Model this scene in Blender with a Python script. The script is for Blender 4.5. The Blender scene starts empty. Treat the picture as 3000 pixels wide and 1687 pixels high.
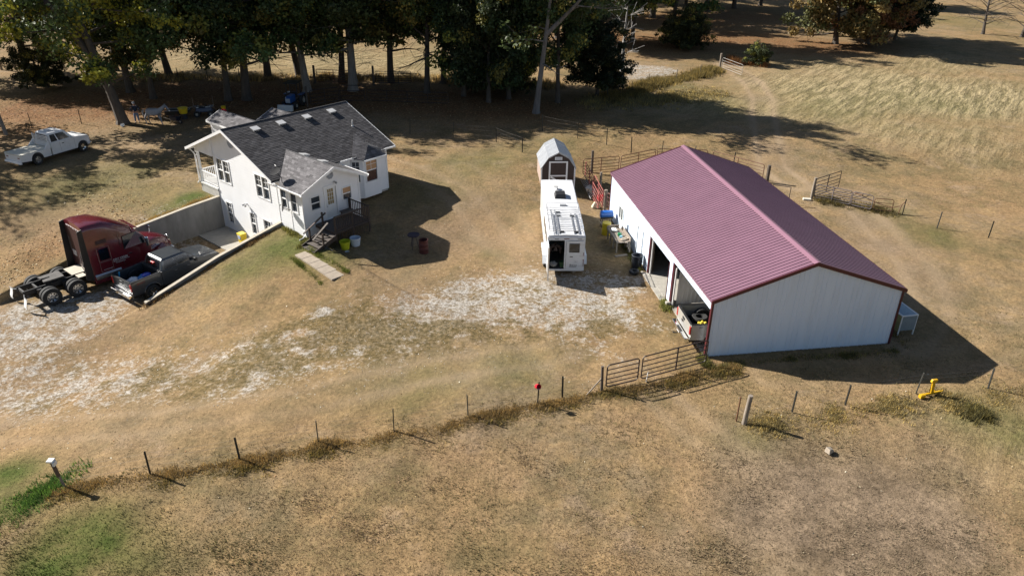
import bpy, math, random
import numpy as np
from mathutils import Vector, Matrix
random.seed(7); rng = np.random.default_rng(7)
S = bpy.context.scene
COL = S.collection
R = math.radians
# ---------------------------------------------------------------- camera, sky, sun, exposure
CAMH = 18.76
_pitch, _roll = .4873, .0135
_f = Vector((0, math.cos(_pitch), -math.sin(_pitch))); _r = Vector((1, 0, 0)); _u = _r.cross(_f)
_r2 = math.cos(_roll) * _r + math.sin(_roll) * _u; _u2 = -math.sin(_roll) * _r + math.cos(_roll) * _u
cd = bpy.data.cameras.new('camera'); cam = bpy.data.objects.new('camera', cd); COL.objects.link(cam)
cd.sensor_width = 36; cd.lens = 36 * 2200.16 / 3000; cd.clip_end = 2000; cd.clip_start = .1
cam.matrix_world = Matrix(((_r2.x, _u2.x, -_f.x, 0), (_r2.y, _u2.y, -_f.y, 0), (_r2.z, _u2.z, -_f.z, CAMH), (0, 0, 0, 1)))
S.camera = cam
SUN_AZ, SUN_EL = R(158.8), R(33.5)          # where the sun stands, counter-clockwise from +X
W = bpy.data.worlds.new('World'); S.world = W; W.use_nodes = True
nt = W.node_tree; nt.nodes.clear()
sky = nt.nodes.new('ShaderNodeTexSky'); sky.sky_type = 'NISHITA'; sky.sun_disc = False
sky.sun_elevation = SUN_EL; sky.sun_rotation = math.pi / 2 - SUN_AZ; sky.altitude = 300
bg = nt.nodes.new('ShaderNodeBackground'); bg.inputs[1].default_value = .040
wo = nt.nodes.new('ShaderNodeOutputWorld'); nt.links.new(sky.outputs[0], bg.inputs[0]); nt.links.new(bg.outputs[0], wo.inputs[0])
sl = bpy.data.lights.new('sun', 'SUN'); sl.energy = 4.8; sl.angle = R(.5); sl.color = (1, .95, .87)
so = bpy.data.objects.new('sun', sl); COL.objects.link(so)
_d = Vector((math.cos(SUN_AZ) * math.cos(SUN_EL), math.sin(SUN_AZ) * math.cos(SUN_EL), math.sin(SUN_EL)))
so.rotation_euler = _d.to_track_quat('Z', 'Y').to_euler(); so.location = (0, 0, 60)
S.view_settings.view_transform = 'Standard'; S.view_settings.look = 'None'
S.view_settings.exposure = 1.12; S.view_settings.gamma = 1; S.view_settings.use_curve_mapping = False
S.cycles.max_bounces = 6; S.cycles.transparent_max_bounces = 8

# ---------------------------------------------------------------- helpers
def tag(o, label=None, cat=None, group=None, kind=None):
    if label: o['label'] = label
    if cat: o['category'] = cat
    if group: o['group'] = group
    if kind: o['kind'] = kind
    return o
def empty(name, loc=(0, 0, 0), rz=0, label=None, cat=None, group=None, parent=None):
    o = bpy.data.objects.new(name, None); COL.objects.link(o); o.location = loc; o.rotation_euler = (0, 0, rz)
    o.empty_display_size = .2
    if parent: o.parent = parent
    return tag(o, label, cat, group)
def copy_tree(o, parent=None):
    c = o.copy(); COL.objects.link(c)
    if parent: c.parent = parent
    for ch in list(o.children): copy_tree(ch, c)
    return c
def _basis(d):
    d = Vector(d).normalized(); a = Vector((0, 0, 1)) if abs(d.z) < .9 else Vector((1, 0, 0))
    u = d.cross(a).normalized(); return u, d.cross(u).normalized()
class MB:
    def __init__(s): s.v = []; s.f = []; s.m = []; s.mi = 0
    def add(s, vs, fs):
        b = len(s.v); s.v += [tuple(v) for v in vs]; s.f += [tuple(b + i for i in f) for f in fs]; s.m += [s.mi] * len(fs); return s
    def box(s, x0, x1, y0, y1, z0, z1):
        return s.add([(x0, y0, z0), (x1, y0, z0), (x1, y1, z0), (x0, y1, z0), (x0, y0, z1), (x1, y0, z1), (x1, y1, z1), (x0, y1, z1)],
                     [(0, 3, 2, 1), (4, 5, 6, 7), (0, 1, 5, 4), (1, 2, 6, 5), (2, 3, 7, 6), (3, 0, 4, 7)])
    def hexa(s, p): return s.add(p, [(0, 3, 2, 1), (4, 5, 6, 7), (0, 1, 5, 4), (1, 2, 6, 5), (2, 3, 7, 6), (3, 0, 4, 7)])
    def quad(s, *p): return s.add(p, [tuple(range(len(p)))])
    def slab(s, pts, n, t):                       # a flat polygon given thickness t along -n
        n = Vector(n).normalized() * t; k = len(pts); a = [Vector(p) for p in pts]
        return s.add(a + [p - n for p in a], [tuple(range(k)), tuple(range(2 * k - 1, k - 1, -1))] + [((i + 1) % k, i, i + k, (i + 1) % k + k) for i in range(k)])
    def tube(s, path, rad, n=6, caps=True):
        path = [Vector(p) for p in path]; b0 = len(s.v); vs = []; fs = []
        if not hasattr(rad, '__len__'): rad = [rad] * len(path)
        u = None
        for i, p in enumerate(path):
            d = (path[min(i + 1, len(path) - 1)] - path[max(i - 1, 0)])
            if d.length < 1e-9: d = Vector((0, 0, 1))
            d.normalize()
            if u is None: u, w = _basis(d)
            else:
                u = (u - d * u.dot(d)); u = u.normalized() if u.length > 1e-6 else _basis(d)[0]; w = d.cross(u)
            for k in range(n):
                a = 2 * math.pi * k / n; vs.append(p + (u * math.cos(a) + w * math.sin(a)) * rad[i])
        for i in range(len(path) - 1):
            for k in range(n): fs.append((i * n + k, i * n + (k + 1) % n, (i + 1) * n + (k + 1) % n, (i + 1) * n + k))
        if caps: fs += [tuple(range(n - 1, -1, -1)), tuple((len(path) - 1) * n + k for k in range(n))]
        return s.add(vs, fs)
    def cyl(s, c, r, h, n=16, r2=None, axis='z'):
        r2 = r if r2 is None else r2; c = Vector(c); d = {'x': Vector((1, 0, 0)), 'y': Vector((0, 1, 0)), 'z': Vector((0, 0, 1))}[axis]
        return s.tube([c, c + d * h], [r, r2], n)
    def lathe(s, prof, c=(0, 0, 0), n=20, axis='z', close=False):
        c = Vector(c); vs = []; fs = []
        for (r, h) in prof:
            for k in range(n):
                a = 2 * math.pi * k / n; x, y = r * math.cos(a), r * math.sin(a)
                vs.append(c + (Vector((x, y, h)) if axis == 'z' else Vector((x, h, y)) if axis == 'y' else Vector((h, x, y))))
        m = len(prof)
        for i in range(m - 1 + (1 if close else 0)):
            for k in range(n): fs.append((i * n + k, i * n + (k + 1) % n, ((i + 1) % m) * n + (k + 1) % n, ((i + 1) % m) * n + k))
        return s.add(vs, fs)
    def prism(s, poly, y0, y1):                   # xz polygon extruded along y
        k = len(poly); v = [(x, y0, z) for x, z in poly] + [(x, y1, z) for x, z in poly]
        return s.add(v, [tuple(range(k)), tuple(range(2 * k - 1, k - 1, -1))] + [((i + 1) % k, i, i + k, (i + 1) % k + k) for i in range(k)])
    def loft(s, rings, caps=True):
        n = len(rings[0]); vs = [p for r in rings for p in r]; fs = []
        for i in range(len(rings) - 1):
            for k in range(n): fs.append((i * n + k, i * n + (k + 1) % n, (i + 1) * n + (k + 1) % n, (i + 1) * n + k))
        if caps: fs += [tuple(range(n - 1, -1, -1)), tuple((len(rings) - 1) * n + k for k in range(n))]
        return s.add(vs, fs)
    def blob(s, c, r, seg=8, jit=.12, sq=(1, 1, 1)):
        c = Vector(c); vs = []; fs = []; rings = seg // 2 + 1
        for i in range(rings + 1):
            th = math.pi * i / rings
            for k in range(seg):
                a = 2 * math.pi * k / seg; q = r * (1 + random.uniform(-jit, jit))
                vs.append(c + Vector((q * sq[0] * math.sin(th) * math.cos(a), q * sq[1] * math.sin(th) * math.sin(a), q * sq[2] * math.cos(th))))
        for i in range(rings):
            for k in range(seg): fs.append((i * seg + k, (i + 1) * seg + k, (i + 1) * seg + (k + 1) % seg, i * seg + (k + 1) % seg))
        return s.add(vs, fs)
    def data(s, name, mats, smooth=False):
        me = bpy.data.meshes.new(name); me.from_pydata(s.v, [], s.f)
        mats = mats if isinstance(mats, (list, tuple)) else [mats]
        for m in mats: me.materials.append(m)
        if len(mats) > 1: me.polygons.foreach_set('material_index', s.m)
        if smooth: me.polygons.foreach_set('use_smooth', [True] * len(me.polygons))
        me.update()
        import bmesh
        bm = bmesh.new(); bm.from_mesh(me); bmesh.ops.recalc_face_normals(bm, faces=bm.faces); bm.to_mesh(me); bm.free()
        return me
    def build(s, name, mats, parent=None, smooth=False, bevel=0, kind=None, loc=None, seg=2, label=None):
        o = bpy.data.objects.new(name, s.data(name, mats, smooth)); COL.objects.link(o)
        if parent: o.parent = parent
        if loc is not None: o.location = loc
        if bevel:
            b = o.modifiers.new('bevel', 'BEVEL'); b.width = bevel; b.segments = seg; b.limit_method = 'ANGLE'; b.angle_limit = R(35); b.harden_normals = False
        if smooth or bevel:
            pass
        return tag(o, label=label, kind=kind)
def obj(name, me, parent=None, loc=(0, 0, 0), rot=(0, 0, 0)):
    o = bpy.data.objects.new(name, me); COL.objects.link(o); o.location = loc; o.rotation_euler = rot
    if parent: o.parent = parent
    return o
def smooth_by_angle(o, ang=40):
    me = o.data
    me.polygons.foreach_set('use_smooth', [True] * len(me.polygons))
    import bmesh
    bm = bmesh.new(); bm.from_mesh(me)
    for e in bm.edges:
        e.smooth = not (len(e.link_faces) == 2 and e.calc_face_angle(0) > R(ang))
    bm.to_mesh(me); bm.free(); return o

_mats = {}
def M(name, col, rough=.6, metal=0, var=.1, scale=4, bump=0, bscale=30, spec=.5, coat=0, dirt=None, dirtamt=0, stretch=None, trans=0):
    if name in _mats: return _mats[name]
    m = bpy.data.materials.new(name); m.use_nodes = True; n = m.node_tree; L = n.links; b = n.nodes['Principled BSDF']
    b.inputs['Roughness'].default_value = rough; b.inputs['Metallic'].default_value = metal
    b.inputs['Specular IOR Level'].default_value = spec; b.inputs['Coat Weight'].default_value = coat
    if trans: b.inputs['Transmission Weight'].default_value = trans
    tc = n.nodes.new('ShaderNodeTexCoord'); src = tc.outputs['Object']
    if stretch:
        mp = n.nodes.new('ShaderNodeMapping'); mp.inputs['Scale'].default_value = stretch; L.new(src, mp.inputs[0]); src = mp.outputs[0]
    nz = n.nodes.new('ShaderNodeTexNoise'); nz.inputs['Scale'].default_value = scale; nz.inputs['Detail'].default_value = 6; nz.inputs['Roughness'].default_value = .65
    L.new(src, nz.inputs['Vector'])
    mr = n.nodes.new('ShaderNodeMapRange'); mr.inputs[1].default_value = .3; mr.inputs[2].default_value = .7; mr.inputs[3].default_value = 1 - var; mr.inputs[4].default_value = 1 + var
    L.new(nz.outputs['Fac'], mr.inputs[0])
    mx = n.nodes.new('ShaderNodeMix'); mx.data_type = 'RGBA'; mx.blend_type = 'MULTIPLY'; mx.inputs[0].default_value = 1
    mx.inputs[6].default_value = (*col, 1); L.new(mr.outputs[0], mx.inputs[7])
    out = mx.outputs[2]
    if dirtamt:
        n2 = n.nodes.new('ShaderNodeTexNoise'); n2.inputs['Scale'].default_value = scale * .7; n2.inputs['Detail'].default_value = 8; n2.inputs['Roughness'].default_value = .7
        L.new(src, n2.inputs['Vector'])
        m2 = n.nodes.new('ShaderNodeMapRange'); m2.inputs[1].default_value = .5; m2.inputs[2].default_value = .75; m2.inputs[4].default_value = dirtamt; L.new(n2.outputs['Fac'], m2.inputs[0])
        mm = n.nodes.new('ShaderNodeMix'); mm.data_type = 'RGBA'; L.new(m2.outputs[0], mm.inputs[0]); L.new(out, mm.inputs[6]); mm.inputs[7].default_value = (*(dirt or (.15, .11, .08)), 1); out = mm.outputs[2]
    L.new(out, b.inputs['Base Color'])
    if bump:
        nb = n.nodes.new('ShaderNodeTexNoise'); nb.inputs['Scale'].default_value = bscale; nb.inputs['Detail'].default_value = 5; L.new(src, nb.inputs['Vector'])
        bp = n.nodes.new('ShaderNodeBump'); bp.inputs['Strength'].default_value = .6; bp.inputs['Distance'].default_value = bump
        L.new(nb.outputs['Fac'], bp.inputs['Height']); L.new(bp.outputs[0], b.inputs['Normal'])
    _mats[name] = m; return m
def Mattr(name, attr='tint', rough=.8, var=.25, scale=3, trans=0, spec=.2, objvar=0, bump=0):
    """base colour from a colour attribute, with noise"""
    if name in _mats: return _mats[name]
    m = bpy.data.materials.new(name); m.use_nodes = True; n = m.node_tree; L = n.links; b = n.nodes['Principled BSDF']
    b.inputs['Roughness'].default_value = rough; b.inputs['Specular IOR Level'].default_value = spec
    at = n.nodes.new('ShaderNodeAttribute'); at.attribute_name = attr
    tc = n.nodes.new('ShaderNodeTexCoord'); nz = n.nodes.new('ShaderNodeTexNoise'); nz.inputs['Scale'].default_value = scale; nz.inputs['Detail'].default_value = 3; L.new(tc.outputs['Object'], nz.inputs['Vector'])
    mr = n.nodes.new('ShaderNodeMapRange'); mr.inputs[1].default_value = .3; mr.inputs[2].default_value = .7; mr.inputs[3].default_value = 1 - var; mr.inputs[4].default_value = 1 + var; L.new(nz.outputs['Fac'], mr.inputs[0])
    mx = n.nodes.new('ShaderNodeMix'); mx.data_type = 'RGBA'; mx.blend_type = 'MULTIPLY'; mx.inputs[0].default_value = 1
    L.new(at.outputs['Color'], mx.inputs[6]); L.new(mr.outputs[0], mx.inputs[7]); out = mx.outputs[2]
    if objvar:
        oi = n.nodes.new('ShaderNodeObjectInfo'); hs = n.nodes.new('ShaderNodeHueSaturation')
        m1 = n.nodes.new('ShaderNodeMapRange'); m1.inputs[3].default_value = .5 - .03 * objvar; m1.inputs[4].default_value = .5 + .015 * objvar; L.new(oi.outputs['Random'], m1.inputs[0]); L.new(m1.outputs[0], hs.inputs['Hue'])
        m2 = n.nodes.new('ShaderNodeMapRange'); m2.inputs[3].default_value = 1 - .25 * objvar; m2.inputs[4].default_value = 1 + .25 * objvar; L.new(oi.outputs['Random'], m2.inputs[0]); L.new(m2.outputs[0], hs.inputs['Value'])
        L.new(out, hs.inputs['Color']); out = hs.outputs[0]
    L.new(out, b.inputs['Base Color'])
    if trans:
        tr = n.nodes.new('ShaderNodeBsdfTranslucent'); L.new(out, tr.inputs[0]); ms = n.nodes.new('ShaderNodeMixShader'); ms.inputs[0].default_value = trans
        L.new(b.outputs[0], ms.inputs[1]); L.new(tr.outputs[0], ms.inputs[2]); L.new(ms.outputs[0], n.nodes['Material Output'].inputs[0])
    _mats[name] = m; return m
def fast_mesh(name, V, nper, mat, tint=None, smooth=False):
    """V: (n*nper,3) separate polygons of nper corners; tint: (n,3) per polygon"""
    n = len(V) // nper; me = bpy.data.meshes.new(name)
    me.vertices.add(len(V)); me.vertices.foreach_set('co', V.astype(np.float32).ravel())
    me.loops.add(len(V)); me.loops.foreach_set('vertex_index', np.arange(len(V), dtype=np.int32))
    me.polygons.add(n); me.polygons.foreach_set('loop_start', np.arange(0, len(V), nper, dtype=np.int32))
    me.materials.append(mat); me.update(calc_edges=True)
    if tint is not None:
        ca = me.color_attributes.new('tint', 'FLOAT_COLOR', 'POINT'); c = np.ones((len(V), 4), np.float32); c[:, :3] = np.repeat(tint, nper, 0); ca.data.foreach_set('color', c.ravel())
    return me
def text_mesh(txt, size, mat, name, parent, mtx, ext=.002):
    cu = bpy.data.curves.new(name, 'FONT'); cu.body = txt; cu.size = size; cu.extrude = ext; cu.align_x = 'LEFT'; cu.resolution_u = 2
    t = bpy.data.objects.new('tmp_text', cu); COL.objects.link(t)
    dg = bpy.context.evaluated_depsgraph_get(); me = bpy.data.meshes.new_from_object(t.evaluated_get(dg)); me.name = name
    bpy.data.objects.remove(t); me.materials.clear(); me.materials.append(mat)
    o = bpy.data.objects.new(name, me); COL.objects.link(o); o.parent = parent; o.matrix_local = mtx; return o

WHITE = M('white_paint', (.8, .8, .79), .5, var=.04, scale=2, dirt=(.45, .42, .36), dirtamt=.12)
GLASS = M('window_glass', (.045, .055, .068), .06, var=.3, scale=1.5, spec=.9)
BLACK = M('black_plastic', (.02, .02, .021), .5, var=.2)
RUBBER = M('tyre_rubber', (.028, .028, .028), .85, var=.25, scale=9)
STEEL = M('bare_steel', (.5, .5, .5), .35, metal=.9, var=.15)
CHROME = M('chrome', (.8, .8, .8), .12, metal=1, var=.05)
CONC = M('concrete', (.36, .34, .3), .85, var=.16, scale=3, bump=.004, bscale=60, dirt=(.2, .18, .14), dirtamt=.4)
WOODG = M('weathered_wood', (.25, .21, .17), .85, var=.3, scale=6, bump=.006, bscale=30, stretch=(1, 1, .2))
RUST = M('rusty_pipe', (.14, .065, .035), .7, var=.3, scale=9)
# ---------------------------------------------------------------- terrain
HX, HY, HYAW = -14.461, 43.267, .867                   # corner where house gable meets the sun room; ridge direction
EPX, EPY = math.cos(HYAW), math.sin(HYAW); EQX, EQY = EPY, -EPX
def _sst(a, b, x): t = np.clip((x - a) / (b - a), 0, 1); return t * t * (3 - 2 * t)
def pq_of(x, y):
    rx, ry = x - HX, y - HY; return rx * EPX + ry * EPY, rx * EQX + ry * EQY
def xy_of(p, q): return HX + p * EPX + q * EQX, HY + p * EPY + q * EQY
def terr(x, y):
    x = np.asarray(x, float); y = np.asarray(y, float); p, q = pq_of(x, y); dp = -p
    up = _sst(43, 50.5, y) * (1 - _sst(-1, 7, x) * (1 - _sst(56, 66, y)))
    b = -.75 * _sst(1.5, 8.5, q) * (1 - up)
    w = _sst(2, 16, q)
    zr = np.interp(dp, [0, 4.5, 9.1, 12, 60], [.12, -.75, -1.9, -2.28, -2.5]) * _sst(0, .5, dp) * (1 - w) + b * w
    zl = np.interp(dp, [0, 5.6, 9, 14, 18, 60], [0, -.4, -.9, -1.9, -2.3, -2.5]) * (1 - _sst(11, 24, -q))
    zm = np.interp(dp, [0, 9.1, 12, 60], [-2.07, -2.25, -2.3, -2.5])
    z = np.where(q > -.06, zr, np.where(q < -7.26, zl, zm))
    return np.where(dp < .0, b, z)
def T(x, y): return float(terr(x, y))
BLOBS = {
 'gravel':[(2.2,36.2,3.68,0.72),(0,35.4,3.45,0.72),(4.7,36.7,2.88,0.72),(6.7,37.6,1.5,0.8),(-1.9,36.1,2.53,0.65),(3.2,33.7,2.88,0.7),(-3.1,33.5,3.45,0.45),(7.8,32.8,1,0.5),(-5.2,32.7,3.45,0.35),(-8,34.2,2.88,0.3),(-9.9,33.8,0.8,0.7),(-8.2,30.8,2.88,0.35),(-11.5,30.5,2.88,0.4),(-13.6,29.4,3.45,0.4),(-12.1,27.4,1.4,0.7),(-15.8,28.6,3.45,0.4),(-18.9,28.5,3.45,0.45),(-21.2,28.1,2.88,0.5),(-24.1,29.2,3.45,0.5),(-11.2,28.4,1,0.6),(-21.4,38.7,1.5,0.8),(-23,37.9,2.3,0.72),(-25,36.7,2.3,0.72),(-26.8,35.9,2.53,0.72),(-27.3,34.4,3.45,0.72),(-23.4,33.1,1.5,0.5),(-25.9,32.1,3.45,0.6),(11.1,26.3,1.2,0.4),(14.2,26.6,1,0.3),(5.3,29.6,1,0.5),(6.9,27.7,0.7,0.5),(9.3,24.8,1,0.4),(2,41,1.2,0.4),(-22.8,44.6,2.3,0.7),(-20.8,46.4,2.3,0.5),(-21.6,46.1,2.3,0.3),(12.2,94.1,2.5,1.3),(14,92.2,2.5,1.3),(15.6,89.4,2.5,1.3),(17.1,91.4,2.5,1.1),(14.1,87,2,1.1),(18.3,90.9,2,0.7),(-4,33.5,3.5,0.5),(-6.5,31,3.5,0.42),(-1,36.8,2.5,0.4),(2,37.5,2,0.5),(5.8,34.3,1.5,0.6),(-9.5,31.5,3,0.4),(-12,31,2.5,0.35),(-17,29.5,3,0.42),(-9,27.8,2,0.35),(-20,30.5,3,0.42),(-22.5,35.5,2,0.6),(4,30.5,2.2,0.45),(-24,26.5,3,0.4),(6.2,32.8,1.2,0.5)],
 'dirt':[(11.1,21.8,3,0.6),(13.9,21.0,3,0.7),(11.7,18.5,3,0.7),(8.6,20.0,2,0.6),(15.2,18.6,2,0.6),(16.8,22.9,2,0.5),(5.8,18.1,1.5,0.4),(9.6,19.2,3,0.5),(14.4,19.3,3,0.6),(9.4,22.8,1.5,0.5),(26.2,95.0,1.5,0.8),(26.6,85.7,1.7,0.8),(25.6,77.8,1.7,0.8),(23.7,71.1,1.7,0.7),(21.6,62.1,1.5,0.5),(21.8,58.1,1.3,0.4),(23.9,47.0,1.8,0.7),(23.6,43.2,1.8,0.7),(23.6,39.4,1.8,0.6),(24.1,37.2,1.5,0.4),(24.8,52.9,1.5,0.3),(5.5,38.8,1.6,0.5),(-4.3,43.3,3,0.5),(-2.4,47.7,2.5,0.4),(-1.1,42.4,2,0.4),(-4.5,34.4,4,0.35),(-15.7,25.2,3,0.3),(-23.1,33.1,4,0.4),(-34.7,61.6,3,0.4),(-40.3,59.5,3,0.4),(-6.7,37.2,3,0.3),(0.1,23.8,3,0.3),(21.8,44.2,2,0.3),(-30.9,45.7,3,0.4)],
 'green':[(-13.3,40.6,2.6,0.85),(-15.7,38.6,2,0.5),(-10.6,38.9,1.5,0.6),(-22.0,48.1,1.2,1),(-22.8,46.5,1.5,0.6),(-2.0,56.7,3,0.3),(-19.2,22.1,1.2,1),(-17.7,20.3,1.2,0.9),(-14.3,18.3,1.8,1),(-14.9,17.3,1.5,0.9),(-12.1,17.3,1.5,0.5),(0.1,28.9,2,0.4),(-5.2,26.9,2,0.3),(-3.8,27.7,2,0.3),(20.7,25.1,2.5,0.5),(26.1,49.0,1.8,0.4),(27.0,44.9,2,0.45),(-30.0,52.0,4,0.4),(-32.4,49.5,3,0.3),(-25.2,49.4,3,0.3),(21.2,74.8,4,0.3),(30.1,74.0,6,0.25),(18.1,81.9,4,0.3),(41.8,77.3,6,0.2),(75.0,134.9,8,0.3),(-6.6,49.8,3,0.25),(2.7,61.4,4,0.2),(-1.3,40.9,1,0.3),(-4.1,55.8,3,0.3),(9.7,24.0,1.2,0.3)],
 'moss':[(-4.3,32.4,3.3,0.64),(-8.5,32.3,3.3,0.72),(-10.9,31.6,2.75,0.72),(-11.6,29.6,2.75,0.8),(-14,28.2,2.2,0.8),(-16.8,29.1,2.2,0.64),(-5.7,30.8,2.75,0.64),(-8.3,35.5,2.75,0.4),(0,32.5,2.75,0.56),(2.5,31.3,2.2,0.64),(5.2,32.7,2.2,0.64),(4.5,34.8,2.2,0.4),(-1.7,31.9,2.2,0.56),(-18.2,28.7,2.75,0.4),(-20.2,27.8,2.2,0.32),(-23.3,31.8,1.65,0.4),(1,37,2.2,0.32),(2.3,37.9,1.1,0.48)],
 'litter':[(-45.2,70.0,6,0.9),(-41.8,72.8,6,0.9),(-36.9,73.0,7,1),(-33.1,76.0,7,1),(-27.5,74.9,7,1),(-22.7,75.9,6,0.8),(-17.4,75.4,6,0.8),(-12.3,75.7,6,0.9),(-7.0,74.7,6,0.9),(-1.9,73.6,6,0.9),(3.1,72.6,5,0.7),(-41.4,63.4,3,0.5),(18.5,108.3,8,0.9),(29.5,114.7,9,0.9),(38.0,109.8,8,0.7),(44.4,107.6,7,0.8),(11.9,113.3,9,0.8),(40.3,135.7,10,0.8),(27.7,130.8,10,0.9),(50.6,105.6,5,0.4),(-28.7,41.5,1.6,0.6),(-28.6,43.4,2,0.3)],
 'hay':[(31.9,84.3,7,0.8),(34.6,76.9,7,0.8),(43.5,85,8,0.9),(45.4,77.5,7,0.9),(52.5,80.8,8,0.9),(39.2,93.8,6,0.6),(52,98.8,8,0.6),(26.2,72.4,5,0.5),(33.8,67,5,0.5),(39.7,63.5,6,0.5),(18.7,76,5,0.6),(10.2,77,4,0.5),(20,25.1,3,0.28),(18.9,22,2.5,0.2),(17.8,26.4,2,0.24),(13,25.4,1.5,0.16),(-21.2,93.9,10,0.6),(-8.6,92.7,10,0.6),(-34.1,95.1,10,0.6)],
}
TRACKS = [([(26.2, 96), (26.6, 85.7), (25.6, 77.8), (23.7, 71.1), (22, 64), (20.8, 58), (21.5, 54)], 1.0, .42, .95), ([(1.5, 39.5), (-.5, 42), (-2.2, 46), (-4.5, 50.5), (-8, 54.5), (-13, 58), (-20, 60)], .95, .5, .5), ([(2.4, 38), (1.0, 41), (-.2, 45.5), (-1.6, 50), (-4, 55)], .9, .45, .35),
          ([(24.5, 52), (24.2, 46), (24, 40), (22.5, 35), (19.5, 31.5)], .9, .5, .6), ([(-30, 25.2), (-22, 25.4), (-15, 25), (-9, 26.2), (-4, 28.5), (2, 30.3)], .85, .4, .5), ([(-33, 59), (-28, 61.5), (-22, 62)], .9, .5, .5), ([(12, 28.6), (17, 29.2), (22, 30.4), (27, 33)], .8, .4, .4), ([(5.5, 28.8), (6.5, 27), (7.5, 25), (9.0, 22.5)], .7, .45, .45)]
def track_mask(x, y):
    o = np.zeros_like(x)
    for pts, off, w, s in TRACKS:
        best = np.full_like(x, 1e9)
        for (ax, ay), (bx, by) in zip(pts, pts[1:]):
            L2 = (bx - ax) ** 2 + (by - ay) ** 2; t = np.clip(((x - ax) * (bx - ax) + (y - ay) * (by - ay)) / L2, 0, 1); best = np.minimum(best, np.hypot(x - ax - t * (bx - ax), y - ay - t * (by - ay)))
        w2 = w * (.8 + .3 * wav(x, y, .9, 31)); o = np.maximum(o, s * (.75 + .3 * wav(x, y, .5, 33)) * np.exp(-((best - off) / np.maximum(w2, .15)) ** 2) + .25 * s * np.exp(-(best / (off * 2)) ** 2))
    return np.clip(o, 0, 1)
def mask(key, x, y):
    if key == 'track': return track_mask(x, y)
    return mask_(key, x, y)
def mask_(key, x, y):
    a = np.zeros_like(x)
    for bx, by, r, s in BLOBS[key]: a = np.maximum(a, s * np.exp(-(((x - bx) ** 2 + (y - by) ** 2) / (r * r)) ** 1.3)) + 0 * a
    b = np.zeros_like(x)
    for bx, by, r, s in BLOBS[key]: b += s * np.exp(-((x - bx) ** 2 + (y - by) ** 2) / (r * r))
    return np.clip(.6 * a + .45 * b, 0, 1)
def wav(x, y, s, seed):                                 # cheap smooth pseudo-noise, about -1..1
    r = np.random.default_rng(seed); o = np.zeros_like(x)
    for i in range(7):
        a = r.uniform(0, 6.28); f = s * r.uniform(.6, 1.9); o += np.sin((x * math.cos(a) + y * math.sin(a)) * f + r.uniform(0, 6.28))
    return o / 3.2
def axis(lo, hi, fine, edges):
    """grid lines: fine in the middle, coarser outwards, forced through edges"""
    v = [0.]; x = 0.; 
    while x < hi: x += fine * (1 + max(0, abs(x) - 30) * .035); v.append(x)
    x = 0.
    while x > lo: x -= fine * (1 + max(0, abs(x) - 30) * .035); v.append(x)
    v = [a for a in v if all(abs(a - e) > .06 for e in edges)] + list(edges)
    return np.array(sorted(v))
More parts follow.
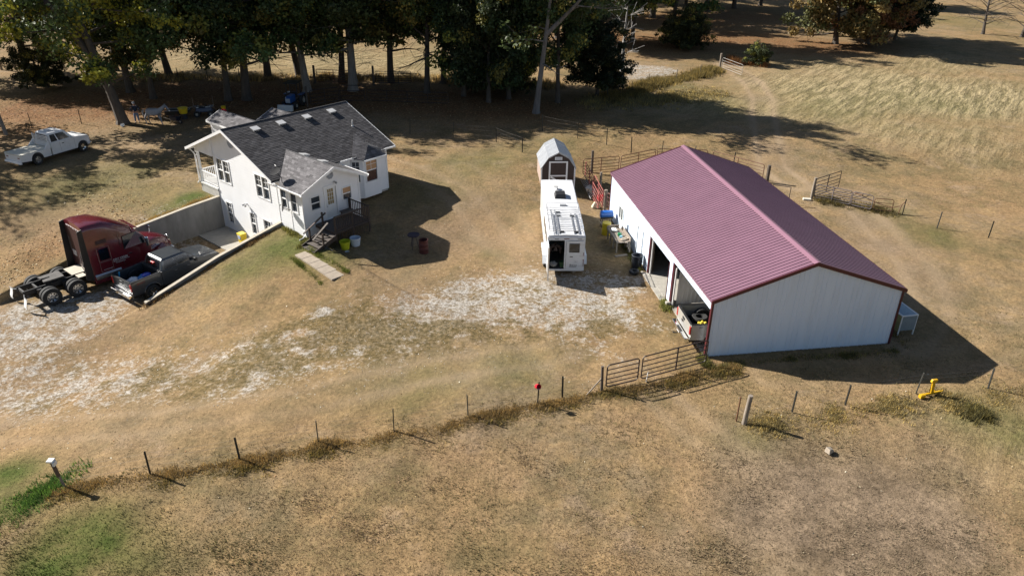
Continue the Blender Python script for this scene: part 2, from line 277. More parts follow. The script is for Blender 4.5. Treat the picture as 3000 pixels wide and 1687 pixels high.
def ground_material():
    m = bpy.data.materials.new('dry_grass_ground'); m.use_nodes = True; n = m.node_tree; L = n.links; b = n.nodes['Principled BSDF']
    b.inputs['Roughness'].default_value = .95; b.inputs['Specular IOR Level'].default_value = .1
    tc = n.nodes.new('ShaderNodeTexCoord'); P = tc.outputs['Object']
    def noise(sc, det=5, ro=.6, vec=None):
        z = n.nodes.new('ShaderNodeTexNoise'); z.inputs['Scale'].default_value = sc; z.inputs['Detail'].default_value = det; z.inputs['Roughness'].default_value = ro; L.new(vec or P, z.inputs['Vector']); return z.outputs['Fac']
    def rng_(i, a, c, lo=0, hi=1):
        z = n.nodes.new('ShaderNodeMapRange'); z.inputs[1].default_value = a; z.inputs[2].default_value = c; z.inputs[3].default_value = lo; z.inputs[4].default_value = hi
        if isinstance(i, float): z.inputs[0].default_value = i
        else: L.new(i, z.inputs[0])
        return z.outputs[0]
    def mix(f, a, c, mode='MIX'):
        z = n.nodes.new('ShaderNodeMix'); z.data_type = 'RGBA'; z.blend_type = mode
        for i, v in ((0, f), (6, a), (7, c)):
            if isinstance(v, (float, int)): z.inputs[i].default_value = v
            elif isinstance(v, tuple): z.inputs[i].default_value = (*v, 1)
            else: L.new(v, z.inputs[i])
        return z.outputs[2]
    def mth(op, a, c):
        z = n.nodes.new('ShaderNodeMath'); z.operation = op
        for i, v in ((0, a), (1, c)):
            if isinstance(v, (float, int)): z.inputs[i].default_value = v
            else: L.new(v, z.inputs[i])
        return z.outputs[0]
    def attr(nm):
        a = n.nodes.new('ShaderNodeAttribute'); a.attribute_name = nm; s = n.nodes.new('ShaderNodeSeparateColor'); L.new(a.outputs['Color'], s.inputs[0]); return s.outputs
    m1 = attr('mask_a'); m2 = attr('mask_b')
    nL = noise(.13, 6, .62); nM = noise(.9, 5, .7); nF = noise(5, 6, .75); nG = noise(17, 4, .8)
    mp = n.nodes.new('ShaderNodeMapping'); mp.vector_type = 'TEXTURE'; mp.inputs['Rotation'].default_value = (0, 0, R(54)); mp.inputs['Scale'].default_value = (4.5, .8, 1); L.new(P, mp.inputs[0])
    nS = noise(1.1, 5, .65, mp.outputs[0])
    base = mix(rng_(nL, .42, .58), (.295, .198, .108), (.205, .155, .082)); base = mix(rng_(noise(.06, 5, .65), .46, .6, 0, .55), base, (.275, .22, .155))
    base = mix(rng_(nM, .42, .68), base, (.33, .23, .122))
    base = mix(rng_(noise(.38, 6, .72), .48, .64, 0, .62), base, (.135, .115, .058)); base = mix(rng_(noise(.28, 6, .7), .56, .68, 0, .6), base, (.33, .25, .18))
    base = mix(m2[0], base, mix(rng_(nM, .4, .62), (.27, .205, .145), (.165, .125, .085)))           # dirt
    hay = mix(rng_(nS, .42, .58), (.20, .175, .095), (.43, .36, .22))
    base = mix(mth('MULTIPLY', m2[2], .85), base, hay)
    base = mix(mth('MULTIPLY', m1[1], rng_(nM, .3, .6, .65, 1.)), base, (.075, .105, .024))      # green
    litter = mix(rng_(nF, .42, .6), (.12, .062, .03), (.29, .155, .075))
    base = mix(mth('MULTIPLY', m2[1], rng_(nM, .35, .55, .5, .95)), base, litter)
    # gravel breaks through by threshold
    g = mth('ADD', m1[0], mth('MULTIPLY', mth('SUBTRACT', noise(1.3, 6, .72), .5), 2.3)); g = mth('ADD', g, mth('MULTIPLY', mth('SUBTRACT', nF, .5), 2.4))
    vor = n.nodes.new('ShaderNodeTexVoronoi'); vor.inputs['Scale'].default_value = 12; L.new(P, vor.inputs['Vector'])
    grav = mix(rng_(nG, .3, .7), (.36, .335, .305), (.60, .58, .56)); grav = mix(1., grav, rng_(vor.outputs['Distance'], .1, .7, 1.08, .72), 'MULTIPLY')
    gf = mth('MULTIPLY', rng_(g, .70, 1.22), rng_(m1[0], .04, .45))
    base = mix(gf, base, grav)
    # mossy weeds over gravel
    w = mth('ADD', m1[2], mth('MULTIPLY', mth('SUBTRACT', noise(.8, 6, .7), .5), 2.6))
    wf = mth('MULTIPLY', rng_(w, .70, .95), rng_(m1[2], .05, .3))
    base = mix(mth('MULTIPLY', wf, .85), base, mix(rng_(nF, .4, .6), (.10, .082, .035), (.20, .145, .07)))
    # fine contrast
    base = mix(1., base, rng_(nF, .3, .7, .62, 1.36), 'MULTIPLY'); base = mix(1., base, rng_(nG, .25, .75, .72, 1.28), 'MULTIPLY')
    trk = attr('mask_c'); base = mix(mth('MULTIPLY', trk[0], rng_(nM, .3, .6, .55, .95)), base, (.36, .275, .19))
    base = mix(1., base, (.86, .83, .78), 'MULTIPLY')
    L.new(base, b.inputs['Base Color'])
    h = mth('ADD', mth('MULTIPLY', nF, .06), mth('MULTIPLY', nG, .022)); h = mth('ADD', h, mth('MULTIPLY', nM, .1)); h = mth('ADD', h, mth('MULTIPLY', mth('MULTIPLY', nS, m2[2]), .5))
    bp = n.nodes.new('ShaderNodeBump'); bp.inputs['Strength'].default_value = .75; bp.inputs['Distance'].default_value = 1.; L.new(h, bp.inputs['Height']); L.new(bp.outputs[0], b.inputs['Normal'])
    return m
def lump(x, y):
    dist = np.hypot(x, y - 30); near = np.clip(1.2 - dist / 90, .15, 1)
    return near * ((.022 + .018 * (y < 26)) * wav(x, y, 2.6, 3) + .04 * wav(x, y, .7, 4)) * 1.0
def make_ground():
    ps = axis(-420, 420, .30, [-.001, .2]); qs = axis(-420, 420, .30, [-7.34, -7.17, -.12, 0.0])
    P_, Q_ = np.meshgrid(ps, qs, indexing='ij'); X, Y = xy_of(P_, Q_)
    Z = terr(X, Y)
    c_, s_ = math.cos(.152), math.sin(.152); bx, by = c_ * (X - 9.185) + s_ * (Y - 30.08), -s_ * (X - 9.185) + c_ * (Y - 30.08)
    flat = ((P_ > -9.6) & (P_ < .5) & (Q_ > -7.6) & (Q_ < .4)) | ((P_ > -.5) & (P_ < 9.5) & (Q_ > -10) & (Q_ < 3.5)) | ((bx > -.8) & (bx < 10.2) & (by > -.6) & (by < 18)) | ((P_ > -2.6) & (P_ < 4) & (Q_ > 2.4) & (Q_ < 8.3))
    Z = Z + np.where(flat, 0, lump(X, Y)) 
    # keep ground just under house slab / barn floor
    Z = np.where((P_ > .1) & (P_ < 8.6) & (Q_ > -7) & (Q_ < 0), -2.4, Z)
    far = np.hypot(X, Y); Z = Z - np.clip(far - 260, 0, 400) * .02
    n0, n1 = X.shape; V = np.stack([X, Y, Z], -1).reshape(-1, 3)
    idx = np.arange(n0 * n1).reshape(n0, n1); F = np.stack([idx[:-1, :-1], idx[1:, :-1], idx[1:, 1:], idx[:-1, 1:]], -1).reshape(-1, 4)[:, ::-1]
    me = bpy.data.meshes.new('ground'); me.vertices.add(len(V)); me.vertices.foreach_set('co', V.astype(np.float32).ravel())
    me.loops.add(F.size); me.loops.foreach_set('vertex_index', F.astype(np.int32).ravel()); me.polygons.add(len(F)); me.polygons.foreach_set('loop_start', np.arange(0, F.size, 4, dtype=np.int32))
    me.update(calc_edges=True); me.polygons.foreach_set('use_smooth', [True] * len(F))
    x, y = V[:, 0], V[:, 1]
    for nm, keys in (('mask_a', ('gravel', 'green', 'moss')), ('mask_b', ('dirt', 'litter', 'hay')), ('mask_c', ('track',))):
        c = np.ones((len(V), 4), np.float32)
        for i, k in enumerate(keys): c[:, i] = mask(k, x, y)
        me.color_attributes.new(nm, 'FLOAT_COLOR', 'POINT').data.foreach_set('color', c.ravel())
    me.materials.append(ground_material()); me.validate()
    o = bpy.data.objects.new('ground', me); COL.objects.link(o); return tag(o, kind='structure')
make_ground()
# ---------------------------------------------------------------- house
def hv(p, q, z): return Vector((p, -q, z))            # house-local: x along the ridge, y = -q
house = empty('farmhouse', (HX, HY, 0), HYAW, 'white sided farmhouse with dark grey shingle roof and walkout basement beside the semi truck', 'house')
SID = M('vinyl_siding', (.83, .84, .86), .45, var=.03, scale=1.2, dirt=(.5, .5, .46), dirtamt=.18)
TRIM = M('white_trim', (.85, .85, .85), .4, var=.03)
FOUND = M('foundation_concrete', (.42, .41, .38), .85, var=.15, scale=3)
BLIND = M('wooden_blind', (.52, .30, .15), .6, var=.15, scale=20, stretch=(1, 1, 8))
ZF = .72
def wall(orig, u, n, poly, holes, name='wall', course=.19, boards=True, z0=0):
    """flat sided wall: poly/holes in (s,z); u = unit vector along, n = outward normal. Core sheet with true openings + lapped boards."""
    orig = Vector(orig); u = Vector(u); n = Vector(n)
    def P(s, z, d): return orig + u * s + Vector((0, 0, z)) + n * d
    zs = [z for s, z in poly]; lo, hi = min(zs), max(zs)
    def spans(z):
        xs = []
        for (a, b), (c, d) in zip(poly, poly[1:] + poly[:1]):
            if (b <= z < d) or (d <= z < b): xs.append(a + (c - a) * (z - b) / (d - b))
        xs.sort(); return [(xs[i], xs[i + 1]) for i in range(0, len(xs) - 1, 2)]
    core = MB(); cuts = sorted(set([lo, hi] + [h for H in holes for h in (H[1], H[3])] + [z for z in zs]))
    def segs(z, sp):
        out = []
        for a, b in sp:
            cur = a
            for h in sorted([h for h in holes if h[1] < z < h[3]]):
                if h[0] > cur: out.append((cur, min(h[0], b), False, True))
                cur = max(cur, h[2])
            if cur < b: out.append((cur, b, True, False))
        return out
    wl = None
    for za, zb in zip(cuts, cuts[1:]):
        if zb - za < 1e-4: continue
        sa, sb = spans(za + 1e-5), spans(zb - 1e-5)
        if len(sa) != len(sb) or not sa: continue
        (a0, a1), (b0, b1) = sa[0], sb[0]; hs = sorted([h for h in holes if h[1] < (za + zb) / 2 < h[3]])
        edges = [(a0, b0)] + [(e, e) for h in hs for e in (h[0], h[2])] + [(a1, b1)]
        for i in range(0, len(edges), 2):
            (l0, l1), (r0, r1) = edges[i], edges[i + 1]
            core.hexa([P(l0, za, -.13), P(r0, za, -.13), P(r0, za, 0), P(l0, za, 0), P(l1, zb, -.13), P(r1, zb, -.13), P(r1, zb, 0), P(l1, zb, 0)])
    wl = core.build(name, SID, house)
    if boards:
        z = lo
        while z < hi - .02:
            zt = min(z + course, hi); sa, sb = spans(z + .004), spans(zt - .006)
            if sa and sb:
                lft, rgt = max(sa[0][0], sb[0][0]) , min(sa[-1][1], sb[-1][1])
                wide = [(sa[0][0], sa[-1][1], sb[0][0], sb[-1][1])]
                zm = (z + zt) / 2; cur = None; pts = [sa[0][0]]
                hs = sorted([h for h in holes if h[1] - .02 < zm < h[3] + .02])
                x = [sa[0][0]] + [e for h in hs for e in (h[0], h[2])] + [sa[-1][1]]; xt = [sb[0][0]] + x[1:-1] + [sb[-1][1]]
                for i in range(0, len(x), 2):
                    if x[i + 1] - x[i] < .03: continue
                    b = MB(); b.hexa([P(x[i], z, .001), P(x[i + 1], z, .001), P(x[i + 1], z, .011), P(x[i], z, .011), P(xt[i], zt, .001), P(xt[i + 1], zt, .001), P(xt[i + 1], zt, .004), P(xt[i], zt, .004)])
                    b.build('siding_board', SID, wl)
            z += course
    return wl
def window(orig, u, n, s0, z0, s1, z1, cols=2, rows=2, split=True, glass=GLASS, parent=None, name='window', upper=None, grid_lower=False):
    orig = Vector(orig); u = Vector(u); n = Vector(n); up = Vector((0, 0, 1))
    def bar(mb, a, b, c, d, d0, d1):
        mb.hexa([orig + u * a + up * b + n * d0, orig + u * c + up * b + n * d0, orig + u * c + up * b + n * d1, orig + u * a + up * b + n * d1,
                 orig + u * a + up * d + n * d0, orig + u * c + up * d + n * d0, orig + u * c + up * d + n * d1, orig + u * a + up * d + n * d1])
    f = MB(); t = .07
    bar(f, s0 - t, z0 - t, s1 + t, z0, -.02, .045); bar(f, s0 - t, z1, s1 + t, z1 + t, -.02, .045); bar(f, s0 - t, z0, s0, z1, -.02, .045); bar(f, s1, z0, s1 + t, z1, -.02, .045)
    zm = (z0 + z1) / 2
    if split: bar(f, s0, zm - .03, s1, zm + .03, -.03, .02)
    F = f.build(name, TRIM, parent or house)
    for k, (a, b) in enumerate([(z0, zm - .03), (zm + .03, z1)] if split else [(z0, z1)]):
        g = MB(); dd = -.045 if k == 0 else -.02; bar(g, s0, a, s1, b, dd - .012, dd); g.build('pane', (upper if (k == 1 and upper) else glass), F)
        if (cols > 1 or rows > 1) and (k == 1 or grid_lower or not split):
            m = MB()
            for i in range(1, cols): x = s0 + (s1 - s0) * i / cols; bar(m, x - .011, a, x + .011, b, dd + .001, dd + .012)
            for j in range(1, rows): z = a + (b - a) * j / rows; bar(m, s0, z - .011, s1, z + .011, dd + .0015, dd + .0115)
            m.build('muntin', TRIM, F)
    return F
ux, uy = hv(1, 0, 0), hv(0, 1, 0)                      # along ridge; towards the sun room side
ZR, SL, QR, EAVE = 5.31, .426, 4.64, 3.2
def rz(q): return ZR - SL * abs(q + QR) - .14          # underside height
# gable wall facing the trucks, two storeys; s runs from q=-7.12 to q=0
LW, WM = 8.74, 7.12
def q2s(q): return q + WM
wins = [(-6.78, 1.42, -6.12, 2.9), (-6.0, 1.42, -5.34, 2.9), (-2.26, 1.45, -1.62, 2.88), (-1.5, 1.45, -.86, 2.88), (-6.42, -1.5, -5.82, -.06), (-3.56, -1.5, -3.02, -.06), (-2.02, -1.0, -1.22, -.1)]
holes = [(q2s(a), b, q2s(c), d) for a, b, c, d in wins]
poly = [(0, -2.25), (WM, -2.25), (WM, rz(0)), (q2s(-QR), rz(-QR)), (0, rz(-WM))]
gw = wall(hv(0, -WM, 0), uy, -ux, poly, holes)
for i, (a, b, c, d) in enumerate(wins):
    window(hv(0, -WM, 0), uy, -ux, q2s(a), b, q2s(c), d, 2, 2, split=i < 6, grid_lower=i in (4,))
# long wall towards the barn; s runs p 0..8.74 at q=0 (beyond the sun room) with the bay in between
lw = wall(hv(4.22, 0, 0), ux, uy, [(0, .12), (LW - 4.22, .12), (LW - 4.22, rz(0)), (0, rz(0))], [])
wall(hv(LW, -WM, 0), uy, ux, [(0, .12), (WM, .12), (WM, rz(0)), (q2s(-QR), rz(-QR)), (0, rz(-WM))], [(1.2, 1.3, 2.4, 2.7), (4.6, 1.3, 5.8, 2.7)])
window(hv(LW, -WM, 0), uy, ux, 1.2, 1.3, 2.4, 2.7); window(hv(LW, -WM, 0), uy, ux, 4.6, 1.3, 5.8, 2.7)
bw = wall(hv(0, -WM, 0), ux, -uy, [(0, .0), (LW, .0), (LW, rz(-WM)), (0, rz(-WM))], [(.8, 1.3, 1.7, 2.7)])
window(hv(0, -WM, 0), ux, -uy, .8, 1.3, 1.7, 2.7)
MB().box(4.2, LW - .03, -.015, .1, -.3, .13).build('foundation', FOUND, house)
fm = MB(); fm.box(LW - .1, LW - .015, .02, WM - .02, -.3, .13); fm.box(0.02, LW - .1, WM - .1, WM - .015, -.3, .02); fm.build('foundation', FOUND, house)
# sun room
DW, WW, ZWR, ZWE = 2.61, 4.2, 4.06, 2.96
SW = (ZWR - ZWE) / (WW / 2 + .37)
def wz(p): return ZWR - SW * abs(p - WW / 2) - .12
w1 = [(.42, 1.42, .98, 2.62), (1.44, 1.42, 2.02, 2.6)]
wall(hv(-.004, 0, 0), uy, -ux, [(0.02, -.1), (DW, -.1), (DW, wz(0)), (0.02, wz(0))], [(a, b, c, d) for a, b, c, d in w1])
for a, b, c, d in w1: window(hv(-.004, 0, 0), uy, -ux, a, b, c, d, 1, 1)
w2 = [(.58, 1.58, 1.2, 2.36), (2.92, 1.58, 3.54, 2.34)]; door = (1.62, .68, 2.42, 2.7)
wall(hv(0, DW, 0), ux, uy, [(0, -.02), (WW, -.02), (WW, wz(WW)), (WW / 2, wz(WW / 2)), (0, wz(0))], w2 + [door])
window(hv(0, DW, 0), ux, uy, *w2[0], 1, 1); window(hv(0, DW, 0), ux, uy, *w2[1], 1, 1, upper=BLIND)
wall(hv(WW, 0, 0), uy, ux, [(0.01, -.02), (DW, -.02), (DW, wz(WW)), (0.01, wz(WW))], [])
# back door with nine-light glass
dr = MB()
def dbox(mb, a, b, c, d, d0, d1): mb.hexa([hv(a, DW + d0, b), hv(c, DW + d0, b), hv(c, DW + d1, b), hv(a, DW + d1, b), hv(a, DW + d0, d), hv(c, DW + d0, d), hv(c, DW + d1, d), hv(a, DW + d1, d)])
dbox(dr, 1.64, .69, 2.40, 1.58, -.04, .0); dbox(dr, 1.64, 2.56, 2.40, 2.69, -.04, .0); dbox(dr, 1.64, 1.58, 1.8, 2.56, -.04, 0); dbox(dr, 2.24, 1.58, 2.4, 2.56, -.04, 0)
D = dr.build('door', WHITE, house)
f = MB(); dbox(f, 1.52, .6, 1.62, 2.8, -.02, .05); dbox(f, 2.42, .6, 2.52, 2.8, -.02, .05); dbox(f, 1.62, 2.7, 2.42, 2.8, -.02, .05); dbox(f, 1.62, .6, 2.42, .68, -.1, .06); f.build('frame', TRIM, D)
g = MB(); dbox(g, 1.8, 1.58, 2.24, 2.56, -.03, -.02); g.build('pane', M('curtained_glass', (.32, .24, .11), .25, var=.35, scale=5), D)
g = MB(); [dbox(g, 1.8 + .44 * i / 3 - .009, 1.58, 1.8 + .44 * i / 3 + .009, 2.56, -.019, -.008) for i in (1, 2)]; [dbox(g, 1.8, 1.58 + .98 * i / 4 - .009, 2.24, 1.58 + .98 * i / 4 + .009, -.0185, -.0085) for i in (1, 2, 3)]; g.build('muntin', TRIM, D)
MB().blob(hv(1.7, DW + .03, 1.5), .035, 8, 0).build('door_knob', STEEL, D)
# corner trims
for p, q, z0, z1 in [(0, -WM, -2.2, rz(-WM) - .02), (LW, 0, .12, rz(0) - .03), (0, DW, -.02, wz(0) - .03), (WW, DW, -.02, wz(WW) - .03)]:
    MB().box(p - .03 + (0 if p < 1 else -.03), p + .03 + (0.02 if p > 1 else 0), -q - .03, -q + .03, z0, z1).build('corner_trim', TRIM, house)
MB().box(-.032, -.006, -.05, .05, -1.95, rz(0) - .1).build('corner_trim', TRIM, house)
MB().box(-.03, -.006, -1.33, -1.27, 0, 2.6).build('corner_trim', TRIM, house)
# bay
by0, by1, bd = 6.0, 8.05, .55; bz = 2.98
bpts = [(by0 - .35, 0), (by0 + .25, bd), (by1 - .35, bd), (by1 + .1, 0)]
def wallpq(a, b, z0, z1, holes=[]):
    A, B = hv(*a, 0), hv(*b, 0); u = (B - A); l = u.length; u.normalize(); n = Vector((u.y, -u.x, 0)); 
    wall(A, u, n, [(0, z0), (l, z0), (l, z1), (0, z1)], holes); return A, u, n, l
A, u, n, l = wallpq(bpts[0], bpts[1], .3, bz, [(.12, 1.35, .58, 2.75)]); window(A, u, n, .12, 1.35, .58, 2.75, 2, 2)
A, u, n, l = wallpq(bpts[1], bpts[2], .3, bz, [(.25, 1.3, 1.15, 2.8)]); window(A, u, n, .25, 1.3, 1.15, 2.8, 2, 2, upper=BLIND, glass=M('reddish_glass', (.10, .05, .04), .2, var=.3))
A, u, n, l = wallpq(bpts[2], bpts[3], .3, bz)
MB().add([hv(p, q, .3) for p, q in bpts] + [hv(p, q, .2) for p, q in bpts], [(0, 1, 2, 3), (7, 6, 5, 4), (0, 4, 5, 1), (1, 5, 6, 2), (2, 6, 7, 3)]).build('bay_floor', TRIM, house)
# ---- roofs
SHM = None
def shingle_mats(c):
    key = 'shingles_%d' % int(c[0] * 1000); return Mattr(key, 'tint', .9, var=.12, scale=25, spec=.15)
def shingles(poly, eave_dir, up_dir, base, name='shingle_courses', parent=None, expo=.145, tabw=.31, dark=1):
    """tabs laid in courses over a planar polygon; poly in (s,t) with t up the slope. Each tab is a thin wedge; polygon-clipped by spans."""
    e = Vector(eave_dir).normalized(); u = Vector(up_dir).normalized(); n = e.cross(u); n = n if n.z > 0 else -n; base = Vector(base)
    P = lambda s, t, d: base + e * s + u * t + n * d
    def span(t):
        xs = []
        for (a, b), (c, d) in zip(poly, poly[1:] + poly[:1]):
            if (b <= t < d) or (d <= t < b): xs.append(a + (c - a) * (t - b) / (d - b))
        xs.sort(); return [(xs[i], xs[i + 1]) for i in range(0, len(xs) - 1, 2)]
    t = min(b for a, b in poly); top = max(b for a, b in poly); V = []; C = []; row = 0
    while t < top - .01:
        t2 = min(t + expo, top)
        for (a, b), (a2, b2) in zip(span(t + .002), span(t2 - .004)):
            s = a - tabw * ((row * .5) % 1) 
            while s < b:
                x0, x1 = max(s + .004, a), min(s + tabw - .004, b)
                if x1 - x0 > .03:
                    k = lambda x: a2 + (x - a) * (b2 - a2) / (b - a)
                    y0, y1 = (k(x0), k(x1)); j = random.uniform(.010, .017)
                    q = [P(x0, t - .01, j), P(x1, t - .01, j), P(y1, t2, .004), P(y0, t2, .004), P(x0, t - .01, 0), P(x1, t - .01, 0), P(y1, t2, 0), P(y0, t2, 0)]
                    for f in ((0, 1, 2, 3), (4, 5, 1, 0), (0, 3, 7, 4), (1, 5, 6, 2)):
                        V += [q[i] for i in f]; 
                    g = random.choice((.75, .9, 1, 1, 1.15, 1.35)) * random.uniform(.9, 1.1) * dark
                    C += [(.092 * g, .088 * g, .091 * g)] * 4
                s += tabw
        t += expo; row += 1
    me = fast_mesh(name, np.array([tuple(v) for v in V]), 4, shingle_mats((.1,)), np.array(C))
    o = obj(name, me, parent or house); o['kind'] = 'stuff'; return o
ROOFU = M('roof_underlay', (.07, .07, .075), .9, var=.2)
def roof_plane(pts, name='roof', th=.12, dark=1, base=None, parent=None):
    """pts: 3D house-local points, first two = eave left->right; builds deck slab + shingles"""
    a, b = Vector(pts[0]), Vector(pts[1]); e = (b - a).normalized(); nn = None
    for c in pts[2:]:
        c = Vector(c); nn = e.cross(c - a)
        if nn.length > .05: break
    nn.normalize(); nn = nn if nn.z > 0 else -nn
    u = nn.cross(e); u = u if u.z > 0 else -u
    mb = MB(); mb.slab([Vector(p) for p in pts], nn, th); r = mb.build(name, ROOFU, parent or house)
    poly = [((Vector(p) - a).dot(e), (Vector(p) - a).dot(u)) for p in pts]
    shingles(poly, e, u, a + nn * .002, dark=dark, parent=r)
    return r
O, E_ = .52, .37; P0, P1 = -O, LW + O
# front (barn side) slope, whole; the sun-room roof and bay roof sit on it
ql = -9.73
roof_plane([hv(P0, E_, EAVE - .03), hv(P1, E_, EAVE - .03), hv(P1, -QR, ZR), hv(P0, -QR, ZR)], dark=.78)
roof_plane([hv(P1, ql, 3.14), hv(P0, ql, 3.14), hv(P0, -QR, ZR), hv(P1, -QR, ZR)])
MB().tube([hv(P0, -QR, ZR + .01), hv(P1, -QR, ZR + .01)], .045, 6).build('ridge_cap', ROOFU, house)
# fascia boards and gutters
def board(a, b, h=.17, t=.03, name='fascia', mat=TRIM, drop=.0):
    a = Vector(a); b = Vector(b); d = (b - a).normalized(); side = d.cross(Vector((0, 0, 1))).normalized() * t / 2
    lo = Vector((0, 0, -h - drop)); hi = Vector((0, 0, .012 - drop))
    MB().hexa([a - side + lo, b - side + lo, b + side + lo, a + side + lo, a - side + hi, b - side + hi, b + side + hi, a + side + hi]).build(name, mat, house)
for p in (P0 - .02, P1 + .02): board(hv(p, E_ + .02, EAVE - .03), hv(p, -QR, ZR)); board(hv(p, ql - .02, 3.13), hv(p, -QR, ZR))
board(hv(P0 - .03, ql - .02, 3.14), hv(P1 + .03, ql - .02, 3.14))
def gutter(a, b):
    a = Vector(a); b = Vector(b); d = (b - a).normalized(); s = d.cross(Vector((0, 0, 1))).normalized(); mb = MB()
    pr = [(-.0, 0), (-.0, -.11), (.08, -.11), (.12, .0), (.11, .0), (.07, -.1), (.01, -.1), (.01, 0)]
    mb.loft([[a + s * x + Vector((0, 0, z)) for x, z in pr], [b + s * x + Vector((0, 0, z)) for x, z in pr]]); return mb.build('gutter', TRIM, house)
gutter(hv(WW + .4, E_ + .0, EAVE - .03), hv(P1, E_ + .0, EAVE - .03)); gutter(hv(P1, ql, 3.12), hv(P0, ql, 3.12))
# soffits: white undersides
sf = MB(); 
for q0, z0_ in ((E_, EAVE - .03), (ql, 3.14)):
    sgn = 1
    for p0, p1 in ((P0, -.01), (LW + .01, P1)):
        d = -.135
        sf.hexa([hv(p0, q0, z0_ + d - .01), hv(p1, q0, z0_ + d - .01), hv(p1, -QR, ZR + d - .01), hv(p0, -QR, ZR + d - .01), hv(p0, q0, z0_ + d), hv(p1, q0, z0_ + d), hv(p1, -QR, ZR + d), hv(p0, -QR, ZR + d)])
sf.hexa([hv(-.01, ql, 3.14 - .148), hv(LW, ql, 3.14 - .148), hv(LW, -WM - .14, rz(-WM) - .06), hv(-.01, -WM - .14, rz(-WM) - .06), hv(-.01, ql, 3.14 - .138), hv(LW, ql, 3.14 - .138), hv(LW, -WM - .14, rz(-WM) - .05), hv(-.01, -WM - .14, rz(-WM) - .05)])
sf.build('soffit', M('beaded_soffit', (.68, .68, .66), .6, var=.08, scale=18, stretch=(8, .3, 1)), house)
# porch gable infill, beam, posts, floor, railing
pg = MB(); pg.slab([hv(-.13, -WM, 2.95), hv(-.13, -9.3, 2.95), hv(-.13, -9.3, rz(-9.3)), hv(-.13, -WM, rz(-WM))], (-1, 0, 0), .12); pg.build('porch_gable', SID, house)
MB().box(-.12, LW, 9.2, 9.34, 2.78, 2.98).build('porch_beam', TRIM, house)
MB().box(-.1, LW, WM + .01, 9.45, .58, .70).build('porch_floor', M('porch_boards', (.6, .6, .58), .6, var=.12), house)
MB().box(-.06, LW - .1, WM + .02, 9.38, -.4, .58).build('porch_base', FOUND, house)
for p in (-.04, 2.9, 5.8, LW - .14):
    b = MB(); b.box(p, p + .14, 9.2, 9.34, .7, 2.78); b.box(p - .02, p + .16, 9.18, 9.36, .7, .9); b.build('porch_post', TRIM, house)
rl = MB(); rl.box(-.02, .06, WM + .05, 9.2, 1.5, 1.56); rl.box(-.01, .05, WM + .05, 9.2, .8, .85); R1 = rl.build('porch_railing', TRIM, house)
for i in range(15): MB().box(0, .035, WM + .18 + i * .135, WM + .215 + i * .135, .85, 1.5).build('baluster', TRIM, R1)
rl = MB(); rl.box(.1, 2.9, 9.22, 9.3, 1.5, 1.56); rl.box(.1, 2.9, 9.23, 9.29, .8, .85); R1 = rl.build('porch_railing', TRIM, house)
for i in range(20): MB().box(.2 + i * .135, .235 + i * .135, 9.24, 9.275, .85, 1.5).build('baluster', TRIM, R1)
MB().tube([hv(-.3, ql - .06, 3.02), hv(-.2, -9.45, 2.8), hv(-.1, -9.42, 2.6), hv(-.1, -9.42, .75), hv(-.15, -9.6, .55)], .045, 6).build('downspout', TRIM, house)
MB().tube([hv(-.3, DW + .42, 2.85), hv(-.12, DW + .1, 2.6), hv(-.07, DW + .06, 2.4), hv(-.07, DW + .06, .2), hv(-.35, DW + .1, .08), hv(-.6, DW + .1, .04)], .045, 6).build('downspout', TRIM, house)
# sun-room roof
q1 = DW + .5; zz = ZWE
def qval(z): return (ZR - z) / SL - QR                 # q where main roof has height z
qb = qval(ZWR); qe = qval(zz)
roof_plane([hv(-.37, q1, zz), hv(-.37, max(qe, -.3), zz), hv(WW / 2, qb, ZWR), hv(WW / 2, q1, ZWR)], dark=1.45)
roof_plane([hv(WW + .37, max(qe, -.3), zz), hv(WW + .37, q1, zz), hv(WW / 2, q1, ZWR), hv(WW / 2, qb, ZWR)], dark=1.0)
MB().tube([hv(WW / 2, qb, ZWR + .01), hv(WW / 2, q1, ZWR + .01)], .04, 6).build('ridge_cap', ROOFU, house)
board(hv(-.38, q1 + .02, zz), hv(WW / 2, q1 + .02, ZWR)); board(hv(WW + .38, q1 + .02, zz), hv(WW / 2, q1 + .02, ZWR))
gutter(hv(-.37, -.25, zz - .01), hv(-.37, q1, zz - .01)).location = (0, 0, 0); gutter(hv(WW + .37, q1, zz - .01), hv(WW + .37, .4, zz - .01))
# octagonal louvre vents in the gables
def octvent(c, u, n, r):
    u = Vector(u); n = Vector(n); c = Vector(c); mb = MB()
    ring = lambda rr, d: [c + u * rr * math.cos(math.pi / 8 + k * math.pi / 4) + Vector((0, 0, rr * math.sin(math.pi / 8 + k * math.pi / 4))) + n * d for k in range(8)]
    mb.loft([ring(r, .02), ring(r, .05), ring(r * .82, .05), ring(r * .8, .03)]); V = mb.build('gable_vent', M('vent_grey', (.42, .44, .48), .6, var=.05), house)
    for i in range(5):
        z = (-.6 + .3 * i) * r; w = r * .78 * math.sqrt(max(.1, 1 - (z / r) ** 2 * 1.2)); s = MB()
        s.hexa([c + u * -w + n * .031 + Vector((0, 0, z)), c + u * w + n * .031 + Vector((0, 0, z)), c + u * w + n * .05 + Vector((0, 0, z - .02)), c + u * -w + n * .05 + Vector((0, 0, z - .02)),
                c + u * -w + n * .031 + Vector((0, 0, z + .012)), c + u * w + n * .031 + Vector((0, 0, z + .012)), c + u * w + n * .05 + Vector((0, 0, z - .008)), c + u * -w + n * .05 + Vector((0, 0, z - .008))]); s.build('louvre', M('vent_grey2', (.32, .34, .37), .6), V)
octvent(hv(0, -QR, 4.35), uy, -ux, .34); octvent(hv(WW / 2, DW, 3.42), ux, uy, .26)
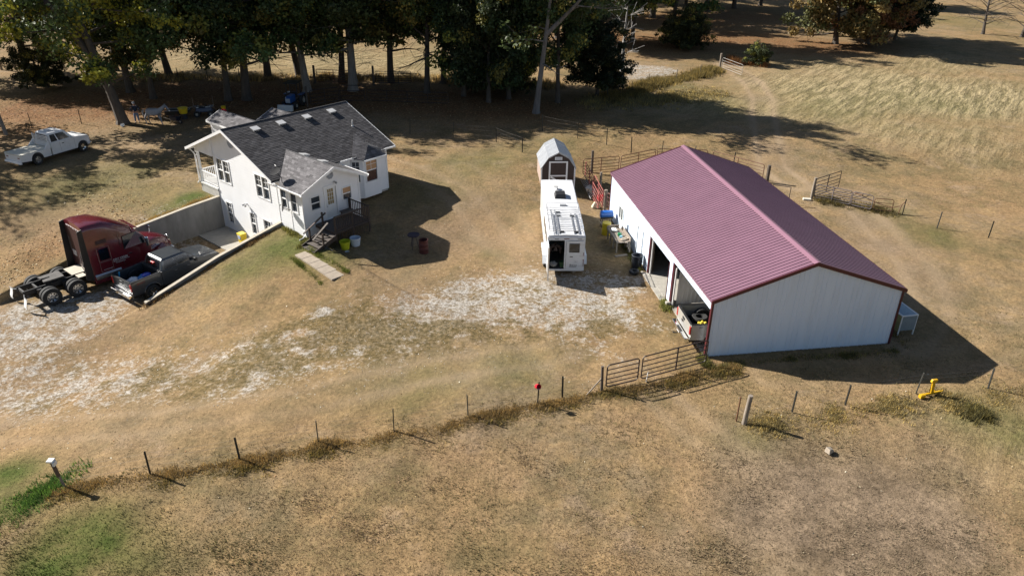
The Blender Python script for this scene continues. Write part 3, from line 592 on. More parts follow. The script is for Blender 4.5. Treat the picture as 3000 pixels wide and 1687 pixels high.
# bay roof (hipped)
bt = hv(7.15, -1.35, 3.93); bl = hv(by0 - .45, .38, 3.14); br = hv(by1 + .25, .38, 3.16); fl = hv(by0 + .1, .95, 2.98); fr = hv(by1 - .1, .95, 2.98); ap = hv(7.2, .1, 3.62)
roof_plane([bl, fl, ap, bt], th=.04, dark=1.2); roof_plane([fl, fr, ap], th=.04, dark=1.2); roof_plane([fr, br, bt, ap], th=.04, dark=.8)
gutter(hv(by0 + .08, .95, 2.97), hv(by1 - .08, .95, 2.97))
MB().slab([hv(by0 - .3, .1, 2.99), fl + Vector((0, 0, -.03)), fr + Vector((0, 0, -.03)), hv(by1 + .1, .1, 2.99)], (0, 0, 1), .03).build('soffit', TRIM, house)
# roof box vents, pipe
def boxvent(c, up, n):
    c = Vector(c); up = Vector(up).normalized(); n = Vector(n).normalized(); e = up.cross(n); mb = MB()
    g = lambda a, b, d: c + e * a + up * b + n * d
    w = .21; mb.hexa([g(-w, -.2, .02), g(w, -.2, .02), g(w, .2, .02), g(-w, .2, .02), g(-w, -.2, .16), g(w, -.2, .16), g(w, .2, .07), g(-w, .2, .07)])
    mb.hexa([g(-w - .05, -.25, .15), g(w + .05, -.25, .15), g(w + .05, .24, .06), g(-w - .05, .24, .06), g(-w - .05, -.25, .17), g(w + .05, -.25, .17), g(w + .05, .24, .08), g(-w - .05, .24, .08)])
    mb.build('roof_vent', M('galvanised', (.5, .5, .5), .45, metal=.2, var=.12), house)
nS_ = Vector((0, -1 * SL, 1)); up_ = Vector((0, 1, SL))
for p in (1.5, 3.4, 5.42, 7.46): boxvent(hv(p, -4.0, ZR - SL * .64), up_, nS_)
for q in (-.3, 1.6): boxvent(hv(2.42, q, ZWR - SW * .35), Vector((-1, 0, SW)), Vector((SW, 0, 1)))
pm = MB(); pm.cyl(hv(7.86, -2.27, 4.28), .05, .42, 12); pm.cyl(hv(7.86, -2.27, 4.24), .13, .1, 12, .06); pm.build('vent_pipe', M('galvanised', (.5, .5, .5), .45), house)
# back gables beyond the ridge
for pk, hw, zp, Qe, fr_ in ((4.35, 1.2, 4.09, 13.2, .46), (7.95, 1.6, 3.79, 11.9, .45)):
    qj = -QR - (ZR - zp) / SL; ze_ = zp - fr_ * hw; qj2 = -QR - (ZR - ze_) / SL
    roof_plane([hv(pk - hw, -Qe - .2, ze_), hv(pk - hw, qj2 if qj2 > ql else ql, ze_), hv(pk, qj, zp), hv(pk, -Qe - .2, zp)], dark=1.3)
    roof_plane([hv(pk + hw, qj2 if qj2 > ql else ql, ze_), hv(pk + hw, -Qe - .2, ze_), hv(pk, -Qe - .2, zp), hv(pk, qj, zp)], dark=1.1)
    wall(hv(pk - hw + .2, -Qe, 0), ux, -uy, [(0, -.2), (2 * hw - .4, -.2), (2 * hw - .4, ze_ - .05), (hw - .2, zp - .16), (0, ze_ - .05)], [])
    wall(hv(pk - hw + .2, -Qe, 0), uy, -ux, [(0, -.2), (Qe - 9.4, -.2), (Qe - 9.4, ze_ - .03), (0, ze_ - .03)], [])
    wall(hv(pk + hw - .2, -Qe, 0), uy, ux, [(0, -.2), (Qe - 9.4, -.2), (Qe - 9.4, ze_ - .03), (0, ze_ - .03)], [])
    board(hv(pk - hw - .01, -Qe - .2, ze_), hv(pk - hw - .01, -9.6, ze_), .14); board(hv(pk - hw, -Qe - .22, ze_), hv(pk, -Qe - .22, zp), .14); board(hv(pk + hw, -Qe - .22, ze_), hv(pk, -Qe - .22, zp), .14)
# flood lamp and conduit on the gable wall
lm = MB(); lm.cyl(hv(-.02, -3.75, .45), .05, .06, 10); lm.tube([hv(-.02, -3.75, .48), hv(-.14, -3.75, .5)], .02); F_ = lm.build('flood_lamp', M('lamp_grey', (.35, .35, .36), .5), house)
for s in (-1, 1): MB().tube([hv(-.12, -3.75 + s * .03, .5), hv(-.26, -3.75 + s * .16, .42)], [.03, .075], 10).build('lamp_head', M('lamp_grey', (.35, .35, .36), .5), F_)
MB().tube([hv(2.35, DW + .03, 2.95), hv(2.38, DW + .12, 2.93), hv(2.42, DW + .2, 2.86)], [.05, .05, .07], 8).build('door_lamp', STEEL, house)
# satellite dishes
def dish(root_loc, aim, r, mastpts, label, name='satellite_dish'):
    t = empty(name, (0, 0, 0), 0, label, 'satellite dish'); t.parent = None
    M4 = Matrix.Translation((HX, HY, 0)) @ Matrix.Rotation(HYAW, 4, 'Z'); t.matrix_world = M4 @ Matrix.Translation(Vector(root_loc)); 
    aim = Vector(aim).normalized(); c = Vector(mastpts[-1]); u, w = _basis(aim); mb = MB()
    rings = []
    for rr in (.02, .35, .7, 1.0): rings.append([c + (u * math.cos(a) + w * .88 * math.sin(a)) * rr * r + aim * (.18 * r * rr * rr) for a in [2 * math.pi * k / 24 for k in range(24)]])
    rings2 = [[p - aim * .015 for p in g] for g in reversed(rings)]
    d = mb.loft(rings + rings2).build('reflector', M('dish_dark', (.012, .012, .014), .95, var=.2), t)
    MB().tube(mastpts, .022, 6).build('mast', M('dish_mast', (.08, .08, .085), .5), t)
    ft = c + aim * r * .95 - w * r * .5
    MB().tube([c - w * r * .8, c - w * r * .75 + aim * .1, ft], .014, 5).build('feed_arm', M('dish_mast', (.08, .08, .085), .5), t)
    l = MB()
    for k in (-1, 0, 1): l.tube([ft + u * .07 * k, ft + u * .07 * k - aim * .09], [.03, .022], 8)
    l.build('receiver', M('lnb_grey', (.5, .5, .5), .5), t); return t
dish(hv(-.1, .9, 3.08), (-.5, .1, .95), .40, [(0, 0, 0), (-.02, 0, .12), (0, .0, .3), (-.1, .35, .62)], 'black oval satellite dish standing on the lower shingle roof')
dish(hv(-.03, 1.25, 1.45), (-1, .5, .25), .27, [(0, 0, 0), (-.1, 0, .02), (-.2, .05, .1), (-.32, .22, .16)], 'small dark satellite dish mounted on the white wall between two windows')
# concrete slab, retaining walls (things of their own)
sb = MB(); sb.box(-2.1, 0, 1.9, WM - .1, -2.15, -2.03); tag(sb.build('patio_slab', CONC, None, bevel=.01), kind='structure'); _o = bpy.data.objects['patio_slab']; _o.location = (HX, HY, 0); _o.rotation_euler = (0, 0, HYAW)
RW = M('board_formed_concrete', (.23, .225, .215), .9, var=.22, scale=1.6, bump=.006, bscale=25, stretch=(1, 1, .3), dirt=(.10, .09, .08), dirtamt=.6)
RWT = M('pale_coping', (.40, .36, .29), .9, var=.15, scale=3)  # paler, warmer concrete for the wall tops
def rwall(q0, q1, tops, label):
    r = empty('retaining_wall', (HX, HY, 0), HYAW, label, 'wall')
    ps = [p for p, z in tops]
    for (p0, z0), (p1, z1) in zip(tops, tops[1:]):
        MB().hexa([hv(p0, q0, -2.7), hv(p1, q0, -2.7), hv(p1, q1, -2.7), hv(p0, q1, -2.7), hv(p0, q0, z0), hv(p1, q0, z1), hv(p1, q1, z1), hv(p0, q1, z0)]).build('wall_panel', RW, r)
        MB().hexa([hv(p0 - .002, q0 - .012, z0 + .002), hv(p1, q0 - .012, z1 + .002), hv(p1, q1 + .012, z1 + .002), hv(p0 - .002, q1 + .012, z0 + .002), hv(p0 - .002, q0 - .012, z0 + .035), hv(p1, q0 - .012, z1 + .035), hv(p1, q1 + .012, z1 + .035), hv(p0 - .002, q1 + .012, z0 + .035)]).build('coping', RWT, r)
rwall(-.13, .09, [(-.02, .26), (-4.5, -.55), (-9.1, -1.74)], 'low sloping concrete retaining wall between the dark pickup and the lawn')
rwall(-7.36, -7.12, [(-.02, .12), (-2.5, -.02), (-5.6, -.3), (-9.1, -.86)], 'tall grey concrete retaining wall behind the red semi truck')
# ---- deck and stairs
DK = M('dark_stained_wood', (.045, .03, .024), .7, var=.3, scale=5, stretch=(1, 1, 1)); DKT = M('worn_deck_wood', (.09, .075, .065), .8, var=.25, scale=6)
dk = empty('wooden_deck', (HX, HY, 0), HYAW, 'dark brown wooden deck with railing and stairs at the back door', 'deck')
p0, p1, qa, qz, zf = .68, 3.35, DW + .03, 4.55, .66
i = 0; q = qa
while q < qz - .05: MB().box(p0, p1, -q - .135, -q, zf - .03, zf).build('deck_board', DKT, dk); q += .142
MB().box(p0, p1, -qz, -qz + .04, zf - .2, zf - .031).build('rim_joist', DK, dk)
for a in (p0, p1 - .04): MB().box(a, a + .04, -qz + .04, -qa, zf - .2, zf - .031).build('rim_joist', DK, dk)
for (a, b) in ((p0 + .02, qz - .05), (2.0, qz - .05), (p1 - .1, qz - .05), (p1 - .1, qa + .02)): MB().box(a, a + .09, -b - .09, -b, -.1, zf + .98).build('post', DK, dk)
MB().box(p0 + .02, p0 + .11, -qa - .75, -qa - .66, -.1, zf + .95).build('post', DK, dk)
for z in (zf + .1, zf + .9): MB().box(p0, p1, -qz - .03, -qz + .03, z, z + .05).build('rail', DK, dk); MB().box(p1 - .07, p1 - .01, -qz + .06, -qa, z, z + .05).build('rail', DK, dk)
MB().box(p0 + .1, p1 - .8, -qz - .05, -qz + .06, zf + .952, zf + .985).build('rail_cap', DKT, dk)
for k in range(20):
    a = p0 + .1 + k * .128; MB().box(a, a + .035, -qz - .035, -qz, -.02 if k > 0 else zf, zf + .9).build('baluster', DK, dk)
for k in range(10):
    b = qa + .15 + k * .17; MB().box(p1 - .05, p1 - .015, -b - .035, -b, zf + .1, zf + .9).build('baluster', DK, dk)
MB().box(2.3, 3.1, -3.35, -2.95, zf + .42, zf + .46).build('bench_seat', DKT, dk)
for a in (2.35, 3.0): MB().box(a, a + .06, -3.3, -3.0, zf, zf + .42).build('bench_leg', DK, dk)
n_st = 5; sx0, sx1 = p0, -.98
for k in range(n_st):
    a = sx0 - (k + 1) * .33; z = zf - (k + 1) * .135 
    MB().box(a, a + .36, -4.72, -3.42, z - .04, z).build('stair_tread', DKT, dk)
for qq in (3.4, 4.7):
    MB().hexa([hv(sx0, qq, zf - .35), hv(sx0, qq + .04, zf - .35), hv(-.95, qq + .04, -.25), hv(-.95, qq, -.25), hv(sx0, qq, zf - .05), hv(sx0, qq + .04, zf - .05), hv(-.95, qq + .04, .05), hv(-.95, qq, .05)]).build('stringer', DK, dk)
    MB().box(-.36, -.27, -qq - .07, -qq + .02, -.1, .95).build('post', DK, dk)
MB().hexa([hv(.95, 3.36, 1.5), hv(.95, 3.46, 1.5), hv(-.72, 3.46, .68), hv(-.72, 3.36, .68), hv(.95, 3.36, 1.56), hv(.95, 3.46, 1.56), hv(-.72, 3.46, .74), hv(-.72, 3.36, .74)]).build('handrail', DK, dk)
MB().hexa([hv(.2, 4.55, 1.42), hv(.2, 4.68, 1.42), hv(-.75, 4.4, .55), hv(-.75, 4.27, .55), hv(.2, 4.55, 1.47), hv(.2, 4.68, 1.47), hv(-.75, 4.4, .6), hv(-.75, 4.27, .6)]).build('handrail', DKT, dk)
# paving slabs
wk = empty('walkway', (HX, HY, 0), HYAW); wk['kind'] = 'structure'
SLB = M('paving_slab', (.33, .275, .215), .9, var=.16, scale=3, bump=.003, bscale=50)
for k in range(5):
    a = 3.95 + k * .752; pm_ = -1.36 - .05 * k; cx, cy = xy_of(pm_, a + .37); ends = [T(*xy_of(pm_, a + e)) for e in (0, .74)]; z = sum(ends) / 2
    o = MB().box(-.46, .46, -.374, .374, -.08, .03).build('paving_slab', SLB, wk, bevel=.01, loc=hv(pm_, a + .37, z + .012)); o.rotation_euler = (-math.atan2(ends[1] - ends[0], .74), random.uniform(-.008, .008), -.066)
# ---------------------------------------------------------------- pole barn
BX, BY, BYAW, BZ = 9.185, 30.08, .152, -.75
BW, BL, BH, BR = 9.5, 17.6, 3.06, 1.63
barn = empty('pole_barn', (BX, BY, BZ), BYAW, 'long white metal barn with burgundy ribbed roof and open bays facing the gravel', 'barn')
def pl(x, y, z=0):                                     # barn-local to world
    c, s = math.cos(BYAW), math.sin(BYAW); return Vector((BX + c * x - s * y, BY + s * x + c * y, BZ + z))
BWH = M('sky_blued_white_steel', (.68, .78, .91), .38, var=.03, scale=.8, dirt=(.4, .4, .38), dirtamt=.22, stretch=(3, 3, .5))  # white steel; blue skylight of the shaded gable put into the colour
BRED = M('burgundy_steel_roof', (.19, .10, .138), .40, var=.08, scale=.9, spec=.55)
BTR = M('burgundy_trim', (.075, .012, .018), .4, var=.08)
INT = M('interior_steel', (.55, .55, .55), .5, var=.15, scale=2, stretch=(6, 6, .6))
BIN = M('barn_interior_timber', (.10, .08, .06), .9, var=.2)
def rib_x(s0, s1, sp=.2375, h=.019):
    """profile points (s, height) of ribbed sheet between s0 and s1"""
    pts = [(s0, 0)]; k = math.ceil((s0 + .03) / sp)
    while k * sp < s1 - .03:
        c = k * sp; pts += [(c - .028, 0), (c - .014, h), (c + .014, h), (c + .028, 0)]; k += 1
    pts.append((s1, 0)); return pts
def rib_panel(name, s0, s1, P, zb, zt, mat, parent, h=.019):
    pts = [p for p in rib_x(s0, s1, h=h)]; mb = MB(); n = len(pts)
    vs = [P(s, zb(s), d) for s, d in pts] + [P(s, zt(s), d) for s, d in pts] + [P(s, zb(s), -.012) for s, d in pts] + [P(s, zt(s), -.012) for s, d in pts]
    fs = [(i, i + 1, n + i + 1, n + i) for i in range(n - 1)] + [(2 * n + i + 1, 2 * n + i, 3 * n + i, 3 * n + i + 1) for i in range(n - 1)]
    fs += [(0, n, 3 * n, 2 * n), (n - 1, 3 * n - 1, 4 * n - 1, 2 * n - 1)]
    mb.add(vs, fs); return mb.build(name, mat, parent)
def ribbed_wall(length, P, spans, mat, parent, name='wall_panel', pw=.95, h=.019):
    """spans: list of (s0,s1,zb,zt) with zb/zt functions"""
    for s0, s1, zb, zt in spans:
        s = s0
        while s < s1 - .05:
            e = min((math.floor(s / pw + 1e-6) + 1) * pw, s1)
            if s1 - e < .12: e = s1
            rib_panel(name, s, e, P, zb, zt, mat, parent, h); s = e
c0 = lambda s: .02
top = lambda s: BH - .02
gt = lambda s: BH + BR * (1 - abs(s - BW / 2) / (BW / 2)) - .03
PG = lambda s, z, d: Vector((s, -.0 - d, z))            # near gable, outward -y
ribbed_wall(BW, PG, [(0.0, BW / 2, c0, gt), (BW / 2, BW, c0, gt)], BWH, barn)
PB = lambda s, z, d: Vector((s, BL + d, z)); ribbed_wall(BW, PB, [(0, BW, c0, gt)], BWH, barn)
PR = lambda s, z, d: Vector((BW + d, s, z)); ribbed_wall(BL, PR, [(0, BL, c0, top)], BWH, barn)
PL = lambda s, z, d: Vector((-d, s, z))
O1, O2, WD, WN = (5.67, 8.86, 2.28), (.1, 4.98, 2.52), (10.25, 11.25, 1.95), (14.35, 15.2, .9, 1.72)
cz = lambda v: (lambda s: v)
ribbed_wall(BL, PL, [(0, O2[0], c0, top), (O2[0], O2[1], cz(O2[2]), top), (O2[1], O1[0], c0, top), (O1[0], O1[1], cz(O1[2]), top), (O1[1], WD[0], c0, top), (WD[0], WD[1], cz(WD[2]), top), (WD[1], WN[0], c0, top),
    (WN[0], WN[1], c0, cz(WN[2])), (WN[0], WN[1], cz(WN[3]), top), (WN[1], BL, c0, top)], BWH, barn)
MB().box(.0, BW, .0, BL, -.1, .04).build('floor_slab', CONC, barn)
MB().box(-.35, -.0, 5.5, 9.0, -.1, .02).build('apron', CONC, barn, bevel=.01)
# trims
def tb(x0, x1, y0, y1, z0, z1, name='corner_trim', mat=BTR): return MB().box(x0, x1, y0, y1, z0, z1).build(name, mat, barn)
tb(-.03, .07, -.045, .09, 0, BH - .05); tb(BW - .07, BW + .03, -.045, .07, 0, BH - .05); tb(-.03, .07, BL - .07, BL + .045, 0, BH - .05); tb(BW - .07, BW + .03, BL - .07, BL + .045, 0, BH - .05)
for y, h in ((O1[0], O1[2]), (O1[1], O1[2]), (O2[1], O2[2])): tb(-.035, .14, y - (.0 if y == O1[0] else 0) - .02, y + .14 if y != O1[0] else y + .02, .04, h, 'door_jamb')
for y in (O1[1] - .16, O2[1] - .16): tb(.05, .12, y, y + .07, .04, 2.3, 'door_track', M('white_track', (.6, .6, .6), .5))
# walk door and window
fx = -.02
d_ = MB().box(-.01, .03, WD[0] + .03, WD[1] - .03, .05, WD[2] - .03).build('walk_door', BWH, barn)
for a, b, z0, z1 in ((WD[0] - .03, WD[0] + .025, .04, WD[2] + .03), (WD[1] - .025, WD[1] + .03, .04, WD[2] + .03), (WD[0] + .025, WD[1] - .025, WD[2] - .02, WD[2] + .03)):
    MB().box(-.045, .03, a, b, z0, z1).build('frame', M('grey_frame', (.3, .3, .3), .5), d_)
MB().blob((-.04, WD[0] + .12, 1.0), .035, 8, 0).build('door_knob', STEEL, d_)
w_ = MB(); y0, y1, z0, z1 = WN[0], WN[1], WN[2], WN[3]
for a, b, c, d in ((y0 - .06, y0, z0 - .06, z1 + .06), (y1, y1 + .06, z0 - .06, z1 + .06), (y0, y1, z0 - .06, z0), (y0, y1, z1, z1 + .06), ((y0 + y1) / 2 - .03, (y0 + y1) / 2 + .03, z0, z1)): w_.box(-.06, .02, a, b, c, d)
w_ = w_.build('window', TRIM, barn)
for a, b in ((y0, (y0 + y1) / 2 - .03), ((y0 + y1) / 2 + .03, y1)): MB().box(-.0, .012, a, b, z0, z1).build('pane', M('dusty_glass', (.12, .14, .13), .2, var=.2), w_)
# interior: posts, partition, trusses, back lining
for y in (5.3, 8.95, 12.2, 15): 
    for x in (.16, BW - .25): MB().box(x, x + .14, y, y + .14, .04, BH - .1).build('pole', BIN, barn)
PP = lambda s, z, d: Vector((s, 5.05 - d, z)); ribbed_wall(BW, PP, [(.35, BW - .1, cz(.06), cz(BH - .1))], INT, barn, 'partition_panel', 1.9, .03)
MB().box(.3, BW - .1, .06, .1, .04, BH).build('wall_lining', BIN, barn)
for y in (2.6, 7.2, 9.8, 12.3, 14.8): MB().box(.1, BW - .1, y, y + .1, BH - .35, BH - .15).build('truss', BIN, barn)
# roof: near slope faces the gravel (x from 0), far slope beyond; panels run eave -> ridge, ribs across the length
sl_ = math.hypot(BW / 2, BR); OH = .06
def roof_side(left):
    e = Vector((0, 1, 0)); a = Vector((-OH, 0, BH - OH * BR / (BW / 2))) if left else Vector((BW + OH, 0, BH - OH * BR / (BW / 2)))
    up = Vector((BW / 2, 0, BR)).normalized() if left else Vector((-BW / 2, 0, BR)).normalized(); n = Vector((-BR, 0, BW / 2)).normalized() if left else Vector((BR, 0, BW / 2)).normalized()
    Ls = sl_ + OH * 1.03
    P = lambda s, z, d: a + e * s + up * z + n * (d + .03)
    s = -.08; me = None
    while s < BL + .07:
        t = min(s + .95, BL + .08)
        if BL + .08 - t < .2: t = BL + .08
        rib_panel('roof_panel', s, t, P, lambda q: 0, lambda q: Ls, BRED, barn, .025); s = t
    MB().slab([a + e * 0.02 + n * .01, a + e * (BL - .02) + n * .01, a + e * (BL - .02) + up * Ls * .99 + n * .01, a + e * .02 + up * Ls * .99 + n * .01], n, .1).build('roof_deck', BIN, barn)
roof_side(True); roof_side(False)
rc = MB(); z = BH + BR + .06
rc.loft([[(BW / 2 + dx, y, z + dz) for dx, dz in ((-.2, -.052), (-.19, -.045), (-.03, .015), (.03, .015), (.19, -.045), (.2, -.052), (0, -.01))] for y in (-.1, BL + .1)]); rc.build('ridge_cap', M('burgundy_cap', (.25, .13, .175), .38, var=.05), barn)
for y0, y1 in ((-.13, -.075), (BL + .075, BL + .13)):
    for sgn in (0, 1):
        xa = -OH - .02 if sgn == 0 else BW + OH + .02; za = BH - OH * BR / (BW / 2)
        p = [(xa, za - .13), (BW / 2, BH + BR - .11), (BW / 2, BH + BR + .06), (xa, za + .05)]; MB().prism(p, y0, y1).build('rake_trim', BTR, barn)
tb(-OH - .04, -OH - .005, -.07, BL + .07, BH - .10, BH - .0, 'eave_trim', BRED); tb(BW + OH + .005, BW + OH + .05, -.12, BL + .12, BH - .14, BH + .01, 'eave_trim')
for x in (1.2, 4.8, 8.2): tb(x - .15, x + .15, -.03, -.021, .0, .05, 'base_scrap', WOODG) if x == 4.8 else None
# things inside the open bay: workbench with a grey cabinet and bucket
wb = empty('workbench', tuple(pl(2.2, 7.9, .04)), BYAW, 'work table in the shade just inside the open barn bay', 'workbench')
MB().box(-.3, .3, -.7, .5, .8, .85).build('table_top', WOODG, wb)
for x, y in ((-.27, -.66), (.2, -.66), (-.27, .4), (.2, .4)): MB().box(x, x + .07, y, y + .07, 0, .8).build('leg', WOODG, wb)
cbx = MB().box(-.2, .2, -.2, .2, 0, .35); cb = tag(cbx.build('storage_box', WHITE, None, bevel=.02), 'white box on the work table inside the open barn bay', 'box'); cb.location = pl(2.15, 7.5, .892); cb.rotation_euler = (0, 0, BYAW)

# ---------------------------------------------------------------- garden shed
sx, sy = 3.2, 51.6; shz = T(sx, sy) - .02
shed = empty('garden_shed', (sx, sy, shz), R(3.5), 'small brown gambrel roof shed with white trimmed double door behind the horse trailer', 'shed')
SBR = M('dark_brown_siding', (.055, .035, .030), .7, var=.15, scale=3, stretch=(6, 6, 1)); SRF = M('grey_steel_roof', (.42, .44, .47), .35, metal=.3, var=.12, scale=2)
hw, D_ = 1.2, 3.2; kx, kz, ez, rz_ = .72, 2.42, 1.7, 2.8
prof = [(-hw, 0.05), (hw, 0.05), (hw, ez), (kx, kz - .04), (0, rz_ - .05), (-kx, kz - .04), (-hw, ez)]
MB().prism([(x, z) for x, z in prof], 0, D_).build('wall', SBR, shed)
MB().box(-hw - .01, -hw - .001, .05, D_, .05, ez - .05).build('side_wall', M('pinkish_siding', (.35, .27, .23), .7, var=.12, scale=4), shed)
sec = [(-hw - .08, ez - .12), (-kx, kz), (0, rz_), (kx, kz), (hw + .08, ez - .12)]
for (xa, za), (xb, zb) in zip(sec, sec[1:]):
    n = Vector((-(zb - za), 0, xb - xa)).normalized(); L_ = math.hypot(xb - xa, zb - za); up = Vector((xb - xa, 0, zb - za)).normalized(); a = Vector((xa, -.14, za))
    P = lambda s, z, d, a=a, up=up, n=n: a + Vector((0, 1, 0)) * s + up * z + n * (d + .012)
    k = 0
    while k < 4: rib_panel('roof_panel', k * .87, (k + 1) * .87, P, lambda q: 0, lambda q, L_=L_: L_, SRF, shed, .018); k += 1
def sh(x0, x1, z0, z1, y=-.03, t=.028, name='trim', par=None): return MB().box(x0, x1, y, y + t, z0, z1).build(name, TRIM, par or shed)
for s in (-1, 1): sh(s * hw - .05, s * hw + .05, .05, ez - .04)
for (xa, za), (xb, zb) in zip(sec, sec[1:]):
    a, b = Vector((xa, 0, za)), Vector((xb, 0, zb)); d = Vector((0, 0, -.11)); MB().hexa([a + Vector((0, -.05, 0)) + d, b + Vector((0, -.05, 0)) + d, b + Vector((0, -.012, 0)) + d, a + Vector((0, -.012, 0)) + d, a + Vector((0, -.05, 0)), b + Vector((0, -.05, 0)), b + Vector((0, -.012, 0)), a + Vector((0, -.012, 0))]).build('trim', SRF, shed)
dd = MB().box(-.62, .62, -.025, -.002, .12, 2.05).build('door', SBR, shed)
for x0, x1, z0, z1 in ((-.68, -.56, .1, 2.1), (.56, .68, .1, 2.1), (-.56, .56, 2.0, 2.1), (-.56, .56, .1, .2), (-.56, .56, .98, 1.08)): sh(x0, x1, z0, z1, -.05, .024, 'door_trim', dd)
MB().hexa([(-.56, -.049, .9), (-.46, -.049, .98), (-.46, -.027, .98), (-.56, -.027, .9), (.46, -.049, .2), (.56, -.049, .28), (.56, -.027, .28), (.46, -.027, .2)]).build('brace', TRIM, dd)
lv = sh(-.26, .26, 2.2, 2.42, -.03, .026, 'louvre_vent'); 
for i in range(4): MB().box(-.22, .22, -.036, -.031, 2.225 + i * .045, 2.245 + i * .045).build('louvre', M('vent_grey2', (.32, .34, .37)), lv)
# ---------------------------------------------------------------- vehicles
def wheel(parent, x, y, r=.38, w=.25, side=-1, rimmat=None, dual=False, name='wheel', spokes=6, rr=.6):
    """wheel lying in the xz plane; side=-1: outer face looks to -y"""
    h = w / 2; mb = MB()
    mb.lathe([(r * .58, -h), (r * .93, -h), (r, -h * .72), (r, h * .72), (r * .93, h), (r * .58, h)], n=28, axis='y', close=True)
    t = mb.build('wheel', RUBBER, parent, loc=(x, y, r)); smooth_by_angle(t, 35)
    k = side * h; mb = MB(); f = .55 if dual else .25
    mb.lathe([(r * rr, k), (r * rr * .93, k), (r * rr * .86, k * f), (r * .2, k * (f + .1)), (r * .17, k * .9), (.001, k * .92)], n=24, axis='y')
    rm = mb.build('rim', rimmat or STEEL, t); smooth_by_angle(rm, 40)
    hm = MB()
    for i in range(spokes):
        a = 2 * math.pi * i / spokes; c = Vector((math.cos(a) * r * .40, k * (f + .12) , math.sin(a) * r * .40)); hm.cyl(c - Vector((0, .004 if side < 0 else -.012, 0)), r * .085, .008 * (1 if side > 0 else -1), 8, axis='y')
    hm.build('hand_holes', BLACK, rm, kind='stuff'); return t
def arch(cx, cz, r, n=10, a0=0, a1=180):
    return [(cx + r * math.cos(R(a1 - (a1 - a0) * i / n)), cz + r * math.sin(R(a1 - (a1 - a0) * i / n))) for i in range(n + 1)]
def patch(a, b, c, d, u0, u1, v0, v1, off, mb, th=.006):
    """quad patch on the face a(bottom-left) b(bottom-right) c(top-right) d(top-left)"""
    a, b, c, d = map(Vector, (a, b, c, d)); n = (b - a).cross(d - a).normalized()
    g = lambda u, v: (a * (1 - u) + b * u) * (1 - v) + (d * (1 - u) + c * u) * v
    q = [g(u0, v0), g(u1, v0), g(u1, v1), g(u0, v1)]; mb.hexa([p + n * (off - th) for p in q] + [p + n * off for p in q]); return mb
DG = M('dark_tinted_glass', (.006, .008, .013), .08, spec=.9)
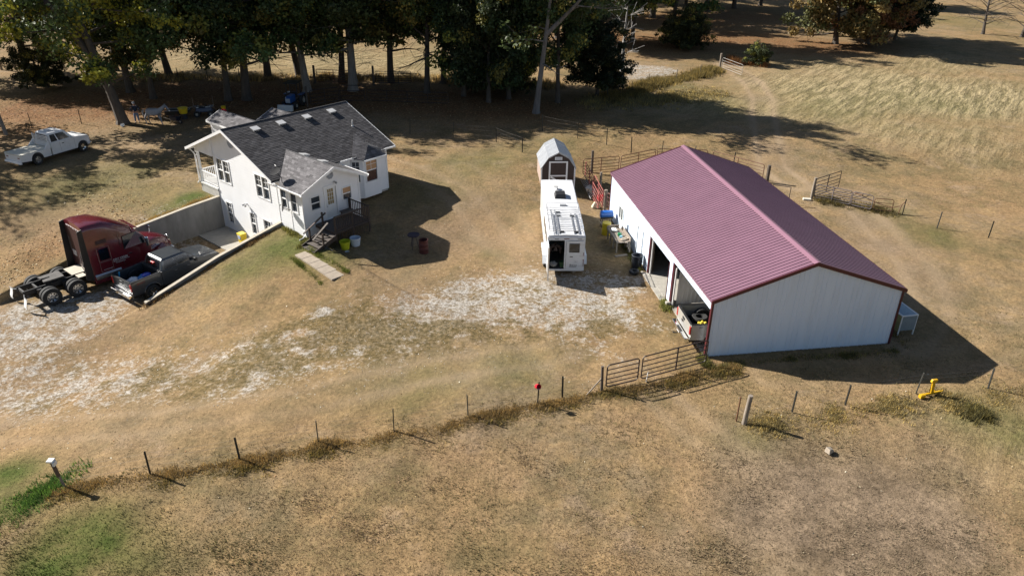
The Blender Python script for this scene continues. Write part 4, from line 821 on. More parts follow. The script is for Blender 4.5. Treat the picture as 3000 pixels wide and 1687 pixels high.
def pickup(name, loc, rz, paint, label, bump=CHROME, rim=CHROME, w=1.0, tz=.93, longcab=True, bedliner=BLACK):
    t = empty(name, loc, rz, label, 'pickup truck'); xb = 1.95
    bx, fx = 1.28, 4.95; R_ = .50; ZB, ZT = .52, 1.38
    PT = paint
    # bed sides with wheel arches
    for s in (-1, 1):
        prof = [(.1, ZB + .04), (bx - R_ - .001, ZB)] + arch(bx, .42, R_, a0=12, a1=168) + [(bx + R_, ZB), (xb, ZB), (xb, ZT + .02), (.1, ZT - .02)]
        y0, y1 = (-w, -w + .085) if s < 0 else (w - .085, w)
        MB().prism(prof, y0, y1).build('bed_side', PT, t, bevel=.025)
        MB().box(.12, xb, y0 + .012, y1 - .012, ZT - .015, ZT + .022).build('bed_rail', BLACK, t)
        mb = MB(); mb.tube([(a, s * w * 1.005, b) for a, b in arch(bx, .42, R_ + .01, a0=14, a1=166)], .022, 6); mb.build('wheel_arch_lip', PT, t)
        mb = MB(); mb.tube([(a, s * w * 1.005, b) for a, b in arch(fx, .42, R_ + .01, a0=14, a1=166)], .022, 6); mb.build('wheel_arch_lip', PT, t)
    MB().box(.15, xb, -w + .09, w - .09, .74, .80).build('bed_floor', bedliner, t)
    MB().box(xb - .06, xb, -w + .09, w - .09, .8, ZT).build('bed_front', bedliner, t)
    for s in (-1, 1): 
        mb = MB(); mb.prism([(bx - .45, .8)] + arch(bx, .8, .42) + [(bx + .45, .8)], s * (w - .09) - (.22 if s > 0 else 0), s * (w - .09) + (0 if s > 0 else .22)); mb.build('wheel_well', bedliner, t)
    MB().box(.08, .16, -w + .1, w - .1, ZB + .16, ZT - .01).build('tailgate', PT, t, bevel=.02)
    MB().box(.075, .17, -w + .1, w - .1, ZT - .008, ZT + .022).build('tailgate_cap', BLACK, t)
    MB().box(.05, .08, -.13, .13, 1.17, 1.27).build('tailgate_handle', BLACK, t)
    b = MB(); b.hexa([(-.14, -w + .03, .46), (.06, -w + .03, .46), (.06, w - .03, .46), (-.14, w - .03, .46), (-.16, -w + .05, .66), (.06, -w, .66), (.06, w, .66), (-.16, w - .05, .66)]); b.build('rear_bumper', bump, t, bevel=.03)
    MB().box(-.155, -.02, -.3, .3, .662, .67).build('bumper_step', BLACK, t)
    MB().box(-.15, -.142, -.17, .17, .5, .63).build('licence_plate', M('plate', (.5, .52, .55)), t)
    for s in (-1, 1): MB().box(.06, .16, s * w - (.13 if s > 0 else -.0) , s * w + (.004 if s > 0 else .13) - (0 if s > 0 else .004) + (0 if s > 0 else -.0), .86, 1.28).build('tail_light', M('tail_lamp_red', (.42, .01, .012), .25, coat=1), t, bevel=.015)
    # lower cab and front
    L_ = 5.82
    prof = [(xb + .02, ZB - .04), (fx - R_, ZB - .04)] + arch(fx, .42, R_, a0=10, a1=170) + [(fx + R_, .5), (L_ - .1, .48), (L_, .62), (L_ - .02, 1.05), (L_ - .14, 1.17), (4.35, 1.34), (xb + .02, 1.33)]
    MB().prism(prof, -w, w).build('body', PT, t, bevel=.05, seg=3)
    hd = MB(); hd.loft([[(x, -hw_, z - .02), (x, hw_, z - .02), (x, hw_ - .04, z + .03), (x, .35, z + .055), (x, -.35, z + .055), (x, -hw_ + .04, z + .03)] for x, hw_, z in ((4.3, .8, 1.33), (5.0, .78, 1.28), (5.65, .7, 1.18))]); hd.build('hood', PT, t, bevel=.015)
    # greenhouse
    x0, x1, x2, x3 = xb + .05, 4.42, 2.22, 3.72; zb, zt = 1.31, 1.88; wt = w * .77
    A = [(x0, -tz * w, zb), (x1, -tz * w, zb), (x1, tz * w, zb), (x0, tz * w, zb)]; B = [(x2, -wt, zt), (x3, -wt, zt), (x3, wt, zt), (x2, wt, zt)]
    C_ = [(x2 + .12, -wt + .1, zt + .06), (x3 - .15, -wt + .1, zt + .05), (x3 - .15, wt - .1, zt + .05), (x2 + .12, wt - .1, zt + .06)]
    MB().loft([A, B, C_]).build('cab', PT, t, bevel=.03)
    # side windows, two each side
    for s, (a, b, c, d) in ((-1, (A[0], A[1], B[1], B[0])), (1, (A[2], A[3], B[3], B[2]))):
        rngs = ((.10, .44), (.47, .86)) if s < 0 else ((.14, .53), (.56, .90))
        for k, (u0, u1) in enumerate(rngs):
            g = MB(); patch(a, b, c, d, u0, u1, .10, .90, .004, g); g.build('side_window', DG, t)
    g = MB(); patch(A[1], A[2], B[2], B[1], .06, .94, .06, .94, .004, g); g.build('windscreen', DG, t)
    g = MB(); patch(A[3], A[0], B[0], B[3], .1, .9, .15, .85, .004, g); g.build('rear_window', DG, t)
    for s in (-1, 1):
        MB().box(4.0, 4.16, s * (w + .16) - .12, s * (w + .16) + .08, 1.3, 1.52).build('mirror', BLACK if paint.name.startswith('dark') else PT, t, bevel=.03)
        MB().tube([(4.08, s * w * .92, 1.33), (4.08, s * (w + .1), 1.38)], .02, 5).build('mirror_arm', BLACK, t)
        for x in (2.95, 3.75):
            MB().box(x - .2, x - .02, s * (w + .012) - .012, s * (w + .012) + .012, 1.12, 1.15).build('door_handle', CHROME if bump is CHROME else BLACK, t)
        for x in (2.12, 3.02, 4.05): MB().box(x - .005, x + .005, s * (w + .0015) - .0015, s * (w + .0015) + .0015, .58, 1.29).build('door_seam', BLACK, t)
        MB().box(2.0, 4.3, s * w - (.0 if s > 0 else .1), s * w + (.1 if s > 0 else 0), .36, .42).build('running_board', BLACK, t)
        MB().box(L_ - .1, L_ + .01, s * w - (.34 if s > 0 else -.04), s * w - (.04 if s > 0 else -.34), .82, 1.04).build('headlight', M('headlamp', (.75, .78, .8), .1, coat=1), t, bevel=.02)
        wheel(t, bx, s * (w - .13), .40, .27, s, rim, spokes=6); wheel(t, fx, s * (w - .13), .40, .27, s, rim, spokes=6)
    MB().box(L_ - .05, L_ + .012, -.6, .6, .72, 1.06).build('grille', BLACK, t); MB().box(L_ - .06, L_ + .1, -w + .02, w - .02, .42, .66).build('front_bumper', bump, t, bevel=.04)
    MB().box(.2, 5.6, -.75, .75, .3, .52).build('chassis', BLACK, t)
    return t
DKP = M('dark_slate_paint', (.06, .066, .075), .3, metal=.3, var=.12, scale=3, coat=1, spec=.7, dirt=(.16, .15, .14), dirtamt=.25)
SLV = M('silver_beige_paint', (.46, .45, .42), .35, metal=.35, var=.06, coat=.6, dirt=(.25, .22, .18), dirtamt=.2)
fx_, fy_ = xy_of(-9.42, -2.02)
f15 = pickup('pickup_truck', (fx_, fy_, T(fx_, fy_) + .02), HYAW + R(4.5), DKP, 'dark grey crew cab pickup with junk in its open bed beside the retaining wall', rim=CHROME)
f15.rotation_euler = (0, R(-.8), HYAW + R(4.5))
text_mesh('SPORT', .17, M('faded_red_decal', (.22, .04, .03)), 'bed_decal', f15, Matrix.Translation((.42, -1.003, 1.12)) @ Matrix.Rotation(R(90), 4, 'X'))
text_mesh('F-150', .1, M('silver_badge', (.5, .5, .5), .3, metal=.6), 'tailgate_badge', f15, Matrix.Translation((.079, -.42, .82)) @ Matrix.Rotation(R(-90), 4, 'Z') @ Matrix.Rotation(R(90), 4, 'X'))
for s in (-1, 1): pass
MB().box(1.98, 2.14, -.2, .2, 1.62, 1.69).build('brake_light', M('tail_lamp_red', (.42, .01, .012)), f15)
# load in the bed (each its own thing)
Mf = Matrix.Translation(Vector(f15.location)) @ f15.rotation_euler.to_matrix().to_4x4()
def inbed(o, x, y, z): o.matrix_world = Mf @ Matrix.Translation((x, y, z)) @ Matrix.Rotation(random.uniform(-.5, .5), 4, 'Z'); return o
mb = MB(); mb.blob((0, 0, .2), .3, 12, .16, (1, .9, .75)); mb.blob((-.18, .2, .12), .2, 10, .2, (1, 1, .7)); o = mb.build('plastic_bag', M('white_plastic_bag', (.75, .77, .8), .35, bump=.02, bscale=14), smooth=True)
inbed(tag(o, 'bulging white plastic bag lying in the dark pickup bed', 'bag'), .72, -.1, .83)
mb = MB(); mb.lathe([(.001, 0), (.22, 0), (.24, .1), (.25, .3), (.2, .34), (.08, .36), (.001, .36)], n=20); o = mb.build('blue_jug', M('blue_plastic', (.01, .05, .42), .3, coat=.4)); smooth_by_angle(o)
inbed(tag(o, 'round deep blue container in the dark pickup bed near the cab', 'container'), 1.4, -.35, .95)
mb = MB(); mb.hexa([(-.26, -.2, 0), (.26, -.2, 0), (.26, .2, 0), (-.26, .2, 0), (-.16, -.2, .22), (.22, -.16, .3), (.22, .2, .3), (-.16, .2, .18)]); o = mb.build('blue_bin', M('light_blue_plastic', (.03, .19, .45), .35), bevel=.02)
inbed(tag(o, 'lighter blue lid or bin lying between the white bag and blue container', 'bin'), 1.1, -.3, .95)
mb = MB(); mb.box(-.2, .2, -.16, .16, 0, .16); o = mb.build('white_box', WHITE, bevel=.02); inbed(tag(o, 'small white box under the deep blue container in the pickup bed', 'box'), 1.42, -.52, .81)
mb = MB(); mb.lathe([(.2, 0), (.25, .12), (.26, .14), (.24, .14), (.19, .02), (.001, .02)], n=18); o = mb.build('wire_basket', M('pale_basket', (.5, .52, .5), .5)); inbed(tag(o, 'shallow pale round basin in front of the white bag by the tailgate', 'basin'), .42, -.3, .81)
mb = MB(); mb.hexa([(-.03, -.06, 0), (.03, -.06, 0), (.03, .06, 0), (-.03, .06, 0), (.05, -.06, .52), (.11, -.06, .52), (.11, .06, .52), (.05, .06, .52)]); o = mb.build('blue_plank', M('sky_blue_plastic', (.02, .3, .55), .4)); o2 = inbed(tag(o, 'narrow light blue board standing up in the pickup bed corner', 'board'), .35, .72, .95)
# silver pickup backed out of the barn
spx, spy = 8.30, 31.62
sil = pickup('pickup_truck', (spx, spy, -.74), R(7), SLV, 'silver beige pickup with its rear end sticking out of the barn bay', rim=STEEL)
text_mesh('4x4', .13, M('dark_decal', (.05, .05, .05)), 'bed_decal', sil, Matrix.Translation((.50, -1.003, 1.2)) @ Matrix.Rotation(R(90), 4, 'X'))
mb = MB(); mb.prism([(-.13, -.02), (-.05, -.02), (-.04, -.06), (.06, -.06), (.05, -.02), (.13, -.02), (.13, .02), (.05, .02), (.04, .06), (-.06, .06), (-.05, .02), (-.13, .02)], -.01, .01); e = mb.build('tailgate_emblem', M('dark_emblem', (.06, .055, .05), .4), sil); e.rotation_euler = (0, 0, R(90)); e.location = (.045, .1, 1.06)
Ms = Matrix.Translation(Vector(sil.location)) @ sil.rotation_euler.to_matrix().to_4x4()
mb = MB(); 
for k in range(9): a = k * .72; mb.blob((.2 * math.cos(a) * random.uniform(.3, 1), .2 * math.sin(a) * random.uniform(.3, 1), .08 + .05 * (k % 3)), .085, 8, .15)
mb.tube([(.25 * math.cos(a / 3), .2 * math.sin(a / 3), .05) for a in range(19)], .03, 6)
o = tag(mb.build('yellow_rope_coil', M('yellow_rope', (.62, .5, .05), .7)), 'heap of yellow rope or floats in the silver pickup bed', 'rope'); o.matrix_world = Ms @ Matrix.Translation((1.0, -.15, .81))
mb = MB(); mb.lathe([(.2, -.1), (.36, -.12), (.4, -.06), (.4, .06), (.36, .12), (.2, .1)], n=24, close=True); o = tag(mb.build('spare_tyre', RUBBER), 'spare tyre lying flat in the silver pickup bed behind the rope', 'tyre'); smooth_by_angle(o); o.matrix_world = Ms @ Matrix.Translation((1.05, .42, .93))
mb = MB(); mb.tube([(-.15, 0, .42), (-.36, 0, .42)], .03, 6); mb.blob((-.37, 0, .46), .04, 8, 0); mb.build('tow_hitch', BLACK, sil)

# ---- white flatbed truck
WP = M('old_white_paint', (.76, .77, .78), .4, var=.06, coat=.3, dirt=(.4, .36, .3), dirtamt=.25)
_a = math.atan2(57.81 - 54.21, -34.37 + 36.19); wx, wy = -37.15, 53.5
wt_ = empty('flatbed_truck', (wx, wy, T(wx, wy)), _a, 'old white extended cab truck with a white flat bed parked under tree shade', 'truck'); wt_.scale = (.93, .98, 1.04)
w = .98; bx, fx = 1.35, 5.38; zt = .98
# bed: flat deck with skirts, upper rail and headboard
for s in (-1, 1):
    prof = [(.02, .50), (bx - .52, .42)] + arch(bx, .40, .52, a0=8, a1=172) + [(bx + .52, .42), (2.55, .42), (2.55, zt + .0), (.02, zt - .0)]
    MB().prism(prof, s * w - (.05 if s > 0 else 0), s * w + (0 if s > 0 else .05)).build('bed_skirt', WP, wt_, bevel=.02)
MB().box(.0, 2.6, -w + .01, w - .01, zt - .06, zt + .03).build('bed_deck', M('cream_bed_paint', (.62, .6, .52), .5, var=.1, dirt=(.35, .3, .22), dirtamt=.4), wt_, bevel=.02)
MB().box(.02, .08, -w + .06, w - .06, .5, zt - .07).build('tail_panel', WP, wt_)
for y in (-.75, -.62, .62, .75): MB().cyl((.025, y, .76), .05, -.02, 10, axis='x').build('round_tail_lamp', M('dark_red_lamp', (.15, .01, .01), .3), wt_)
MB().hexa([(-.14, -w, .36), (.02, -w, .36), (.02, w, .36), (-.14, w, .36), (-.1, -w, .5), (.02, -w, .5), (.02, w, .5), (-.1, w, .5)]).build('rear_bumper', WP, wt_, bevel=.02)
hb = MB(); hb.box(2.5, 2.56, -.9, -.84, zt, 1.86); hb.box(2.5, 2.56, .84, .9, zt, 1.86)
HB = hb.build('headboard', WP, wt_)
for k in range(7): MB().box(2.505, 2.545, -.84, .84, 1.1 + k * .11, 1.15 + k * .11).build('slat', WP, HB)
for s in (-1, 1): MB().hexa([(2.0, s * w - .03, zt), (2.6, s * w - .03, zt), (2.6, s * w + .03, zt), (2.0, s * w + .03, zt), (2.5, s * (w - .08) - .03, 1.45), (2.6, s * (w - .08) - .03, 1.45), (2.6, s * (w - .08) + .03, 1.45), (2.5, s * (w - .08) + .03, 1.45)]).build('side_gusset', WP, wt_)
prof = [(2.66, .42), (fx - .5, .42)] + arch(fx, .40, .48, a0=8, a1=172) + [(fx + .48, .46), (6.05, .5), (6.08, 1.04), (5.95, 1.19), (4.75, 1.30), (2.66, 1.30)]
MB().prism(prof, -w + .03, w - .03).build('body', WP, wt_, bevel=.05, seg=3)
A = [(2.68, -.90, 1.27), (4.78, -.90, 1.27), (4.78, .90, 1.27), (2.68, .90, 1.27)]; B = [(2.76, -.76, 1.90), (4.2, -.76, 1.90), (4.2, .76, 1.90), (2.76, .76, 1.90)]; C_ = [(2.85, -.66, 1.95), (4.1, -.66, 1.95), (4.1, .66, 1.95), (2.85, .66, 1.95)]
MB().loft([A, B, C_]).build('cab', WP, wt_, bevel=.03)
for s, (a, b, c, d) in ((-1, (A[0], A[1], B[1], B[0])), (1, (A[2], A[3], B[3], B[2]))):
    for u0, u1 in (((.06, .33), (.38, .84)) if s < 0 else ((.16, .62), (.67, .94))): g = MB(); patch(a, b, c, d, u0, u1, .08, .88, .004, g); g.build('side_window', DG, wt_)
g = MB(); patch(A[1], A[2], B[2], B[1], .05, .95, .06, .92, .004, g); g.build('windscreen', DG, wt_); g = MB(); patch(A[3], A[0], B[0], B[3], .1, .9, .1, .85, .004, g); g.build('rear_window', DG, wt_)
for s in (-1, 1):
    MB().box(3.62, 3.8, s * .965 - .012, s * .965 + .012, 1.05, 1.1).build('door_handle', BLACK, wt_)
    for x in (3.45, 4.72): MB().box(x - .008, x + .008, s * .952 - .002, s * .952 + .002, .5, 1.2).build('door_seam', M('seam_grey', (.25, .25, .26)), wt_)
    MB().box(4.5, 4.62, s * 1.05 - .1, s * 1.05 + .08, 1.25, 1.42).build('mirror', WP, wt_, bevel=.02)
    wheel(wt_, bx, s * .86, .40, .25, s, STEEL); wheel(wt_, fx, s * .86, .40, .25, s, CHROME)
    MB().box(6.0, 6.1, s * .62 - .2, s * .62 + .2, .74, .98).build('headlight', M('headlamp', (.75, .78, .8), .1), wt_)
MB().box(6.03, 6.2, -.98, .98, .44, .64).build('front_bumper', CHROME, wt_, bevel=.04); MB().box(6.02, 6.1, -.4, .4, .7, 1.0).build('grille', BLACK, wt_); MB().box(.2, 5.9, -.7, .7, .28, .46).build('chassis', BLACK, wt_)
MB().box(4.55, 4.68, -.8, .8, 1.24, 1.30).build('wiper_cowl', BLACK, wt_)

# ---- semi tractor; local x forward from rear frame end, origin on the ground
MAR = M('maroon_paint', (.115, .012, .02), .25, var=.08, scale=2, coat=.8, spec=.6); MAD = M('black_fairing', (.012, .012, .014), .5)
ox, oy = xy_of(-13.35, -5.82); semi = empty('semi_truck', (ox, oy, T(ox, oy) + .02), HYAW + R(.8), 'maroon sleeper cab semi tractor parked bobtail on the gravel drive', 'semi truck')
for s in (-1, 1):
    MB().box(0, 8.1, s * .43 - .04, s * .43 + .04, .72, .98).build('frame_rail', BLACK, semi)
for x in (.05, .75, 1.6, 2.3, 3.1, 3.6): MB().box(x, x + .09, -.39, .39, .78, .94).build('cross_member', M('dark_steel', (.06, .06, .06), .6), semi)
RIM = M('polished_alloy', (.55, .58, .62), .22, metal=.9, var=.1)
for x in (1.12, 2.5):
    for s in (-1, 1):
        for k, yy in enumerate((.93, 1.24)): 
            t = wheel(semi, x, s * yy, .515, .26, s, RIM if k else STEEL, dual=(k == 0), spokes=8, rr=.56)
        MB().blob((0, 0, 0), .01, 4, 0) if 0 else None
    MB().tube([(x, -1.1, .515), (x, 1.1, .515)], .11, 8).build('axle', BLACK, semi); MB().blob((x, 0, .52), .24, 10, .03).build('differential', BLACK, semi)
# fifth wheel plate
fw = MB(); fw.slab([(1.15, -.42, 1.16), (1.5, -.46, 1.16), (2.25, -.45, 1.16), (2.3, .45, 1.16), (1.5, .46, 1.16), (1.15, .42, 1.16), (1.2, .12, 1.16), (1.65, .06, 1.16), (1.65, -.06, 1.16), (1.2, -.12, 1.16)], (0, 0, 1), .07); fw.build('fifth_wheel', M('greasy_steel', (.11, .105, .1), .55, metal=.4, var=.25), semi)
MB().box(1.3, 2.2, -.34, .34, .98, 1.09).build('fifth_wheel_base', BLACK, semi)
# suspension airbags, tank, mudflaps on hangers
for x in (.8, 2.15): 
    for s in (-1, 1): MB().cyl((x, s * .58, .62), .13, .3, 12).build('air_bag', BLACK, semi)
for s in (-1, 1):
    MB().tube([(.05, s * .45, .85), (-.08, s * .8, .8), (-.1, s * 1.28, .78)], .025, 6).build('flap_hanger', STEEL, semi)
    m = MB(); m.loft([[(-.1 - .04 * k, s * .98 - .16, z), (-.1 - .04 * k, s * .98 + .18, z), (-.08 - .04 * k, s * .98 + .18, z), (-.08 - .04 * k, s * .98 - .16, z)] for k, z in ((0, .78), (1, .6), (3, .35), (3, .2))]); m.build('mud_flap', WHITE, semi)
# cab and sleeper shell: lofted sections
def sec(x, hb_, hs, zb, zt, r):
    """rounded-top section: half width at belt and at shoulder"""
    pts = [(-hb_, zb), (-hb_, zb + (zt - zb) * .45), (-hs, zt - r)]
    pts += [(-hs + r * (1 - math.cos(a)), zt - r + r * math.sin(a) ) for a in (R(30), R(60))]
    pts += [(-hs + r, zt), (-hs * .4, zt + .05)]
    pts += [(-y, z) for y, z in reversed(pts)]
    return [(x, y, z) for y, z in pts]
rear = 3.52
cabm = MB(); cabm.loft([sec(rear, 1.20, 1.18, .55, 3.88, .28), sec(rear + .3, 1.23, 1.2, .5, 3.92, .28), sec(rear + 1.2, 1.23, 1.17, .5, 3.86, .36), sec(rear + 1.9, 1.22, 1.08, .5, 3.55, .46), sec(rear + 2.45, 1.2, .98, .55, 3.22, .42), sec(rear + 2.95, 1.14, .88, .6, 2.88, .3)])
cabo = smooth_by_angle(cabm.build('sleeper_and_cab', MAR, semi), 50)
ws = MB(); A = [(7.15, 1.08, 1.9), (7.15, -1.08, 1.9), (6.47, -.9, 2.84), (6.47, .9, 2.84)]
ws.add([(6.3, -1.13, .6), (7.18, -1.1, .6), (7.18, 1.1, .6), (6.3, 1.13, .6), (6.3, -1.13, 1.9), (7.18, -1.08, 1.9), (7.18, 1.08, 1.9), (6.3, 1.13, 1.9), (6.3, -.9, 2.86), (6.49, -.89, 2.86), (6.49, .89, 2.86), (6.3, .9, 2.86)],
    [(0, 1, 5, 4), (2, 3, 7, 6), (4, 5, 9, 8), (6, 7, 11, 10), (5, 6, 10, 9), (1, 2, 6, 5), (8, 9, 10, 11), (0, 3, 2, 1)])
ws.build('door_pillar', MAR, semi, bevel=.03)
g = MB(); patch((7.18, -1.02, 1.92), (7.18, 1.02, 1.92), (6.5, .84, 2.82), (6.5, -.84, 2.82), .03, .97, .06, .95, .012, g); g.build('windscreen', DG, semi)
vis = MB(); vis.hexa([(6.42, -.92, 2.92), (6.72, -.86, 2.80), (6.72, .86, 2.80), (6.42, .92, 2.92), (6.42, -.92, 2.96), (6.72, -.86, 2.84), (6.72, .86, 2.84), (6.42, .92, 2.96)]); vis.build('sun_visor', MAR, semi)
for s in (-1, 1):
    Y = s * 1.232
    def sp(x0, z0, x1, z1, name, mat, d=.006, bev=0, ytop=None, lab=None):
        y0 = Y; y1 = s * (1.232 if ytop is None else ytop); e = s * d
        return MB().hexa([(x0, y0 - e, z0), (x1, y0 - e, z0), (x1, y0 + e, z0), (x0, y0 + e, z0), (x0, y1 - e, z1), (x1, y1 - e, z1), (x1, y1 + e, z1), (x0, y1 + e, z1)]).build(name, mat, semi, bevel=bev)
    # slabs proud of the skin: sleeper window with frame, baggage door, side vent
    f = sp(rear + .52, 1.62, rear + 1.18, 2.42, 'sleeper_window', MAR, .014, .0, 1.222); 
    g = sp(rear + .57, 1.67, rear + 1.13, 2.37, 'pane', DG, .018, .0, 1.222); g.parent = f
    f = MB(); f.tube([(rear + .5, s * 1.245, 1.6), (rear + 1.2, s * 1.245, 1.6), (rear + 1.2, s * 1.236, 2.44), (rear + .5, s * 1.236, 2.44), (rear + .5, s * 1.245, 1.6)], .012, 4); f.build('window_trim', M('pale_trim', (.3, .22, .2), .4), semi)
    f = MB(); f.tube([(rear + .5, s * 1.245, .95), (rear + 1.2, s * 1.245, .95), (rear + 1.2, s * 1.243, 1.54), (rear + .5, s * 1.243, 1.54), (rear + .5, s * 1.245, .95)], .010, 4); f.build('baggage_door_seam', M('pale_trim', (.3, .22, .2), .4), semi)
    sp(rear + .55, 2.68, rear + 1.15, 2.9, 'side_vent', M('dark_maroon', (.035, .008, .01), .5), .008, 0, 1.205)
    sp(rear + 1.86, .95, rear + 1.88, 2.9, 'door_seam', BLACK, .004, 0, 1.17)
    g = MB(); patch(*([(rear + 2.02, -1.226, 1.92), (7.12, -1.115, 1.92), (6.5, -.955, 2.68), (rear + 2.1, -1.115, 2.68)] if s < 0 else [(7.12, 1.115, 1.92), (rear + 2.02, 1.226, 1.92), (rear + 2.1, 1.115, 2.68), (6.5, .955, 2.68)]), 0, 1, 0, 1, .03, g, .03); g.build('door_window', DG, semi)
    MB().box(rear + 2.2, rear + 2.42, s * 1.235 - .015, s * 1.235 + .015, 1.55, 1.6).build('door_handle', CHROME, semi)
    # rear side extenders, steps and chassis fairing
    ex = MB(); ex.hexa([(rear - .42, s * 1.235 - .02, .75), (rear + .02, s * 1.235 - .02, .6), (rear + .02, s * 1.235 + .02, .6), (rear - .42, s * 1.235 + .02, .75), (rear - .25, s * 1.17 - .02, 3.72), (rear + .02, s * 1.17 - .02, 3.8), (rear + .02, s * 1.17 + .02, 3.8), (rear - .25, s * 1.17 + .02, 3.72)]); ex.build('side_extender', MAD if s > 0 else MAD, semi)
    fr = MB(); fr.hexa([(rear - .0, s * 1.2, .32), (7.1, s * 1.2, .32), (7.1, s * 1.26, .32), (rear - .0, s * 1.26, .32), (rear - .0, s * 1.2, .80), (7.1, s * 1.2, .80), (7.1, s * 1.26, .80), (rear - .0, s * 1.26, .80)]); fr.build('chassis_fairing', MAR, semi, bevel=.03)
    for z in (.5, .72): MB().box(5.9, 6.7, s * 1.22 - .04, s * 1.22 + .07, z, z + .06).build('step', STEEL, semi)
    # fender and front wheel
    fd = MB(); rs = []
    for i in range(9):
        a = R(180 - i * 22.5 * 1.0); 
        rs.append([(7.85 + .60 * math.cos(a), s * .78, .62 + .62 * math.sin(a)), (7.85 + .60 * math.cos(a), s * 1.22, .62 + .60 * math.sin(a)), (7.85 + .72 * math.cos(a), s * 1.16, .62 + .76 * math.sin(a)), (7.85 + .72 * math.cos(a), s * .78, .62 + .86 * math.sin(a))])
    fd.loft(rs); smooth_by_angle(fd.build('fender', MAR, semi), 50)
    wheel(semi, 7.85, s * 1.05, .5, .28, s, RIM, spokes=8, rr=.56)
    MB().box(8.2, 8.56, s * .95 - .18, s * .95 + .14, .82, 1.1).build('headlight', M('headlamp', (.75, .78, .8), .1), semi, bevel=.06)
    # mirrors: door mirror and two hood mirrors
    MB().box(6.75, 6.95, s * 1.42 - .09, s * 1.42 + .09, 1.75, 2.35).build('door_mirror', CHROME if s < 0 else MAR, semi, bevel=.05); MB().tube([(6.75, s * 1.1, 2.1), (6.85, s * 1.42, 2.1)], .03, 5).build('mirror_arm', BLACK, semi)
    MB().tube([(8.1, s * .95, 1.4), (8.2, s * 1.12, 1.78)], .02, 5).build('mirror_arm', CHROME, semi); MB().blob((8.2, s * 1.14, 1.88), .12, 10, 0, (.5, .9, 1)).build('hood_mirror', CHROME, semi, smooth=True)
    MB().tube([(7.15, s * 1.03, 1.45), (7.55, s * 1.0, 1.52), (7.75, s * .97, 1.45), (7.2, s * 1.03, 1.33), (7.15, s * 1.03, 1.45)], .022, 5).build('hood_vent', CHROME, semi)
    MB().cyl((rear - .03, s * .9, 2.0), .035, .9, 8).build('tail_pipe', M('dark_steel', (.06, .06, .06)), semi) if s > 0 else None
hood = MB(); hs_ = lambda x, hw_, z, zb=.75: [(x, -hw_, zb), (x, -hw_, z - .35), (x, -hw_ * .93, z - .12), (x, -hw_ * .7, z), (x, 0, z + .06), (x, hw_ * .7, z), (x, hw_ * .93, z - .12), (x, hw_, z - .35), (x, hw_, zb)]
hood.loft([hs_(7.05, 1.06, 1.93), hs_(7.5, 1.0, 1.87), hs_(8.0, .86, 1.74), hs_(8.4, .72, 1.55), hs_(8.62, .6, 1.32)]); smooth_by_angle(hood.build('hood', MAR, semi), 45)
MB().hexa([(8.6, -.5, .55), (8.72, -.5, .55), (8.72, .5, .55), (8.6, .5, .55), (8.56, -.45, 1.35), (8.66, -.45, 1.35), (8.66, .45, 1.35), (8.56, .45, 1.35)]).build('grille', CHROME, semi); MB().box(8.35, 8.8, -1.15, 1.15, .35, .68).build('front_bumper', MAR, semi, bevel=.08)
MB().box(rear - .03, rear, -1.1, 1.1, .9, 3.6).build('cab_rear_wall', M('dark_maroon', (.035, .008, .01), .5), semi)
MB().box(rear - .05, rear - .028, .35, .8, 1.7, 2.05).build('warning_placard', M('placard', (.45, .42, .42)), semi)
for k, (y, z) in enumerate(((-.75, 2.6), (-.65, 2.3), (-.7, 1.9))): MB().tube([(rear - .06, y, z), (rear - .25, y + .1, z - .6), (rear - .12, y + .25, z - .9), (rear - .1, y + .2, z - 1.1)], .022, 5).build('air_hose', M('hose_grey', (.16, .16, .17), .4), semi)
MB().box(rear - .85, rear + .0, -.45, .72, 1.0, 1.04).build('deck_plate', M('tan_deck_plate', (.55, .50, .42), .5, metal=.2, var=.1), semi); MB().box(rear - .72, rear - .28, -1.0, -.5, .96, 1.0).build('deck_plate', M('tan_deck_plate', (.55, .50, .42)), semi)
MB().cyl((rear + .1, -1.02, .7), .28, 1.5, 18, axis='x').build('fuel_tank', STEEL, semi)
mT = lambda x, z: Matrix.Translation((x, -1.252, z)) @ Matrix.Rotation(R(90), 4, 'X')
LET = M('white_lettering', (.7, .7, .7))
text_mesh('DRY CREEK', .17, LET, 'lettering', semi, mT(rear + 1.26, 1.42), .003)
MB().box(rear + 1.26, rear + 2.2, -1.252, -1.246, 1.36, 1.375).build('pinstripe', LET, semi)
text_mesh('TRUCKING LLC', .085, LET, 'lettering', semi, mT(rear + 1.36, 1.24), .003)
text_mesh('USDOT 000', .07, LET, 'lettering', semi, mT(rear + .62, 1.02), .003) if 0 else None
MB().tube([(rear + .62, -1.252, 1.06), (rear + 1.15, -1.252, 1.06)], .01, 4).build('pinstripe', LET, semi)

